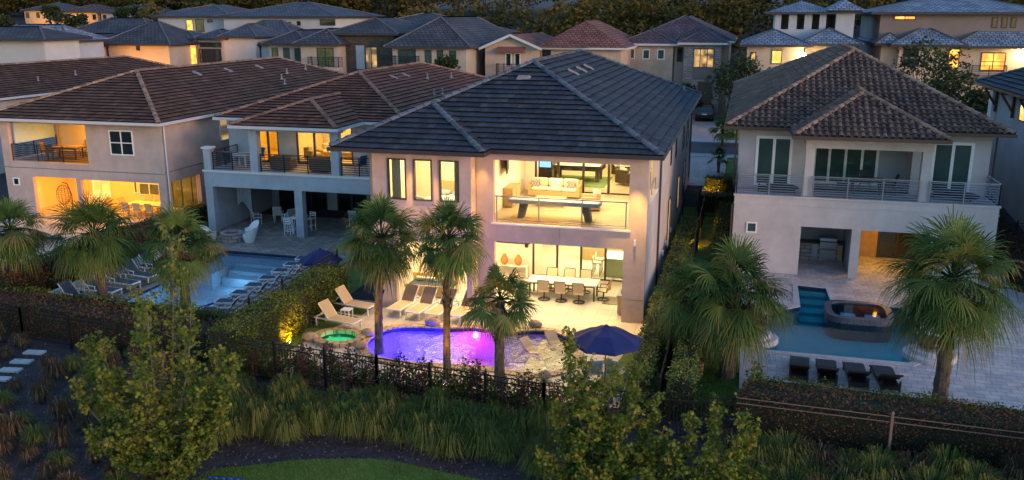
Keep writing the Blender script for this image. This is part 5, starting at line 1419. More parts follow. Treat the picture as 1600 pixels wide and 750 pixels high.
mb = MB(); mb.box(-9.5,-5.8,35.7,37.0,F+.002,F+.012); tag(mb.build('rug', M['wicker']), 'flat tan rug under the shuffleboard table', 'rug')
t = thing('potted_plant', 'little green plant in a pot behind the balcony sofa pillows', 'potted plant', (-8.55,41.95,F))
mb = MB(); mb.lathe((0,0,0), [(.14,0),(.18,.3),(.2,.5),(.16,.5)], 12); mb.build('pot', M['wicker'], t, False)
mb = MB(); rg = random.Random(2)
for k in range(60):
    a = rg.uniform(0,2*PI); e = rg.uniform(.3,1.4); d = Vector((math.cos(a)*math.cos(e), math.sin(a)*math.cos(e), math.sin(e)))*.5; s_ = Vector((-math.sin(a),math.cos(a),0))*.04
    mb.poly([Vector((0,0,.5)), Vector((0,0,.5))+d*.5+s_, Vector((0,0,.5))+d, Vector((0,0,.5))+d*.5-s_], rg.random())
mb.build('leaves', M['palm_leaf'], t, False)
# game room
t = thing('pool_table', 'black pool table with pale cloth behind the balcony glass doors', 'pool table', (-8.3,46.0,F))
mb = MB(); mb.box(-1.2,1.2,-.62,.62,.77,.80); mb.build('cloth', M['white_gloss'], t, False)
mb = MB()
for s in (-1,1): mb.box(-1.35,1.35,s*.69-.07,s*.69+.07,.6,.85); mb.box(s*1.28-.07,s*1.28+.07,-.62,.62,.6,.85)
mb.box(-1.21,1.21,-.62,.62,.58,.76); mb.build('rail', M['black'], t, False)
for x in (-1.1,1.1):
    for y in (-.5,.5): mb = MB(); mb.box(x-.1,x+.1,y-.1,y+.1,0,.6); mb.build('leg', M['black'], t, False)
mb = MB(); mb.box(-9.7,-6.6,44.0,47.2,F+.002,F+.012); tag(mb.build('rug', M['felt']), 'olive green rug under the pool table', 'rug')
t = thing('arcade_cabinet', 'dark arcade cabinet with blue screen behind the leftmost balcony door', 'arcade cabinet', (-9.6,44.0,F))
mb = MB(); mb.box(-.35,.35,-.3,.3,0,1.7); mb.build('cabinet', M['black'], t, False); mb = MB(); mb.box(-.28,.28,-.31,-.302,1.0,1.5); mb.build('screen', M['screen'] if 'screen' in M else mat('screen_glow', (.05,.2,.8), .4, emit=((.1,.35,1),1.2)), t, False)
t = thing('air_hockey_table', 'white air hockey table with green legs behind the balcony doors', 'game table', (-6.2,47.6,F), R(20))
mb = MB(); mb.box(-.55,.55,-1.1,1.1,.7,.82); mb.build('table_top', M['white_gloss'], t, False)
for y in (-.8,.8): mb = MB(); mb.box(-.4,.4,y-.1,y+.1,0,.7); mb.build('leg', M['black'], t, False)
t = thing('round_table', 'round dark table with cream chairs behind the right balcony door', 'table', (-4.95,45.9,F))
mb = MB(); mb.lathe((0,0,0), [(.3,0),(.08,.06),(.07,.68),(.65,.70),(.65,.75)], 20); mb.build('pedestal_top', M['wood_dark'], t, False)
for k, (x,y,r) in enumerate(((-5.7,45.2,-40),(-4.5,45.0,30),(-5.9,46.3,-100))):
    sofa(['front left','front right','rear left'][k]+' cream tub chair at the round game room table', (x,y,F), R(180+r), .75, 'fabric_cream','wood_dark',.7,'armchair',1,'tub chairs in the game room')
# bedroom in the wing: curtains, bed, lamp
for k, (x0,x1) in enumerate(((-14.35,-13.95),(-11.55,-11.25))):
    mb = MB(); n = 12
    for i in range(n):
        a0 = x0+(x1-x0)*i/n; a1 = x0+(x1-x0)*(i+1)/n; o0 = .04*(i % 2); o1 = .04*((i+1) % 2)
        mb.poly([(a0,34.85+o0,3.83),(a1,34.85+o1,3.83),(a1,34.85+o1,6.8),(a0,34.85+o0,6.8)])
    tag(mb.build('curtain', M['fabric_cream']), ['cream curtain behind the left bedroom window','cream curtain behind the right bedroom window'][k], 'curtain')
t = thing('bed', 'bed with white linen and grey blanket seen through the middle bedroom window', 'bed', (-12.6,36.9,3.83))
mb = MB(); mb.box(-.9,.9,-1.0,1.1,.1,.5); mb.build('base', M['white'], t, False); mb = MB(); mb.cushion(-.9,.9,-1.0,1.0,.5,.72); mb.build('mattress', M['white'], t, False)
mb = MB(); mb.box(-.92,.92,-.9,.1,.7,.75); mb.build('blanket', M['stucco_grey'], t, False); mb = MB(); mb.box(-1.0,1.0,1.1,1.2,.1,1.3); mb.build('headboard', M['wicker'], t, False)
for x in (-.45,.45): mb = MB(); mb.cushion(x-.35,x+.35,.55,.95,.72,.92); mb.build('pillow', M['stucco_grey'], t, False)
sofa('grey armchair behind the left bedroom window', (-13.6,36.4,3.83), R(160), .8, 'stucco_grey','stucco_grey',.8,'armchair',1)
# neighbour balcony and patio (grey house)
small = big_table('white square table at the left end of the grey house balcony', (-28.9,46.9,3.7), 1.0, .8, .75, 'white', 'white', 'patio table')
G7 = 'dark chairs on the grey house balcony'
bc = make_chair('dark chair beside the white table on the grey house balcony', (-29.3,46.1,3.7), R(10), G7, 'sling_navy','grey_metal',False)
dup(bc, (-28.2,47.6,3.7), R(150), 'dark chair behind the white table on the grey house balcony', G7)
for k, x in enumerate((-25.9,-23.4)): sofa(['left','right'][k]+' brown wicker love seat behind the middle railing of the grey house', (x,46.4,3.7), R(180), 1.3, 'stucco_taupe','sling_brown',.8,'sofa',2,'love seats on the balcony')
dup(bc, (-21.1,46.6,3.7), R(60), 'dark chair near the right post of the grey house balcony', G7); dup(bc, (-20.3,46.9,3.7), R(-60), 'rightmost dark chair on the grey house balcony', G7)
sofa('cream sofa inside the lit middle room of the grey house', (-24.4,50.6,3.78), 0, 2.4, nseat=3)
sofa('cream armchair inside the lit middle room of the grey house', (-25.5,49.5,3.78), R(60), .9, nseat=1, cat='armchair')
for k, (x,z) in enumerate(((-25.3,5.5),(-24.3,5.6),(-23.0,5.5))):
    t = thing('picture', ['left','middle','right'][k]+' framed picture on the wall of the lit middle room', 'picture', (x,53.14,z), 0, 'pictures in the lit room')
    mb = MB(); mb.box(-.25,.25,-.02,.02,-.35,.35); mb.build('frame', M['wood_dark'], t, False); mb = MB(); mb.box(-.2,.2,-.03,-.021,-.3,.3); mb.build('canvas', M['art'], t, False)
t = thing('fire_pit', 'round dark stone fire pit beside white egg chairs by the long pool', 'fire pit', (-27.75,43.4,0))
mb = MB(); n = 20
P0 = [(.62,0),(.62,.42),(.66,.43),(.66,.5),(.42,.5),(.42,.25)]; mb.lathe((0,0,0.004), P0, 22); mb.build('bowl_wall', M['stone_pale'], t, False)
def egg_chair(label, loc, rz):
    t = thing('egg_chair', label, 'egg chair', loc, rz, 'white egg chairs round the fire pit')
    mb = MB(); n = 18; L = 5
    def pt(k, l, ins):
        a = 2*PI*k/n; top = .50+.42*max(0, math.cos(a-PI/2))**.8; f = l/L; rr = (.25+.17*math.sin(f*1.5))-ins
        return (rr*math.cos(a), rr*math.sin(a)+.10*f*f, top*f)
    for l in range(L):
        for k in range(n):
            mb.poly([pt(k,l,0),pt(k+1,l,0),pt(k+1,l+1,0),pt(k,l+1,0)])
            if l > 1: mb.poly([pt(k,l,.04),pt(k+1,l,.04),pt(k+1,l+1,.04),pt(k,l+1,.04)])
    for k in range(n): mb.poly([pt(k,L,0),pt(k+1,L,0),pt(k+1,L,.04),pt(k,L,.04)])
    mb.build('shell', M['white'], t, False)
    mb = MB(); mb.lathe((0,0,.3), [(.30,0),(.33,.08),(.28,.1)], 14); mb.build('seat', M['white'], t, False)
    return t
ec = egg_chair('white egg chair behind the fire pit', (-27.2,44.5,.004), R(-30))
for (x,y,r,l) in ((-26.6,43.3,-100,'white egg chair right of the fire pit'),(-28.9,43.0,100,'white egg chair left of the fire pit')): dup(ec, (x,y,.004), R(r), l, 'white egg chairs round the fire pit')
big_table('tall white bar table beside the middle column of the grey house patio', (-24.9,46.0,.004), .8, .8, 1.02, 'white', 'white', 'bar table', lw=.05)
def stool(label, loc, rz):
    t = thing('bar_chair', label, 'bar chair', loc, rz, 'white bar chairs at the tall table')
    mb = MB(); mb.box(-.2,.2,-.2,.2,.68,.72); mb.build('seat', M['white'], t, False)
    mb = MB(); 
    for x in (-.2,.2): mb.bar((x,-.2,.72),(x,-.24,1.08),.03,.03)
    for z in (.85,.95,1.05): mb.bar((-.2,-.23,z),(.2,-.23,z),.03,.04)
    mb.build('backrest', M['white'], t, False)
    for x in (-.19,.19):
        for y in (-.19,.19): mb = MB(); mb.bar((x,y,0),(x,y,.68),.035,.035); mb.build('leg', M['white'], t, False)
    mb = MB(); mb.bar((-.19,-.19,.25),(.19,-.19,.25),.025,.025); mb.bar((-.19,.19,.25),(.19,.19,.25),.025,.025); mb.build('foot_rail', M['white'], t, False)
    return t
st = stool('white bar chair with slatted back in front of the tall table', (-25.3,45.5,.004), R(0)); dup(st, (-25.7,46.4,.004), R(-90), 'white bar chair left of the tall table', 'white bar chairs at the tall table')
dup(st, (-24.6,46.9,.004), R(170), 'white bar chair behind the tall table', 'white bar chairs at the tall table')
G8 = 'pale chairs in the dark patio'
dk = make_chair('pale chair at the left of the dark patio', (-28.6,47.5,.004), R(-40), G8, 'concrete','white',False)
for (x,y,r,l) in ((-27.6,48.4,20,'pale chair in the middle of the dark patio, by the wall'),(-26.6,47.9,60,'pale chair in the dark patio beside the bar chairs'),(-22.5,48.5,0,'pale chair behind the right half of the dark patio')): dup(dk, (x,y,.004), R(r), l, G8)
mb = MB()
for i in range(14):
    a0 = -29.7+.07*i; mb.poly([(a0,47.3+.06*(i%2),1.1+.3*math.sin(i*.35)),(a0+.07,47.3+.06*((i+1)%2),1.1+.3*math.sin((i+1)*.35)),(a0+.07,47.3+.06*((i+1)%2),2.7),(a0,47.3+.06*(i%2),2.7)])
tag(mb.build('curtain', M['stucco_grey']), 'white curtain gathered up at the left of the dark patio', 'curtain')
# orange house
t = thing('hanging_chair', 'hanging egg chair on a curved stand in the orange lit patio', 'hanging chair', (-42.0,46.9,.03))
mb = MB(); mb.tube([(.3,.3,0),(.35,.32,1.2),(.2,.2,1.95),(0,0,2.05)], .03); mb.tube([(-.4,0,.03),(.3,.3,.03),(.5,-.3,.03)], .03); mb.build('stand', M['black_metal'], t, False)
mb = MB(); n = 12
for k in range(n):
    th = 2*PI*k/n; mb.tube([(.42*math.sin(e)*math.cos(th), .42*math.sin(e)*math.sin(th), 1.25-.65*math.cos(e)) for e in [PI*j/8 for j in range(9)]], .012, n=4)
for z in (-.4,-.15,.1,.35):
    rr = .42*math.sqrt(max(.01,1-(z/.65)**2)); mb.tube([(rr*math.cos(2*PI*k/14), rr*math.sin(2*PI*k/14), 1.25+z) for k in range(15)], .012, n=4)
mb.build('basket', M['bronze'], t, False)
sofa('pale low sofa in the left half of the orange lit patio', (-40.9,48.3,.05), 0, 2.0, nseat=2)
big_table('long pale dining table in the orange lit patio', (-36.5,47.9,.05), 2.6, 1.1, .76, 'white_gloss', 'wood', 'dining table')
G9 = 'dining chairs in the orange lit patio'
oc = make_chair('front left dining chair in the orange lit patio', (-37.3,47.0,.05), R(0), G9, 'sling_tan','wood',False)
for (x,y,r,l) in ((-36.5,47.0,3,'front middle dining chair in the orange lit patio'),(-35.6,47.0,-4,'front right dining chair in the orange lit patio'),(-37.3,48.8,180,'rear left dining chair in the orange lit patio'),(-36.5,48.8,180,'rear middle dining chair in the orange lit patio'),(-38.2,47.9,-90,'dining chair at the left end of the orange patio table')): dup(oc, (x,y,.05), R(r), l, G9)
big_table('table behind the railing of the corner balcony at far left', (-41.9,47.6,3.57), 2.0, .9, .74, 'wood', 'wood_dark', 'patio table')
G10 = 'chairs on the corner balcony at far left'
ac = make_chair('leftmost chair on the corner balcony at far left', (-43.3,47.4,3.57), R(-80), G10, 'sling_brown','wood_dark',False)
for (x,y,r,l) in ((-42.2,46.7,0,'front chair at the table on the far left corner balcony'),(-41.3,48.5,180,'rear chair at the table on the far left corner balcony'),(-39.6,47.5,50,'rightmost chair on the corner balcony, in the lit corner')): dup(ac, (x,y,3.57), R(r), l, G10)
# right house patio kitchen
t = thing('outdoor_kitchen', 'outdoor kitchen counter with stainless grill in the dark patio at right', 'outdoor kitchen', (4.3,47.7,.004))
mb = MB(); mb.box(-1.2,1.15,-.35,.35,0,.9); mb.build('counter_base', M['stone_pale'], t, False)
mb = MB(); mb.box(-1.22,1.18,-.4,.38,.9,.96); mb.build('counter', M['wood_dark'], t, False)
mb = MB(); mb.box(.0,.85,-.42,.3,.72,1.02); mb.cone((.0,0,1.05),(.85,0,1.05),.22,.22,10); mb.build('grill', M['grey_metal'], t, False)
mb = MB(); mb.box(-.35,-.1,-.37,-.355,.2,.85); mb.box(.05,.8,-.37,-.355,.1,.6); mb.build('cabinet_door', M['grey_metal'], t, False)
mb = MB(); mb.box(.92,1.14,-.38,-.355,.1,.85); mb.build('fridge', M['wicker'], t, False)
t = thing('pendant_lamp', 'small glowing pendant lamp inside the amber patio at right', 'lamp', (7.3,47.2,3.0)); mb = MB(); mb.lathe((0,0,-.35), [(.04,0),(.09,.05),(.09,.25),(.04,.32)], 10); mb.build('shade', M['lamp_soft'], t, False); mb = MB(); mb.cone((0,0,-.03),(0,0,.4),.01,.01,5); mb.build('cord', M['black'], t, False)
big_table('table on the middle balcony of the barrel tiled house', (6.1,46.1,3.93), 1.5, .9, .74, 'wood_dark', 'black', 'patio table')
G11 = 'chairs on the middle balcony at right'
rc = make_chair('left chair on the middle balcony of the barrel tiled house', (5.0,46.0,3.93), R(-90), G11, 'sling_black','black',False)
dup(rc, (7.2,46.1,3.93), R(90), 'right chair on the middle balcony of the barrel tiled house', G11); dup(rc, (6.1,46.7,3.93), R(180), 'rear chair on the middle balcony of the barrel tiled house', G11)
# low pale walls, hose, stump
mb = MB(); mb.box(-29.75,-29.5,30.3,42,0,.42); mb.box(-29.5,-27.2,30.3,30.5,0,.3); tag(mb.build('garden_wall', M['white']), 'low white garden wall along the left side of the long pool', 'wall')
mb = MB(); mb.box(.45,.69,29.2,44.3,-.03,.1); tag(mb.build('garden_wall', M['concrete']), 'low pale edging wall between the side lawn and the right terrace', 'wall')
def hose(pts, r, m, label):
    mb = MB(); P = []
    for i in range(len(pts)-1):
        p0 = pts[max(0,i-1)]; p1 = pts[i]; p2 = pts[i+1]; p3 = pts[min(len(pts)-1,i+2)]
        for k in range(5):
            t = k/5; P.append(tuple(.5*((2*p1[a])+(-p0[a]+p2[a])*t+(2*p0[a]-5*p1[a]+4*p2[a]-p3[a])*t*t+(-p0[a]+3*p1[a]-3*p2[a]+p3[a])*t**3) for a in range(3)))
    mb.tube(P+[pts[-1]], r, n=6); tag(mb.build('hose', M[m], smooth=True), label, 'hose')
hose([(-14.2,19.95,-.33),(-13.2,20.05,-.31),(-12.2,19.9,-.32),(-11.2,19.6,-.33),(-10.6,19.3,-.34)], .03, 'hose', 'blue hose lying on the lawn at the bottom edge')
hose([(-22.0,34.2,.03),(-22.3,33.2,.02),(-22.6,32.2,.02),(-22.2,31.2,.03),(-21.6,31.0,.03)], .04, 'hose', 'blue pool hose curling over the long pool edge')
hose([(-27.4,31.2,.04),(-27.1,32.6,.04),(-27.2,34,.04),(-26.9,35.5,.04),(-27.1,37,.04)], .03, 'dark_frame', 'dark hose trailing in front of the left chaises')
mb = MB(); mb.lathe((-1.0,30.2,-.02), [(.2,0),(.19,.3),(.21,.5),(.2,.52)], 14); tag(mb.build('tree_stump', M['wood']), 'pale cut stump on the side lawn left of the big right palm', 'stump')
# parked car at the head of the driveway
def car(label, loc, rz, m):
    t = thing('parked_car', label, 'car', loc, rz)
    prof = [(-2.3,.35),(-2.32,.75),(-2.22,1.02),(-1.95,1.55),(-1.7,1.72),(.2,1.74),(.95,1.15),(2.15,1.0),(2.32,.72),(2.3,.35)]
    mb = MB(); n = len(prof); L = []; 
    for s in (-1,1):
        for (y,z) in prof: L.append((s*(.95 if z < 1.1 else .95-.28*(z-1.1)/.64), y, z))
    mb.add(L, [tuple(range(n)), tuple(range(2*n-1,n-1,-1))]+[(k,(k+1)%n+0,(k+1)%n+n,k+n) for k in range(n)]); mb.build('body', m, t, False)
    mb = MB(); mb.poly([(-.72,-2.235,1.06),(.72,-2.235,1.06),(.66,-1.99,1.53),(-.66,-1.99,1.53)]); mb.poly([(-.74,1.0,1.13),(.74,1.0,1.13),(.66,.26,1.72),(-.66,.26,1.72)])
    mb.build('windscreen', M['glass_dark'], t, False)
    for s in (-1,1):
        mb = MB(); mb.poly([(s*.962,-1.8,1.14),(s*.962,.8,1.14),(s*.82,.15,1.62),(s*.82,-1.6,1.62)]); mb.build('side_window', M['glass_dark'], t, False)
        for y in (-1.45,1.45):
            mb = MB(); mb.cone((s*.98,y,.35),(s*.74,y,.35),.35,.35,18); wh = mb.build('wheel', M['black'], t, False)
            mb = MB(); mb.cone((s*.99,y,.35),(s*.981,y,.35),.2,.22,12); r_ = mb.build('rim', M['grey_metal'], wh, False)
        mb = MB(); mb.box(s*.82-.1,s*.82+.1,-2.36,-2.3,.8,1.0); mb.build('tail_light', mat('tail_light', (.4,.02,.02), .3), t, False)
        mb = MB(); mb.box(s*1.06-.1,s*1.06+.08,.7,.85,1.1,1.25); mb.build('mirror', m, t, False)
    mb = MB(); mb.box(-.26,.26,-2.36,-2.31,.72,.86); mb.build('number_plate', M['white'], t, False)
    mb = MB(); mb.box(-.94,.94,-2.4,-2.3,.38,.6); mb.build('bumper', M['black'], t, False)
    return t
car('black car parked at the head of the far driveway, seen from behind', (-3.95,98.2,1.53), 0, mat('car_paint', (.015,.018,.025), .25, coat=.6))
# garden and landscape lamps
def garden_lamp(label, loc, tgt, power, col, ang=80):
    t = thing('garden_spotlight', label, 'garden light', loc, 0, 'landscape spotlights')
    mb = MB(); mb.cone((0,0,0),(0,0,.18),.012,.012,6); mb.build('stake', M['black_metal'], t, False)
    mb = MB(); d = (Vector(tgt)-Vector(loc)).normalized(); c = Vector((0,0,.22)); mb.cone(c-d*.06, c+d*.06, .03, .05, 10); mb.build('housing', M['black_metal'], t, False)
    mb = MB(); mb.cone(c+d*.061, c+d*.07, .042, .042, 10); mb.build('lens', M['lamp_hot'], t, False)
    spot('garden_light', tuple(Vector(loc)+c+d*.09), tgt, power*2, col, ang, .03)
garden_lamp('garden spotlight glowing beside the hedge left of the green spa', (-16.3,28.9,0), (-17.6,30.2,1.4), 130, AMBER, 110)
garden_lamp('garden spotlight glowing among the shrubs below the second palm', (-9.3,26.6,0), (-9.7,28.0,4), 60, AMBER, 90)
garden_lamp('garden spotlight at the foot of the left palm of the main garden', (-13.6,28.3,0), (-12.95,29.7,4.5), 90, AMBER, 80)
garden_lamp('garden spotlight between the fence and the far left shrubs', (-17.6,26.6,0), (-17.9,28.3,1.3), 90, AMBER, 110)
garden_lamp('garden spotlight on the side lawn behind the house', (-2.3,48,.0), (-1.6,54,1.0), 70, AMBER, 110)
garden_lamp('garden spotlight under the small verge palm', (-1.9,60.0,.7), (-1.3,64,2), 30, AMBER, 110)
garden_lamp('garden spotlight in the side hedge near the big palm', (-2.6,33.4,.0), (-2.2,31,2.0), 45, YEL, 120)
for (x,y,p) in ((18.5,86,90),(1.5,87,60)): point('street_glow', (x,y,3.0), p, AMBER, .3)

# ------------------------------------------------------------------ vegetation
def rnd_dirs(rg, n, zb=0.0):
    v = rg.normal(size=(n,3)); v[:,2] = v[:,2]*.7+zb
    return v/np.linalg.norm(v, axis=1, keepdims=True)
def leafV(rg, P, size, star=False, flat=.5, aspect=.32):
    """one polygon per point"""
    n = len(P); d = rnd_dirs(rg, n, -.1); nr = rnd_dirs(rg, n, flat*2)
    s = np.cross(d, nr); s /= np.linalg.norm(s, axis=1, keepdims=True)+1e-9
    u = np.cross(s, d)
    L = (size*rg.uniform(.65,1.25,size=(n,1)))
    if not star:
        V = np.stack([P, P+d*L*.45+s*L*aspect-u*L*.06, P+d*L, P+d*L*.45-s*L*aspect-u*L*.06], 1)
        return V.reshape(-1,3), 4
    a = [(0,0),(-.45,.12),(-.28,.34),(-.62,.62),(-.2,.6),(0,1.0),(.2,.6),(.62,.62),(.28,.34),(.45,.12)]
    V = np.stack([P+s*L*x+d*L*y+u*L*(-.12*abs(x)) for x,y in a], 1)
    return V.reshape(-1,3), 10
def hedge(label, pts, w_, z1, m='leaf_hedge', dens=260, size=.085, z0=0.0, cat='hedge', name='hedge', group=None, rough=.06, up=None, seed=1):
    """clipped hedge along a polyline; core mass plus leaves on its surface"""
    rg = np.random.default_rng(seed)
    core = MB(); PP = []; RR = []
    for a, b in zip(pts[:-1], pts[1:]):
        A = np.array([*a,0.]); B = np.array([*b,0.]); L = np.linalg.norm(B-A); d = (B-A)/L; s = np.array([-d[1],d[0],0])
        g = gh((a[0]+b[0])/2,(a[1]+b[1])/2)+z0
        hw = w_/2; k = .12
        c = [A-s*(hw-k), B-s*(hw-k), B+s*(hw-k), A+s*(hw-k)]
        core.add([tuple(c[i]+np.array([0,0,g-.1])) for i in range(4)]+[tuple(c[i]+np.array([0,0,g+z1-k])) for i in range(4)], [(4,5,6,7),(0,1,5,4),(1,2,6,5),(2,3,7,6),(3,0,4,7)], .0)
        for (nn, f) in ((int(L*z1*dens), 's0'),(int(L*z1*dens), 's1'),(int(L*w_*dens), 't'),(int(w_*z1*dens),'e0'),(int(w_*z1*dens),'e1')):
            u = rg.uniform(0,L,nn); v = rg.uniform(0,1,nn); off = rg.normal(0,rough,nn)-.04
            bump = .10*np.sin(u*1.7+seed)+.06*np.sin(u*4.1+v*5)
            off = off+bump*.6
            if f == 't': P = A+np.outer(u,d)+np.outer((v-.5)*w_,s); P[:,2] = g+z1+off
            elif f[0] == 's':
                sg = -1 if f == 's0' else 1; P = A+np.outer(u,d)+np.outer(sg*(hw+off),s); P[:,2] = g+v*z1
            else:
                uu = (-off if f == 'e0' else L+off); P = A+np.outer(uu*np.ones(nn),d)+np.outer((v-.5)*w_,s); P[:,2] = g+rg.uniform(0,z1,nn)
            PP.append(P)
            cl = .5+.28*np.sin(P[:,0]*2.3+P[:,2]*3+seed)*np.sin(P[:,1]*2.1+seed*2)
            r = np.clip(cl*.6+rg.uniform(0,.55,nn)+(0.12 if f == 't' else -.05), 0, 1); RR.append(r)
    P = np.concatenate(PP); r = np.concatenate(RR)
    t = thing(name, label, cat, (pts[0][0],pts[0][1],gh(*pts[0])), 0, group)
    V, n = leafV(rg, P, size)
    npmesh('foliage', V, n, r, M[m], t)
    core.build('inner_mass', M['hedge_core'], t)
    return t
M['leaf_lime'] = mat('lime_leaf', (.08,.12,.02), .45, rnd=[(.03,.055,.012),(.07,.11,.02),(.13,.17,.028),(.20,.22,.035)], trans=.25)
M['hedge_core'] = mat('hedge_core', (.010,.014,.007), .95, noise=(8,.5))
hedge('tall clipped hedge between the lagoon garden and the long pale pool', [(-17.25,25.9),(-17.25,35.0)], 1.25, 1.75, dens=330, seed=2)
hedge('dark hedge along the fence in front of the long pale pool at left', [(-38,28.6),(-27,28.3),(-17.9,27.2)], 1.3, 1.3, 'leaf_rust', 200, seed=3)
hedge('lower green hedge top behind the rusty hedge at left', [(-33,29.7),(-18.2,29.1)], .7, 1.2, 'leaf_hedge', 220, seed=13)
hedge('reddish brown hedge behind the wire fence before the dark chaises', [(.5,26.3),(9,25.9),(20,25.2)], 1.2, 1.45, 'leaf_rust', 250, seed=4)
hedge('low green hedge along the edge of the right terrace', [(.9,28.2),(9,27.7),(18,27.2)], .7, .95, 'leaf_hedge', 260, seed=5)
hedge('yellow green side hedge close to the main house, lit from the lawn', [(-2.75,26.6),(-2.75,36),(-2.65,51)], .75, 1.25, 'leaf_lime', 260, seed=6)
hedge('clipped lime hedge beside the side lawn, right of the dark fence', [(-1.35,26.4),(-1.3,32.5)], .8, 1.45, 'leaf_lime', 280, seed=7)
hedge('low hedge running behind the orange lit patio terrace', [(-33.0,36.0),(-32.4,48)], .9, 1.1, seed=8, dens=160)
hedge('tall brown reed hedge behind the left palms', [(-30.6,29.8),(-30.4,41)], 1.0, 1.7, 'leaf_rust', 200, size=.14, seed=9)
hedge('clipped hedge beside the drive behind the gate', [(-2.4,56.6),(-.4,56.6)], 1.2, 1.1, 'leaf_lime', 120, size=.11, seed=10)
hedge('small clipped hedge at the foot of the verge palm', [(-2.2,61.5),(-.4,61.5)], 1.6, .9, 'leaf_lime', 110, size=.12, seed=11)
hedge('dark hedge against the right house wall in the alley', [(-.75,45),(-.7,55.5)], .8, 1.3, seed=12, dens=120, size=.1)
hedge('dark shrubs between the right house and the edge house', [(13.6,44),(14.0,56)], 1.6, 1.2, 'leaf_rust', 100, size=.14, seed=14)
# --- fences
def fence(label, pts, hgt=1.5, m='black_metal', gap=.115, post=2.3, name='iron_fence', pick=True, zoff=0, group=None, pr=.008):
    t = thing(name, label, 'fence', (pts[0][0],pts[0][1],gh(*pts[0])), 0, group)
    rail = MB(); pk = MB()
    for a, b in zip(pts[:-1], pts[1:]):
        L = math.dist(a,b); n = max(1, round(L/post))
        za = gh(*a)+zoff; zb = gh(*b)+zoff
        for z in (hgt-.03, hgt-.2, .15): rail.bar((a[0],a[1],za+z),(b[0],b[1],zb+z),.03 if pick else .02,.03 if pick else .02)
        for i in range(n+1):
            x = a[0]+(b[0]-a[0])*i/n; y = a[1]+(b[1]-a[1])*i/n; z = za+(zb-za)*i/n
            mb = MB(); mb.box(x-.035,x+.035,y-.035,y+.035,z-.1,z+hgt+.08); mb.cone((x,y,z+hgt+.08),(x,y,z+hgt+.14),.05,.01,6); mb.build('post', M[m], t)
        if pick:
            k = int(L/gap)
            for i in range(k):
                f = (i+.5)/k; x = a[0]+(b[0]-a[0])*f; y = a[1]+(b[1]-a[1])*f; z = za+(zb-za)*f
                pk.cone((x,y,z+.08),(x,y,z+hgt),pr,pr,4,cap=False)
    rail.build('rail', M[m], t)
    if pick: pk.build('pickets', M[m], t)
    return t
fence('black iron picket fence below the lagoon pool', [(-17.2,26.0),(-11.3,25.55),(-5.45,24.95)], 1.5, pr=.011)
fence('black iron picket fence running from the corner post behind the right young tree', [(-5.45,24.95),(.3,25.3)], 1.45, pr=.011)
M['fence_pink'] = mat('weathered_rail', (.22,.14,.13), .5, metal=.3)
fence('thin weathered rail fence in front of the reddish hedge at lower right', [(.3,25.35),(9,24.95),(20,24.3)], 1.5, 'fence_pink', post=4.4, pick=False)
fence('black iron fence in front of the rusty hedge at lower left', [(-17.2,26.0),(-27,27.1),(-38,27.4)], 1.3, gap=.14)
fence('black fence along the top of the tall hedge beside the lagoon garden', [(-17.9,26.2),(-17.9,36.5)], 1.9, gap=.14)
fence('dark side fence along the alley between the houses', [(-2.0,26),(-1.95,54.6)], 1.5, gap=.15)
g = fence('black iron gate and fence across the end of the alley', [(-3.25,54.8),(-.3,54.8)], 1.7, name='iron_gate', post=1.0, gap=.12, pr=.014); g['category'] = 'gate'
fence('black fence at the foot of the edge house at far right', [(12.2,52),(16,52)], 1.5, post=1.3)
# --- palms
def palm_crown(rg, r, nf, nl=34, lo=-55, droop=.22, wid=.042):
    V = []; Rr = []; pet = MB()
    for i in range(nf):
        f = i/nf
        az = i*2.39996+rg.uniform(-.3,.3)
        el = R(84-(84-lo)*f**.85)+rg.uniform(-.28,.28)
        d = np.array([math.cos(az)*math.cos(el), math.sin(az)*math.cos(el), math.sin(el)])
        Lp = r*(.46+.16*f)*rg.uniform(.8,1.15) if el > -.3 else r*.46*rg.uniform(.8,1.1)
        Lb = r*.46*rg.uniform(.7,1.25)
        sag = np.array([0,0,-.10*r*math.cos(el)])
        hub = d*Lp+sag
        pet.tube([(0,0,0), tuple(d*Lp*.5+sag*.2), tuple(hub)], .022, .014, 4, .35)
        dd = d+np.array([0,0,-.35*math.cos(el)]); dd /= np.linalg.norm(dd)
        s = np.cross(dd, [0,0,1]); 
        if np.linalg.norm(s) < .1: s = np.array([1.,0,0])
        s /= np.linalg.norm(s)
        roll = rg.uniform(-.5,.5); nrm = np.cross(s, dd); s = s*math.cos(roll)+nrm*math.sin(roll); nrm = np.cross(s, dd)
        age = max(0, f-.72)/.28
        base = rg.uniform(.0,.62)
        for k in range(nl):
            ph = R(-125+250*(k+.5)/nl)+rg.uniform(-.03,.03)
            q = dd*math.cos(ph)+s*math.sin(ph)+nrm*(-.18*abs(math.sin(ph)))
            q /= np.linalg.norm(q)
            L = Lb*(1-.25*abs(ph)/2.2)*rg.uniform(.85,1.1)
            wv = np.cross(q, nrm); wv /= np.linalg.norm(wv)+1e-9; w_ = wid*.5
            dz = np.array([0,0,-1.])*L*(droop+.35*f)*rg.uniform(.4,1.6)
            p1 = hub+q*L*.5+dz*.12; p2 = hub+q*L*.8+dz*.42; p3 = hub+q*L*.97+dz
            h0 = hub+q*L*.06
            V += [h0-wv*w_*.4, h0+wv*w_*.4, p1+wv*w_, p1-wv*w_, p1-wv*w_, p1+wv*w_, p2+wv*w_*.75, p2-wv*w_*.75, p2-wv*w_*.75, p2+wv*w_*.75, p3+wv*.003, p3-wv*.003]
            c = base+rg.uniform(-.08,.12)+(.25 if rg.random() < .05 else 0)
            if (age > 0 and rg.random() < age*.8) or (i % 11 == 7): c = rg.uniform(.65,1.0)
            c = min(1, max(0, c)); Rr += [c, c, min(1,c+.12)]
    return np.array(V), Rr, pet
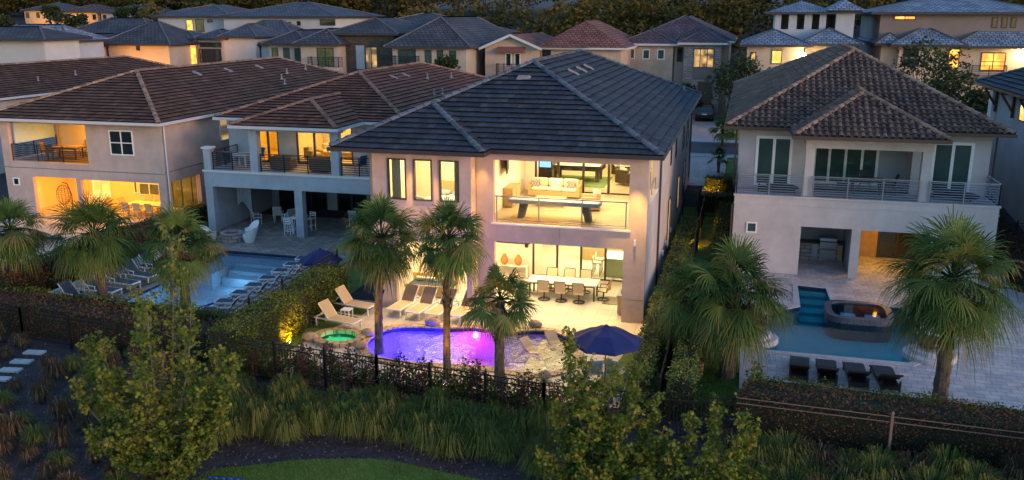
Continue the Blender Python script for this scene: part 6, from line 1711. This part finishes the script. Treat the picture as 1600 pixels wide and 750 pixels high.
def palm(label, x, y, zc, r, nf=46, seed=1, lean=(0,0), tr=.19, z0=None, lo=-55, dead=14, nl=32, group=None, name='sabal_palm', wid=.042):
    rg = random.Random(seed); nf = int(nf*1.12)
    g = gh(x,y) if z0 is None else z0
    t = thing(name, label, 'palm tree', (x,y,g), 0, group)
    H = zc-g
    # trunk with boots
    mb = MB(); n = 12; rows = int(H/.16)+1; P = []
    for i in range(rows+1):
        f = i/rows; rr = tr*(1.12-.25*f+(.18*max(0,1-f*8)))*(1+.05*math.sin(i*2.2))
        cx, cyy = lean[0]*f*f, lean[1]*f*f
        for k in range(n): P.append((cx+rr*math.cos(2*PI*k/n)*(1+rg.uniform(-.05,.05)), cyy+rr*math.sin(2*PI*k/n)*(1+rg.uniform(-.05,.05)), -.1+(H+.1)*f))
    for i in range(rows):
        for k in range(n):
            a = i*n+k; b = i*n+(k+1) % n
            mb.add([P[a],P[b],P[b+n],P[a+n]], [(0,1,2,3)], rg.random())
    for i in range(int(H*26)):
        f = rg.uniform(.35,1)**.7; az = rg.uniform(0,2*PI); rr = tr*(1.1-.22*f); z = H*f
        o = Vector((lean[0]*f*f+rr*math.cos(az), lean[1]*f*f+rr*math.sin(az), z)); d = Vector((math.cos(az)*.5, math.sin(az)*.5, .85)); s = Vector((-math.sin(az), math.cos(az), 0))*.045
        e = o+d*rg.uniform(.10,.2)
        mb.add([o-s,o+s,e+s*.6,e-s*.6,o-s-d*.0+Vector((0,0,-.05)),o+s+Vector((0,0,-.05))], [(0,1,2,3),(4,5,2,3)], rg.random())
    mb.build('trunk', M['bark'], t, False)
    V, Rr, pet = palm_crown(rg, r, nf, nl, lo, wid=wid)
    c = np.array([lean[0], lean[1], H])
    npmesh('crown', V+c, 4, Rr, M['palm_leaf'], t, False)
    pet.v = [(a+c[0],b+c[1],d+c[2]) for a,b,d in pet.v]; pet.build('leaf_stalk', M['palm_leaf'], t, False)
    if dead:
        V, Rr, _ = palm_crown(random.Random(seed+50), r*.75, dead, 20, -80, .6)
        keep = []
        V = V.reshape(-1,20*3*4,3)[dead//3:]; 
        V[:,:,2] = -abs(V[:,:,2])*.9-.1*r; V[:,:,:2] *= .75
        npmesh('dead_leaves', V.reshape(-1,3)+c, 4, np.random.default_rng(seed).uniform(0,1,V.shape[0]*60), M['palm_dead'], t, False)
    return t
palm('tall palm left of the coloured pool, in front of the bedroom windows', -12.95,29.6,4.5,1.95,52,11,(.25,0),.15,lo=-60,dead=10)
palm('palm with a straight smooth trunk rising from the middle of the coloured pool view', -9.6,27.8,5.1,1.72,46,12,(.12,0),.125,lo=-55,dead=6)
palm('small shaggy palm right of centre before the dining table', -7.66,27.75,3.1,1.6,30,13,(.05,0),.17,lo=-50,dead=5)
palm('bushy palm right of the main house, beside the side lawn', .0,30.3,3.2,2.35,62,14,(.1,0),.24,lo=-62,dead=14)
palm('shorter dark palm tucked left behind the bushy right palm', -1.3,31.2,2.6,1.9,40,15,(0,0),.24,lo=-60,dead=16)
palm('largest palm, at the right, over the silver terrace', 6.78,29.35,4.45,2.5,70,16,(-.05,0),.22,lo=-58,dead=18)
palm('palm among the chaises left of the long pale pool', -26.15,30.75,3.5,2.3,54,17,(-.15,0),.2,lo=-58,dead=12)
palm('palm cut by the left edge of the picture', -30.5,30.6,3.5,1.95,44,18,(.1,0),.2,lo=-55,dead=10)
palm('palm in front of the pale pool, behind the left young tree', -21.95,30.5,3.5,2.05,50,19,(.05,0),.2,lo=-55,dead=16)
palm('small palm on the grass verge by the street', -1.6,78.6,2.9,1.5,16,20,(0,0),.1,z0=1.5,lo=-30,dead=0,nl=18,name='verge_palm',wid=.09)
palm('little palm at the front corner of the alley', -1.5,66,2.4,.9,10,21,(0,0),.1,z0=gh(0,66),lo=-20,dead=0,nl=16,name='verge_palm',wid=.08)
# --- broadleaf trees
def tree(label, x, y, H, spires, m='leaf_sweet', nleaf=7000, size=.13, seed=1, star=True, tr=.07, z0=None, cat='tree', name='young_tree', spread=.28):
    """trunk and upright limbs; leaves cluster along the outer limbs. spires: (dx, dy, top height, start height, thickness)"""
    rg = np.random.default_rng(seed); pr = random.Random(seed)
    g = gh(x,y) if z0 is None else z0
    t = thing(name, label, cat, (x,y,g))
    wd = MB(); PP = []; CC = []
    for (dx,dy,zt,zs,rad) in spires:
        A = np.array([0,0,zs*.6]); B = np.array([dx,dy,zt]); mid = np.array([dx*.75,dy*.75,zs+(zt-zs)*.35])
        pts = []
        for k in range(9):
            f = k/8; p = (1-f)**2*A+2*f*(1-f)*mid+f*f*B; p = p+np.array([pr.uniform(-.04,.04),pr.uniform(-.04,.04),0]); pts.append(p)
        wd.tube([tuple(p) for p in pts], tr*.6*(rad/.5)**.5, .008, 5)
        nb = int(26*(zt-zs)/2.5)+6
        for j in range(nb):
            f = .18+.82*(j/nb); k = min(7, int(f*8)); p = pts[k]*(1-(f*8-k))+pts[k+1]*(f*8-k)
            az = pr.uniform(0,2*PI); L = rad*(1.05-f*.72)*pr.uniform(.6,1.35); el = pr.uniform(.15,.95)
            q = p+np.array([math.cos(az)*math.cos(el), math.sin(az)*math.cos(el), math.sin(el)])*L
            wd.cone(tuple(p), tuple(q), .014, .004, 4)
            nn = max(8, int(nleaf/(len(spires)*nb)))
            ff = rg.uniform(.25,1.12,nn)[:,None]
            pp = p+(q-p)*ff+rg.normal(0,.075*(size/.13),(nn,3))
            PP.append(pp); CC.append(np.full(nn, pr.uniform(.05,.6)+.22*f)+rg.uniform(-.15,.25,nn))
    top = max(s[2] for s in spires)
    wd.tube([(0,0,-.2),(pr.uniform(-.05,.05),0,top*.3),(spires[0][0]*.5,0,top*.55)], tr, tr*.55, 8)
    wd.build('trunk', M['bark_tree'], t, False)
    P = np.concatenate(PP); c = np.clip(np.concatenate(CC), 0, 1)
    V, n = leafV(rg, P, size, star, .6)
    npmesh('crown', V, n, c, M[m], t, False)
    return t
tree('young broadleaf tree in the left foreground, leafy to the ground', -15.3,19.6,6.5, [(.75,.3,7.2,1.0,.75),(.15,-.3,5.9,.8,1.0),(1.35,.0,5.3,.8,.85),(-.6,.2,4.6,.6,.95),(-1.7,.1,4.1,.5,.85),(-2.5,.4,3.9,.4,.7),(-1.3,-.5,3.4,.3,.9),(-2.4,-.3,2.9,.2,.85),(1.9,.3,4.1,.5,.6),(2.5,.1,4.0,.6,.4),(1.7,-.5,3.2,.3,.8),(.3,-.8,3.7,.3,.9),(-.4,-.9,2.6,.2,.9),(2.3,-.2,2.7,.2,.6),(-.8,-.9,1.6,.0,.9),(.6,-1.0,1.7,.0,.9),(-1.8,-.6,1.6,.0,.8),(1.6,-.9,1.6,.0,.8),(.1,-.6,2.6,.1,1.0)], nleaf=19000, size=.105, seed=31)
tree('young broadleaf tree in the foreground below the navy parasol', -3.35,21.3,5, [(-.75,.4,4.75,.5,.5),(-.2,.1,4.1,.4,.7),(.5,.2,3.9,.4,.75),(1.2,.3,3.95,.3,.6),(-.95,-.2,2.9,.2,.6),(1.0,-.3,3.0,.2,.8),(.1,-.4,3.2,.2,.8),(1.75,.1,3.3,.2,.5),(-.4,-.6,2.2,.1,.7),(.8,-.8,2.1,.1,.8),(-1.2,-.6,1.6,0,.7),(1.5,-.6,2.2,0,.8),(.3,-1.0,1.4,0,.9),(1.9,-.3,2.4,.1,.7),(-.5,.1,3.2,.3,.7)], nleaf=15000, size=.105, seed=32)
tree('sparser young tree in the foreground left of the thin rail fence', -.55,20.9,4, [(-.3,.2,3.0,.2,.5),(.45,.2,3.35,.2,.42),(1.05,.0,3.3,.2,.40),(1.35,.3,2.9,.2,.45),(-.6,-.3,2.3,.1,.6),(.2,-.4,2.3,.1,.6),(.9,-.5,2.2,.1,.6),(1.6,-.2,2.0,.1,.5),(-.9,0,2.4,.1,.7),(-.2,-.9,1.5,0,.8),(.8,-.9,1.4,0,.7),(-1.2,-.5,1.7,0,.7)], nleaf=9500, size=.105, seed=33)
tree('low leafy shrub at the lower right corner', 8.9,24.0,2, [(-.8,0,1.6,.1,.5),(-.2,.2,2.2,.1,.5),(.5,0,2.5,.1,.6),(1.1,.1,2.3,.1,.6),(0,-.5,1.5,.1,.6),(.9,-.5,1.6,.1,.6)], nleaf=4200, size=.105, seed=34, cat='shrub', name='leafy_shrub')
# shrubs behind the iron fence below the pool
proto = []
for s in range(4):
    proto.append((s, [(0,0,1.25,.1,.34),(.22,.1,1.05,.1,.3),(-.24,-.1,1.0,.1,.3),(.0,-.2,.85,.05,.3)]))
first = []
k = 0
rg = random.Random(77)
xs = [-16.6+.46*i for i in range(26)]
G12 = 'dark shrubs behind the iron fence below the pool'
for i, x in enumerate(xs):
    y = 26.35-(x+17)*.09+rg.uniform(-.12,.15)
    lb = 'dark upright shrub behind the iron fence below the coloured pool'
    if i < 4:
        t = tree(lb, x, y, 1.3, proto[i][1], 'leaf_rust' if i % 2 else 'leaf_hedge', 620, .09, 60+i, False, .02, cat='shrub', name='fence_shrub'); t['group'] = G12; first.append(t)
    else:
        dup(first[i % 4], (x,y,gh(x,y)), rg.uniform(0,6), lb, G12, rg.uniform(.85,1.4))
for (x,y,s,lb) in ((-4.3,25.9,1.1,'shrub just right of the fence corner post'),(-2.9,26.0,1.0,'shrub between the corner post and the side hedge'),(-.3,25.9,1.05,'shrub in front of the cut stump'),(.9,27.5,1.5,'leggy shrub in front of the leftmost dark chaise'),(5.9,27.3,1.1,'spiky shrub at the foot of the largest palm')):
    dup(first[0 if s > 1.02 else 2], (x,y,gh(x,y)), 1.0, lb, None, s)
# street and garden trees farther off
def far_tree(label, x, y, H, r, n=1500, size=.35, seed=1, m='leaf_far', z0=None, tr=.14, name='street_tree', cz=.62):
    rg = np.random.default_rng(seed); pr = random.Random(seed); g = gh(x,y) if z0 is None else z0
    t = thing(name, label, 'tree', (x,y,g)); wd = MB(); PP = []; CC = []
    wd.tube([(0,0,-.2),(.1,0,H*.35),(0,.1,H*.6)], tr, tr*.5, 7)
    for j in range(14):
        az = pr.uniform(0,2*PI); e = pr.uniform(-.35,1.3); rr = r*pr.uniform(.45,.85)
        c = np.array([math.cos(az)*math.cos(e)*rr, math.sin(az)*math.cos(e)*rr, H*cz+math.sin(e)*H*.32])
        wd.cone((0,0,H*.35), tuple(c), tr*.4, .02, 5)
        cr = r*pr.uniform(.3,.48); nn = n//14
        v = rg.normal(size=(nn,3)); v /= np.linalg.norm(v,axis=1,keepdims=True); v *= cr*rg.uniform(.55,1.1,(nn,1))
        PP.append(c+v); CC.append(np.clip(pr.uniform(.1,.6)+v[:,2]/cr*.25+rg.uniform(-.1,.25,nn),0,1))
    wd.build('trunk', M['bark_tree'], t, False)
    V, k_ = leafV(rg, np.concatenate(PP), size, False, .6, .4)
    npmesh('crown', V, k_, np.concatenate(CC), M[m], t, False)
    return t
for i, (p, y, H, r, lb) in enumerate([((-27.81,8.23),82,7.2,1.7,'tree in front of the right wing of the stone entry house'),((-0.79,6.47),84,7.6,2.6,'dark tree right of the far black car'),((0.88,7.49),92,7.6,2.2,'tree beside the towered house lit from below'),
    ((14.36,8.07),80,9.0,3.0,'big loose tree in front of the pale roofed taupe house'),((15.67,7.35),76,6.6,2.4,'tree glowing yellow inside, right of the big loose tree'),((16.91,6.56),74,5.4,2.0,'low tree behind the right corner of the barrel tiled roof'),
    ((-72.26,8.02),90,5.6,1.6,'yellow lit small tree before the orange walled house'),((-67.95,8.15),88,6.0,1.9,'dark round tree before the orange walled house'),((-57.45,7.57),88,5.4,1.5,'small tree before the grid windowed house'),
    ((4.25,8.14),84,6.2,1.8,'tree lit by the glaring lamp before the towered house'),((2.78,8.13),86,6.0,1.7,'green tree left of the glaring lamp'),((-13.46,8.43),88,5.4,1.5,'small tree beside the pink gabled house'),((-5.11,4.45),86,4.6,1.3,'small dark tree left of the black car'),
    ((-34.37,7.23),84,4.6,1.5,'low tree by the stone entry'),((-18.47,7.85),86,4.8,1.5,'low tree beside the pink gable, behind the blue ridge')]):
    far_tree(lb, p[0], y, H, r, 1500, .30, 100+i, m='leaf_far')
# villa trees
rg_ = random.Random(4)
for i in range(12):
    x = -162+i*4.4+rg_.uniform(-1.5,1.5); y = 160+rg_.uniform(-4,4); far_tree(['round dark tree','ragged olive tree','slim dark tree'][i % 3]+' among the distant villas, number %s from the left' % ['one','two','three','four','five','six','seven','eight','nine','ten','eleven','twelve'][i], x, y, rg_.uniform(3,5.5), rg_.uniform(1.4,2.6), 500, .6, 200+i, name='villa_tree')
# far-off wood on the rise: one mass
def forest():
    rg = np.random.default_rng(9); V = []; Rr = []
    crowns = []
    for i in range(900):
        y = 124+150*rg.random()**1.4; x = rg.uniform(-1.25*y, .62*y)
        if y < 190 and -168 < x < -105 and y > 150: continue
        if y < 136 and -92 < x < -50: y += 16
        if y < 150 and x < -95: continue
        crowns.append((x,y,rg.uniform(8.5,14),rg.uniform(2.6,4.6)))
    for i in range(520):
        y = rg.uniform(192,270); crowns.append((rg.uniform(-1.3,-.2)*y,y,rg.uniform(9,14),rg.uniform(3.2,5.5)))
    for i in range(420):
        crowns.append((rg.uniform(-210,-70),rg.uniform(122,150),rg.uniform(2.5,4.5),rg.uniform(1.8,3)))
    for i in range(200):
        crowns.append((rg.uniform(-230,-100),rg.uniform(181,192),rg.uniform(5,8),rg.uniform(2.5,4)))
    for (x,y,H,r) in crowns:
        n = int(330*(r/3.5)**2*min(1,(150/y))); v = rg.normal(size=(n,3)); v /= np.linalg.norm(v,axis=1,keepdims=True)
        v[:,2] = np.abs(v[:,2])*1.15-.35
        lob = 1+.22*np.sin(v[:,0]*5+x)*np.sin(v[:,1]*4+y)+.12*np.sin(v[:,2]*9+x)
        P = np.array([x,y,gh(x,y)+H-r])+v*r*lob[:,None]*rg.uniform(.72,1.05,(n,1))
        q, k = leafV(rg, P, .62, False, .5, .42); V.append(q)
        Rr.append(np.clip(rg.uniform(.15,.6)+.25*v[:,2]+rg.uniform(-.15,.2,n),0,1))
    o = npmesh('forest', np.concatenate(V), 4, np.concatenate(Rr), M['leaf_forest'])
    tag(o, 'dark wooded rise filling the background behind the houses', 'forest', None, 'stuff')
forest()
# --- ornamental grass clumps and sedges
def clump(n, hgt, rad, seed, m):
    rg = np.random.default_rng(seed); V = []; Rr = []
    for i in range(n):
        az = rg.uniform(0,2*PI); r0 = rad*.25*math.sqrt(rg.random()); ln = rg.uniform(.25,1)**.8
        o = np.array([r0*math.cos(az), r0*math.sin(az), 0]); d = np.array([math.cos(az), math.sin(az), 0]); s = np.array([-d[1], d[0], 0])*.007*rg.uniform(.7,1.6)
        h_ = hgt*rg.uniform(.35,1.15); out = rad*ln
        p1 = o+d*out*.3+[0,0,h_*.6]; p2 = o+d*out*.75+[0,0,h_*(1-.12*ln)]; p3 = o+d*out*1.15+[0,0,h_*(.85-.5*ln)]
        V += [o-s,o+s,p1+s,p1-s, p1-s,p1+s,p2+s*.8,p2-s*.8, p2-s*.8,p2+s*.8,p3+s*.2,p3-s*.2]
        c = rg.uniform(.1,.75) if rg.random() > .06 else 1; Rr += [max(0,c-.1),c,min(1,c+.15)]
    return np.array(V), Rr
def clumps(proto_specs, spots, label_fn, group, cat, name):
    P = []
    for (n,h_,r,s,m) in proto_specs:
        V, Rr = clump(n,h_,r,s,m); o = npmesh(name, V, 4, Rr, M[m]); P.append(o)
    for i, (x,y,sc) in enumerate(spots):
        if i < len(P): c = P[i]
        else: c = P[i % len(P)].copy(); C.objects.link(c)
        c.location = (x,y,gh(x,y)-.02); c.rotation_euler = (0,0,i*1.3); c.scale = (sc,sc,sc)
        tag(c, label_fn(x,y), cat, group)
rg = random.Random(21)
sp1 = []
y = 21.6
while y < 25.2:
    x = -17.0+rg.uniform(0,.5)
    while x < -4.6:
        yy = y+rg.uniform(-.25,.25)
        if yy > lawn_edge(x)+.9+.8*max(0,-x-12)*.25 and yy < 25.3-(x+17)*.03: sp1.append((x,yy,rg.uniform(.7,1.15)))
        x += rg.uniform(.75,1.05)
    y += .72
clumps([(620,.85,.62,1,'muhly'),(560,.72,.7,2,'muhly'),(520,.95,.5,3,'muhly'),(620,.8,.66,4,'muhly')], sp1, lambda x,y: 'arching green ornamental grass clump in the dark bed between lawn and iron fence', 'grass clumps before the iron fence', 'ornamental grass', 'grass_clump')
sp2 = []
y = 21.3
while y < 24.7:
    x = -.2+rg.uniform(0,.5)
    while x < 11:
        sp2.append((x,y+rg.uniform(-.25,.25),rg.uniform(.75,1.2))); x += rg.uniform(.7,1.0)
    y += .62
clumps([(560,.8,.66,5,'muhly'),(520,.7,.7,6,'muhly'),(460,.75,.6,7,'sedge')], sp2, lambda x,y: 'loose grass clump below the thin rail fence at lower right', 'grass clumps at lower right', 'ornamental grass', 'grass_clump')
sp3 = []
y = 17.8
while y < 27.0:
    x = -30+rg.uniform(0,.6)
    while x < -15.2:
        if not (-26.2 < x < -24.4 and 23.4 < y < 26.6): sp3.append((x,y+rg.uniform(-.3,.3),rg.uniform(.55,1.05)))
        x += rg.uniform(.9,1.3)
    y += .95
clumps([(380,.6,.5,8,'sedge'),(400,.7,.55,9,'sedge'),(360,.55,.6,10,'muhly'),(300,.8,.4,11,'sedge')], sp3, lambda x,y: 'low rusty brown sedge clump in the shadowed bed at lower left', 'sedge clumps at lower left', 'ornamental grass', 'sedge_clump')
# mown grass blades and mulch chips
def blades(n, xr, yf, h_, m, seed, label, name, zfun=gh, w_=.007):
    rg = np.random.default_rng(seed); x = rg.uniform(*xr, n); lo, hi = yf
    y = np.array([lo+(hi(a) if callable(hi) else hi)*0+ rg.random()*((hi(a) if callable(hi) else hi)-lo) for a in x])
    z = np.array([zfun(a,b) for a,b in zip(x,y)])
    P = np.stack([x,y,z],1); az = rg.uniform(0,2*PI,n); d = np.stack([np.cos(az),np.sin(az),0*az],1); s = np.stack([-np.sin(az),np.cos(az),0*az],1)*w_
    hh = h_*rg.uniform(.5,1.2,(n,1)); up = np.array([0,0,1.])
    V = np.stack([P-s,P+s,P+d*hh*.5+up*hh+s*.2,P+d*hh*.5+up*hh-s*.2],1).reshape(-1,3)
    cl = .5+.3*np.sin(x*1.3)*np.sin(y*1.7)+rg.uniform(-.25,.25,n)
    o = npmesh(name, V, 4, np.clip(cl,0,1), M[m]); tag(o, label, 'grass', None, 'stuff')
blades(60000, (-15.5,-4.5), (17.0, lawn_edge), .06, 'blade', 1, 'short mown grass of the lawn at the bottom edge', 'grass')
blades(14000, (-1.0,.4), (27,44), .08, 'blade', 2, 'short grass of the narrow side lawn', 'grass', w_=.01)
def chips():
    rg = np.random.default_rng(6); n = 26000
    x = rg.uniform(-30,12,n); y = rg.uniform(17,27,n)
    k = np.array([not (-15.5 < a < -4.5 and b < lawn_edge(a)) for a,b in zip(x,y)]); x = x[k]; y = y[k]
    P = np.stack([x,y,np.array([gh(a,b)+.005 for a,b in zip(x,y)])],1)
    V, q = leafV(rg, P, .09, False, 2.0, .3)
    o = npmesh('mulch', V, q, rg.uniform(0,1,len(P)), M['chip']); tag(o, 'dark bark mulch scattered over the planting beds', 'mulch', None, 'stuff')
M['chip'] = mat('bark_chip', (.06,.04,.04), .9, rnd=[(.022,.018,.022),(.06,.045,.048),(.13,.10,.10)])
chips()
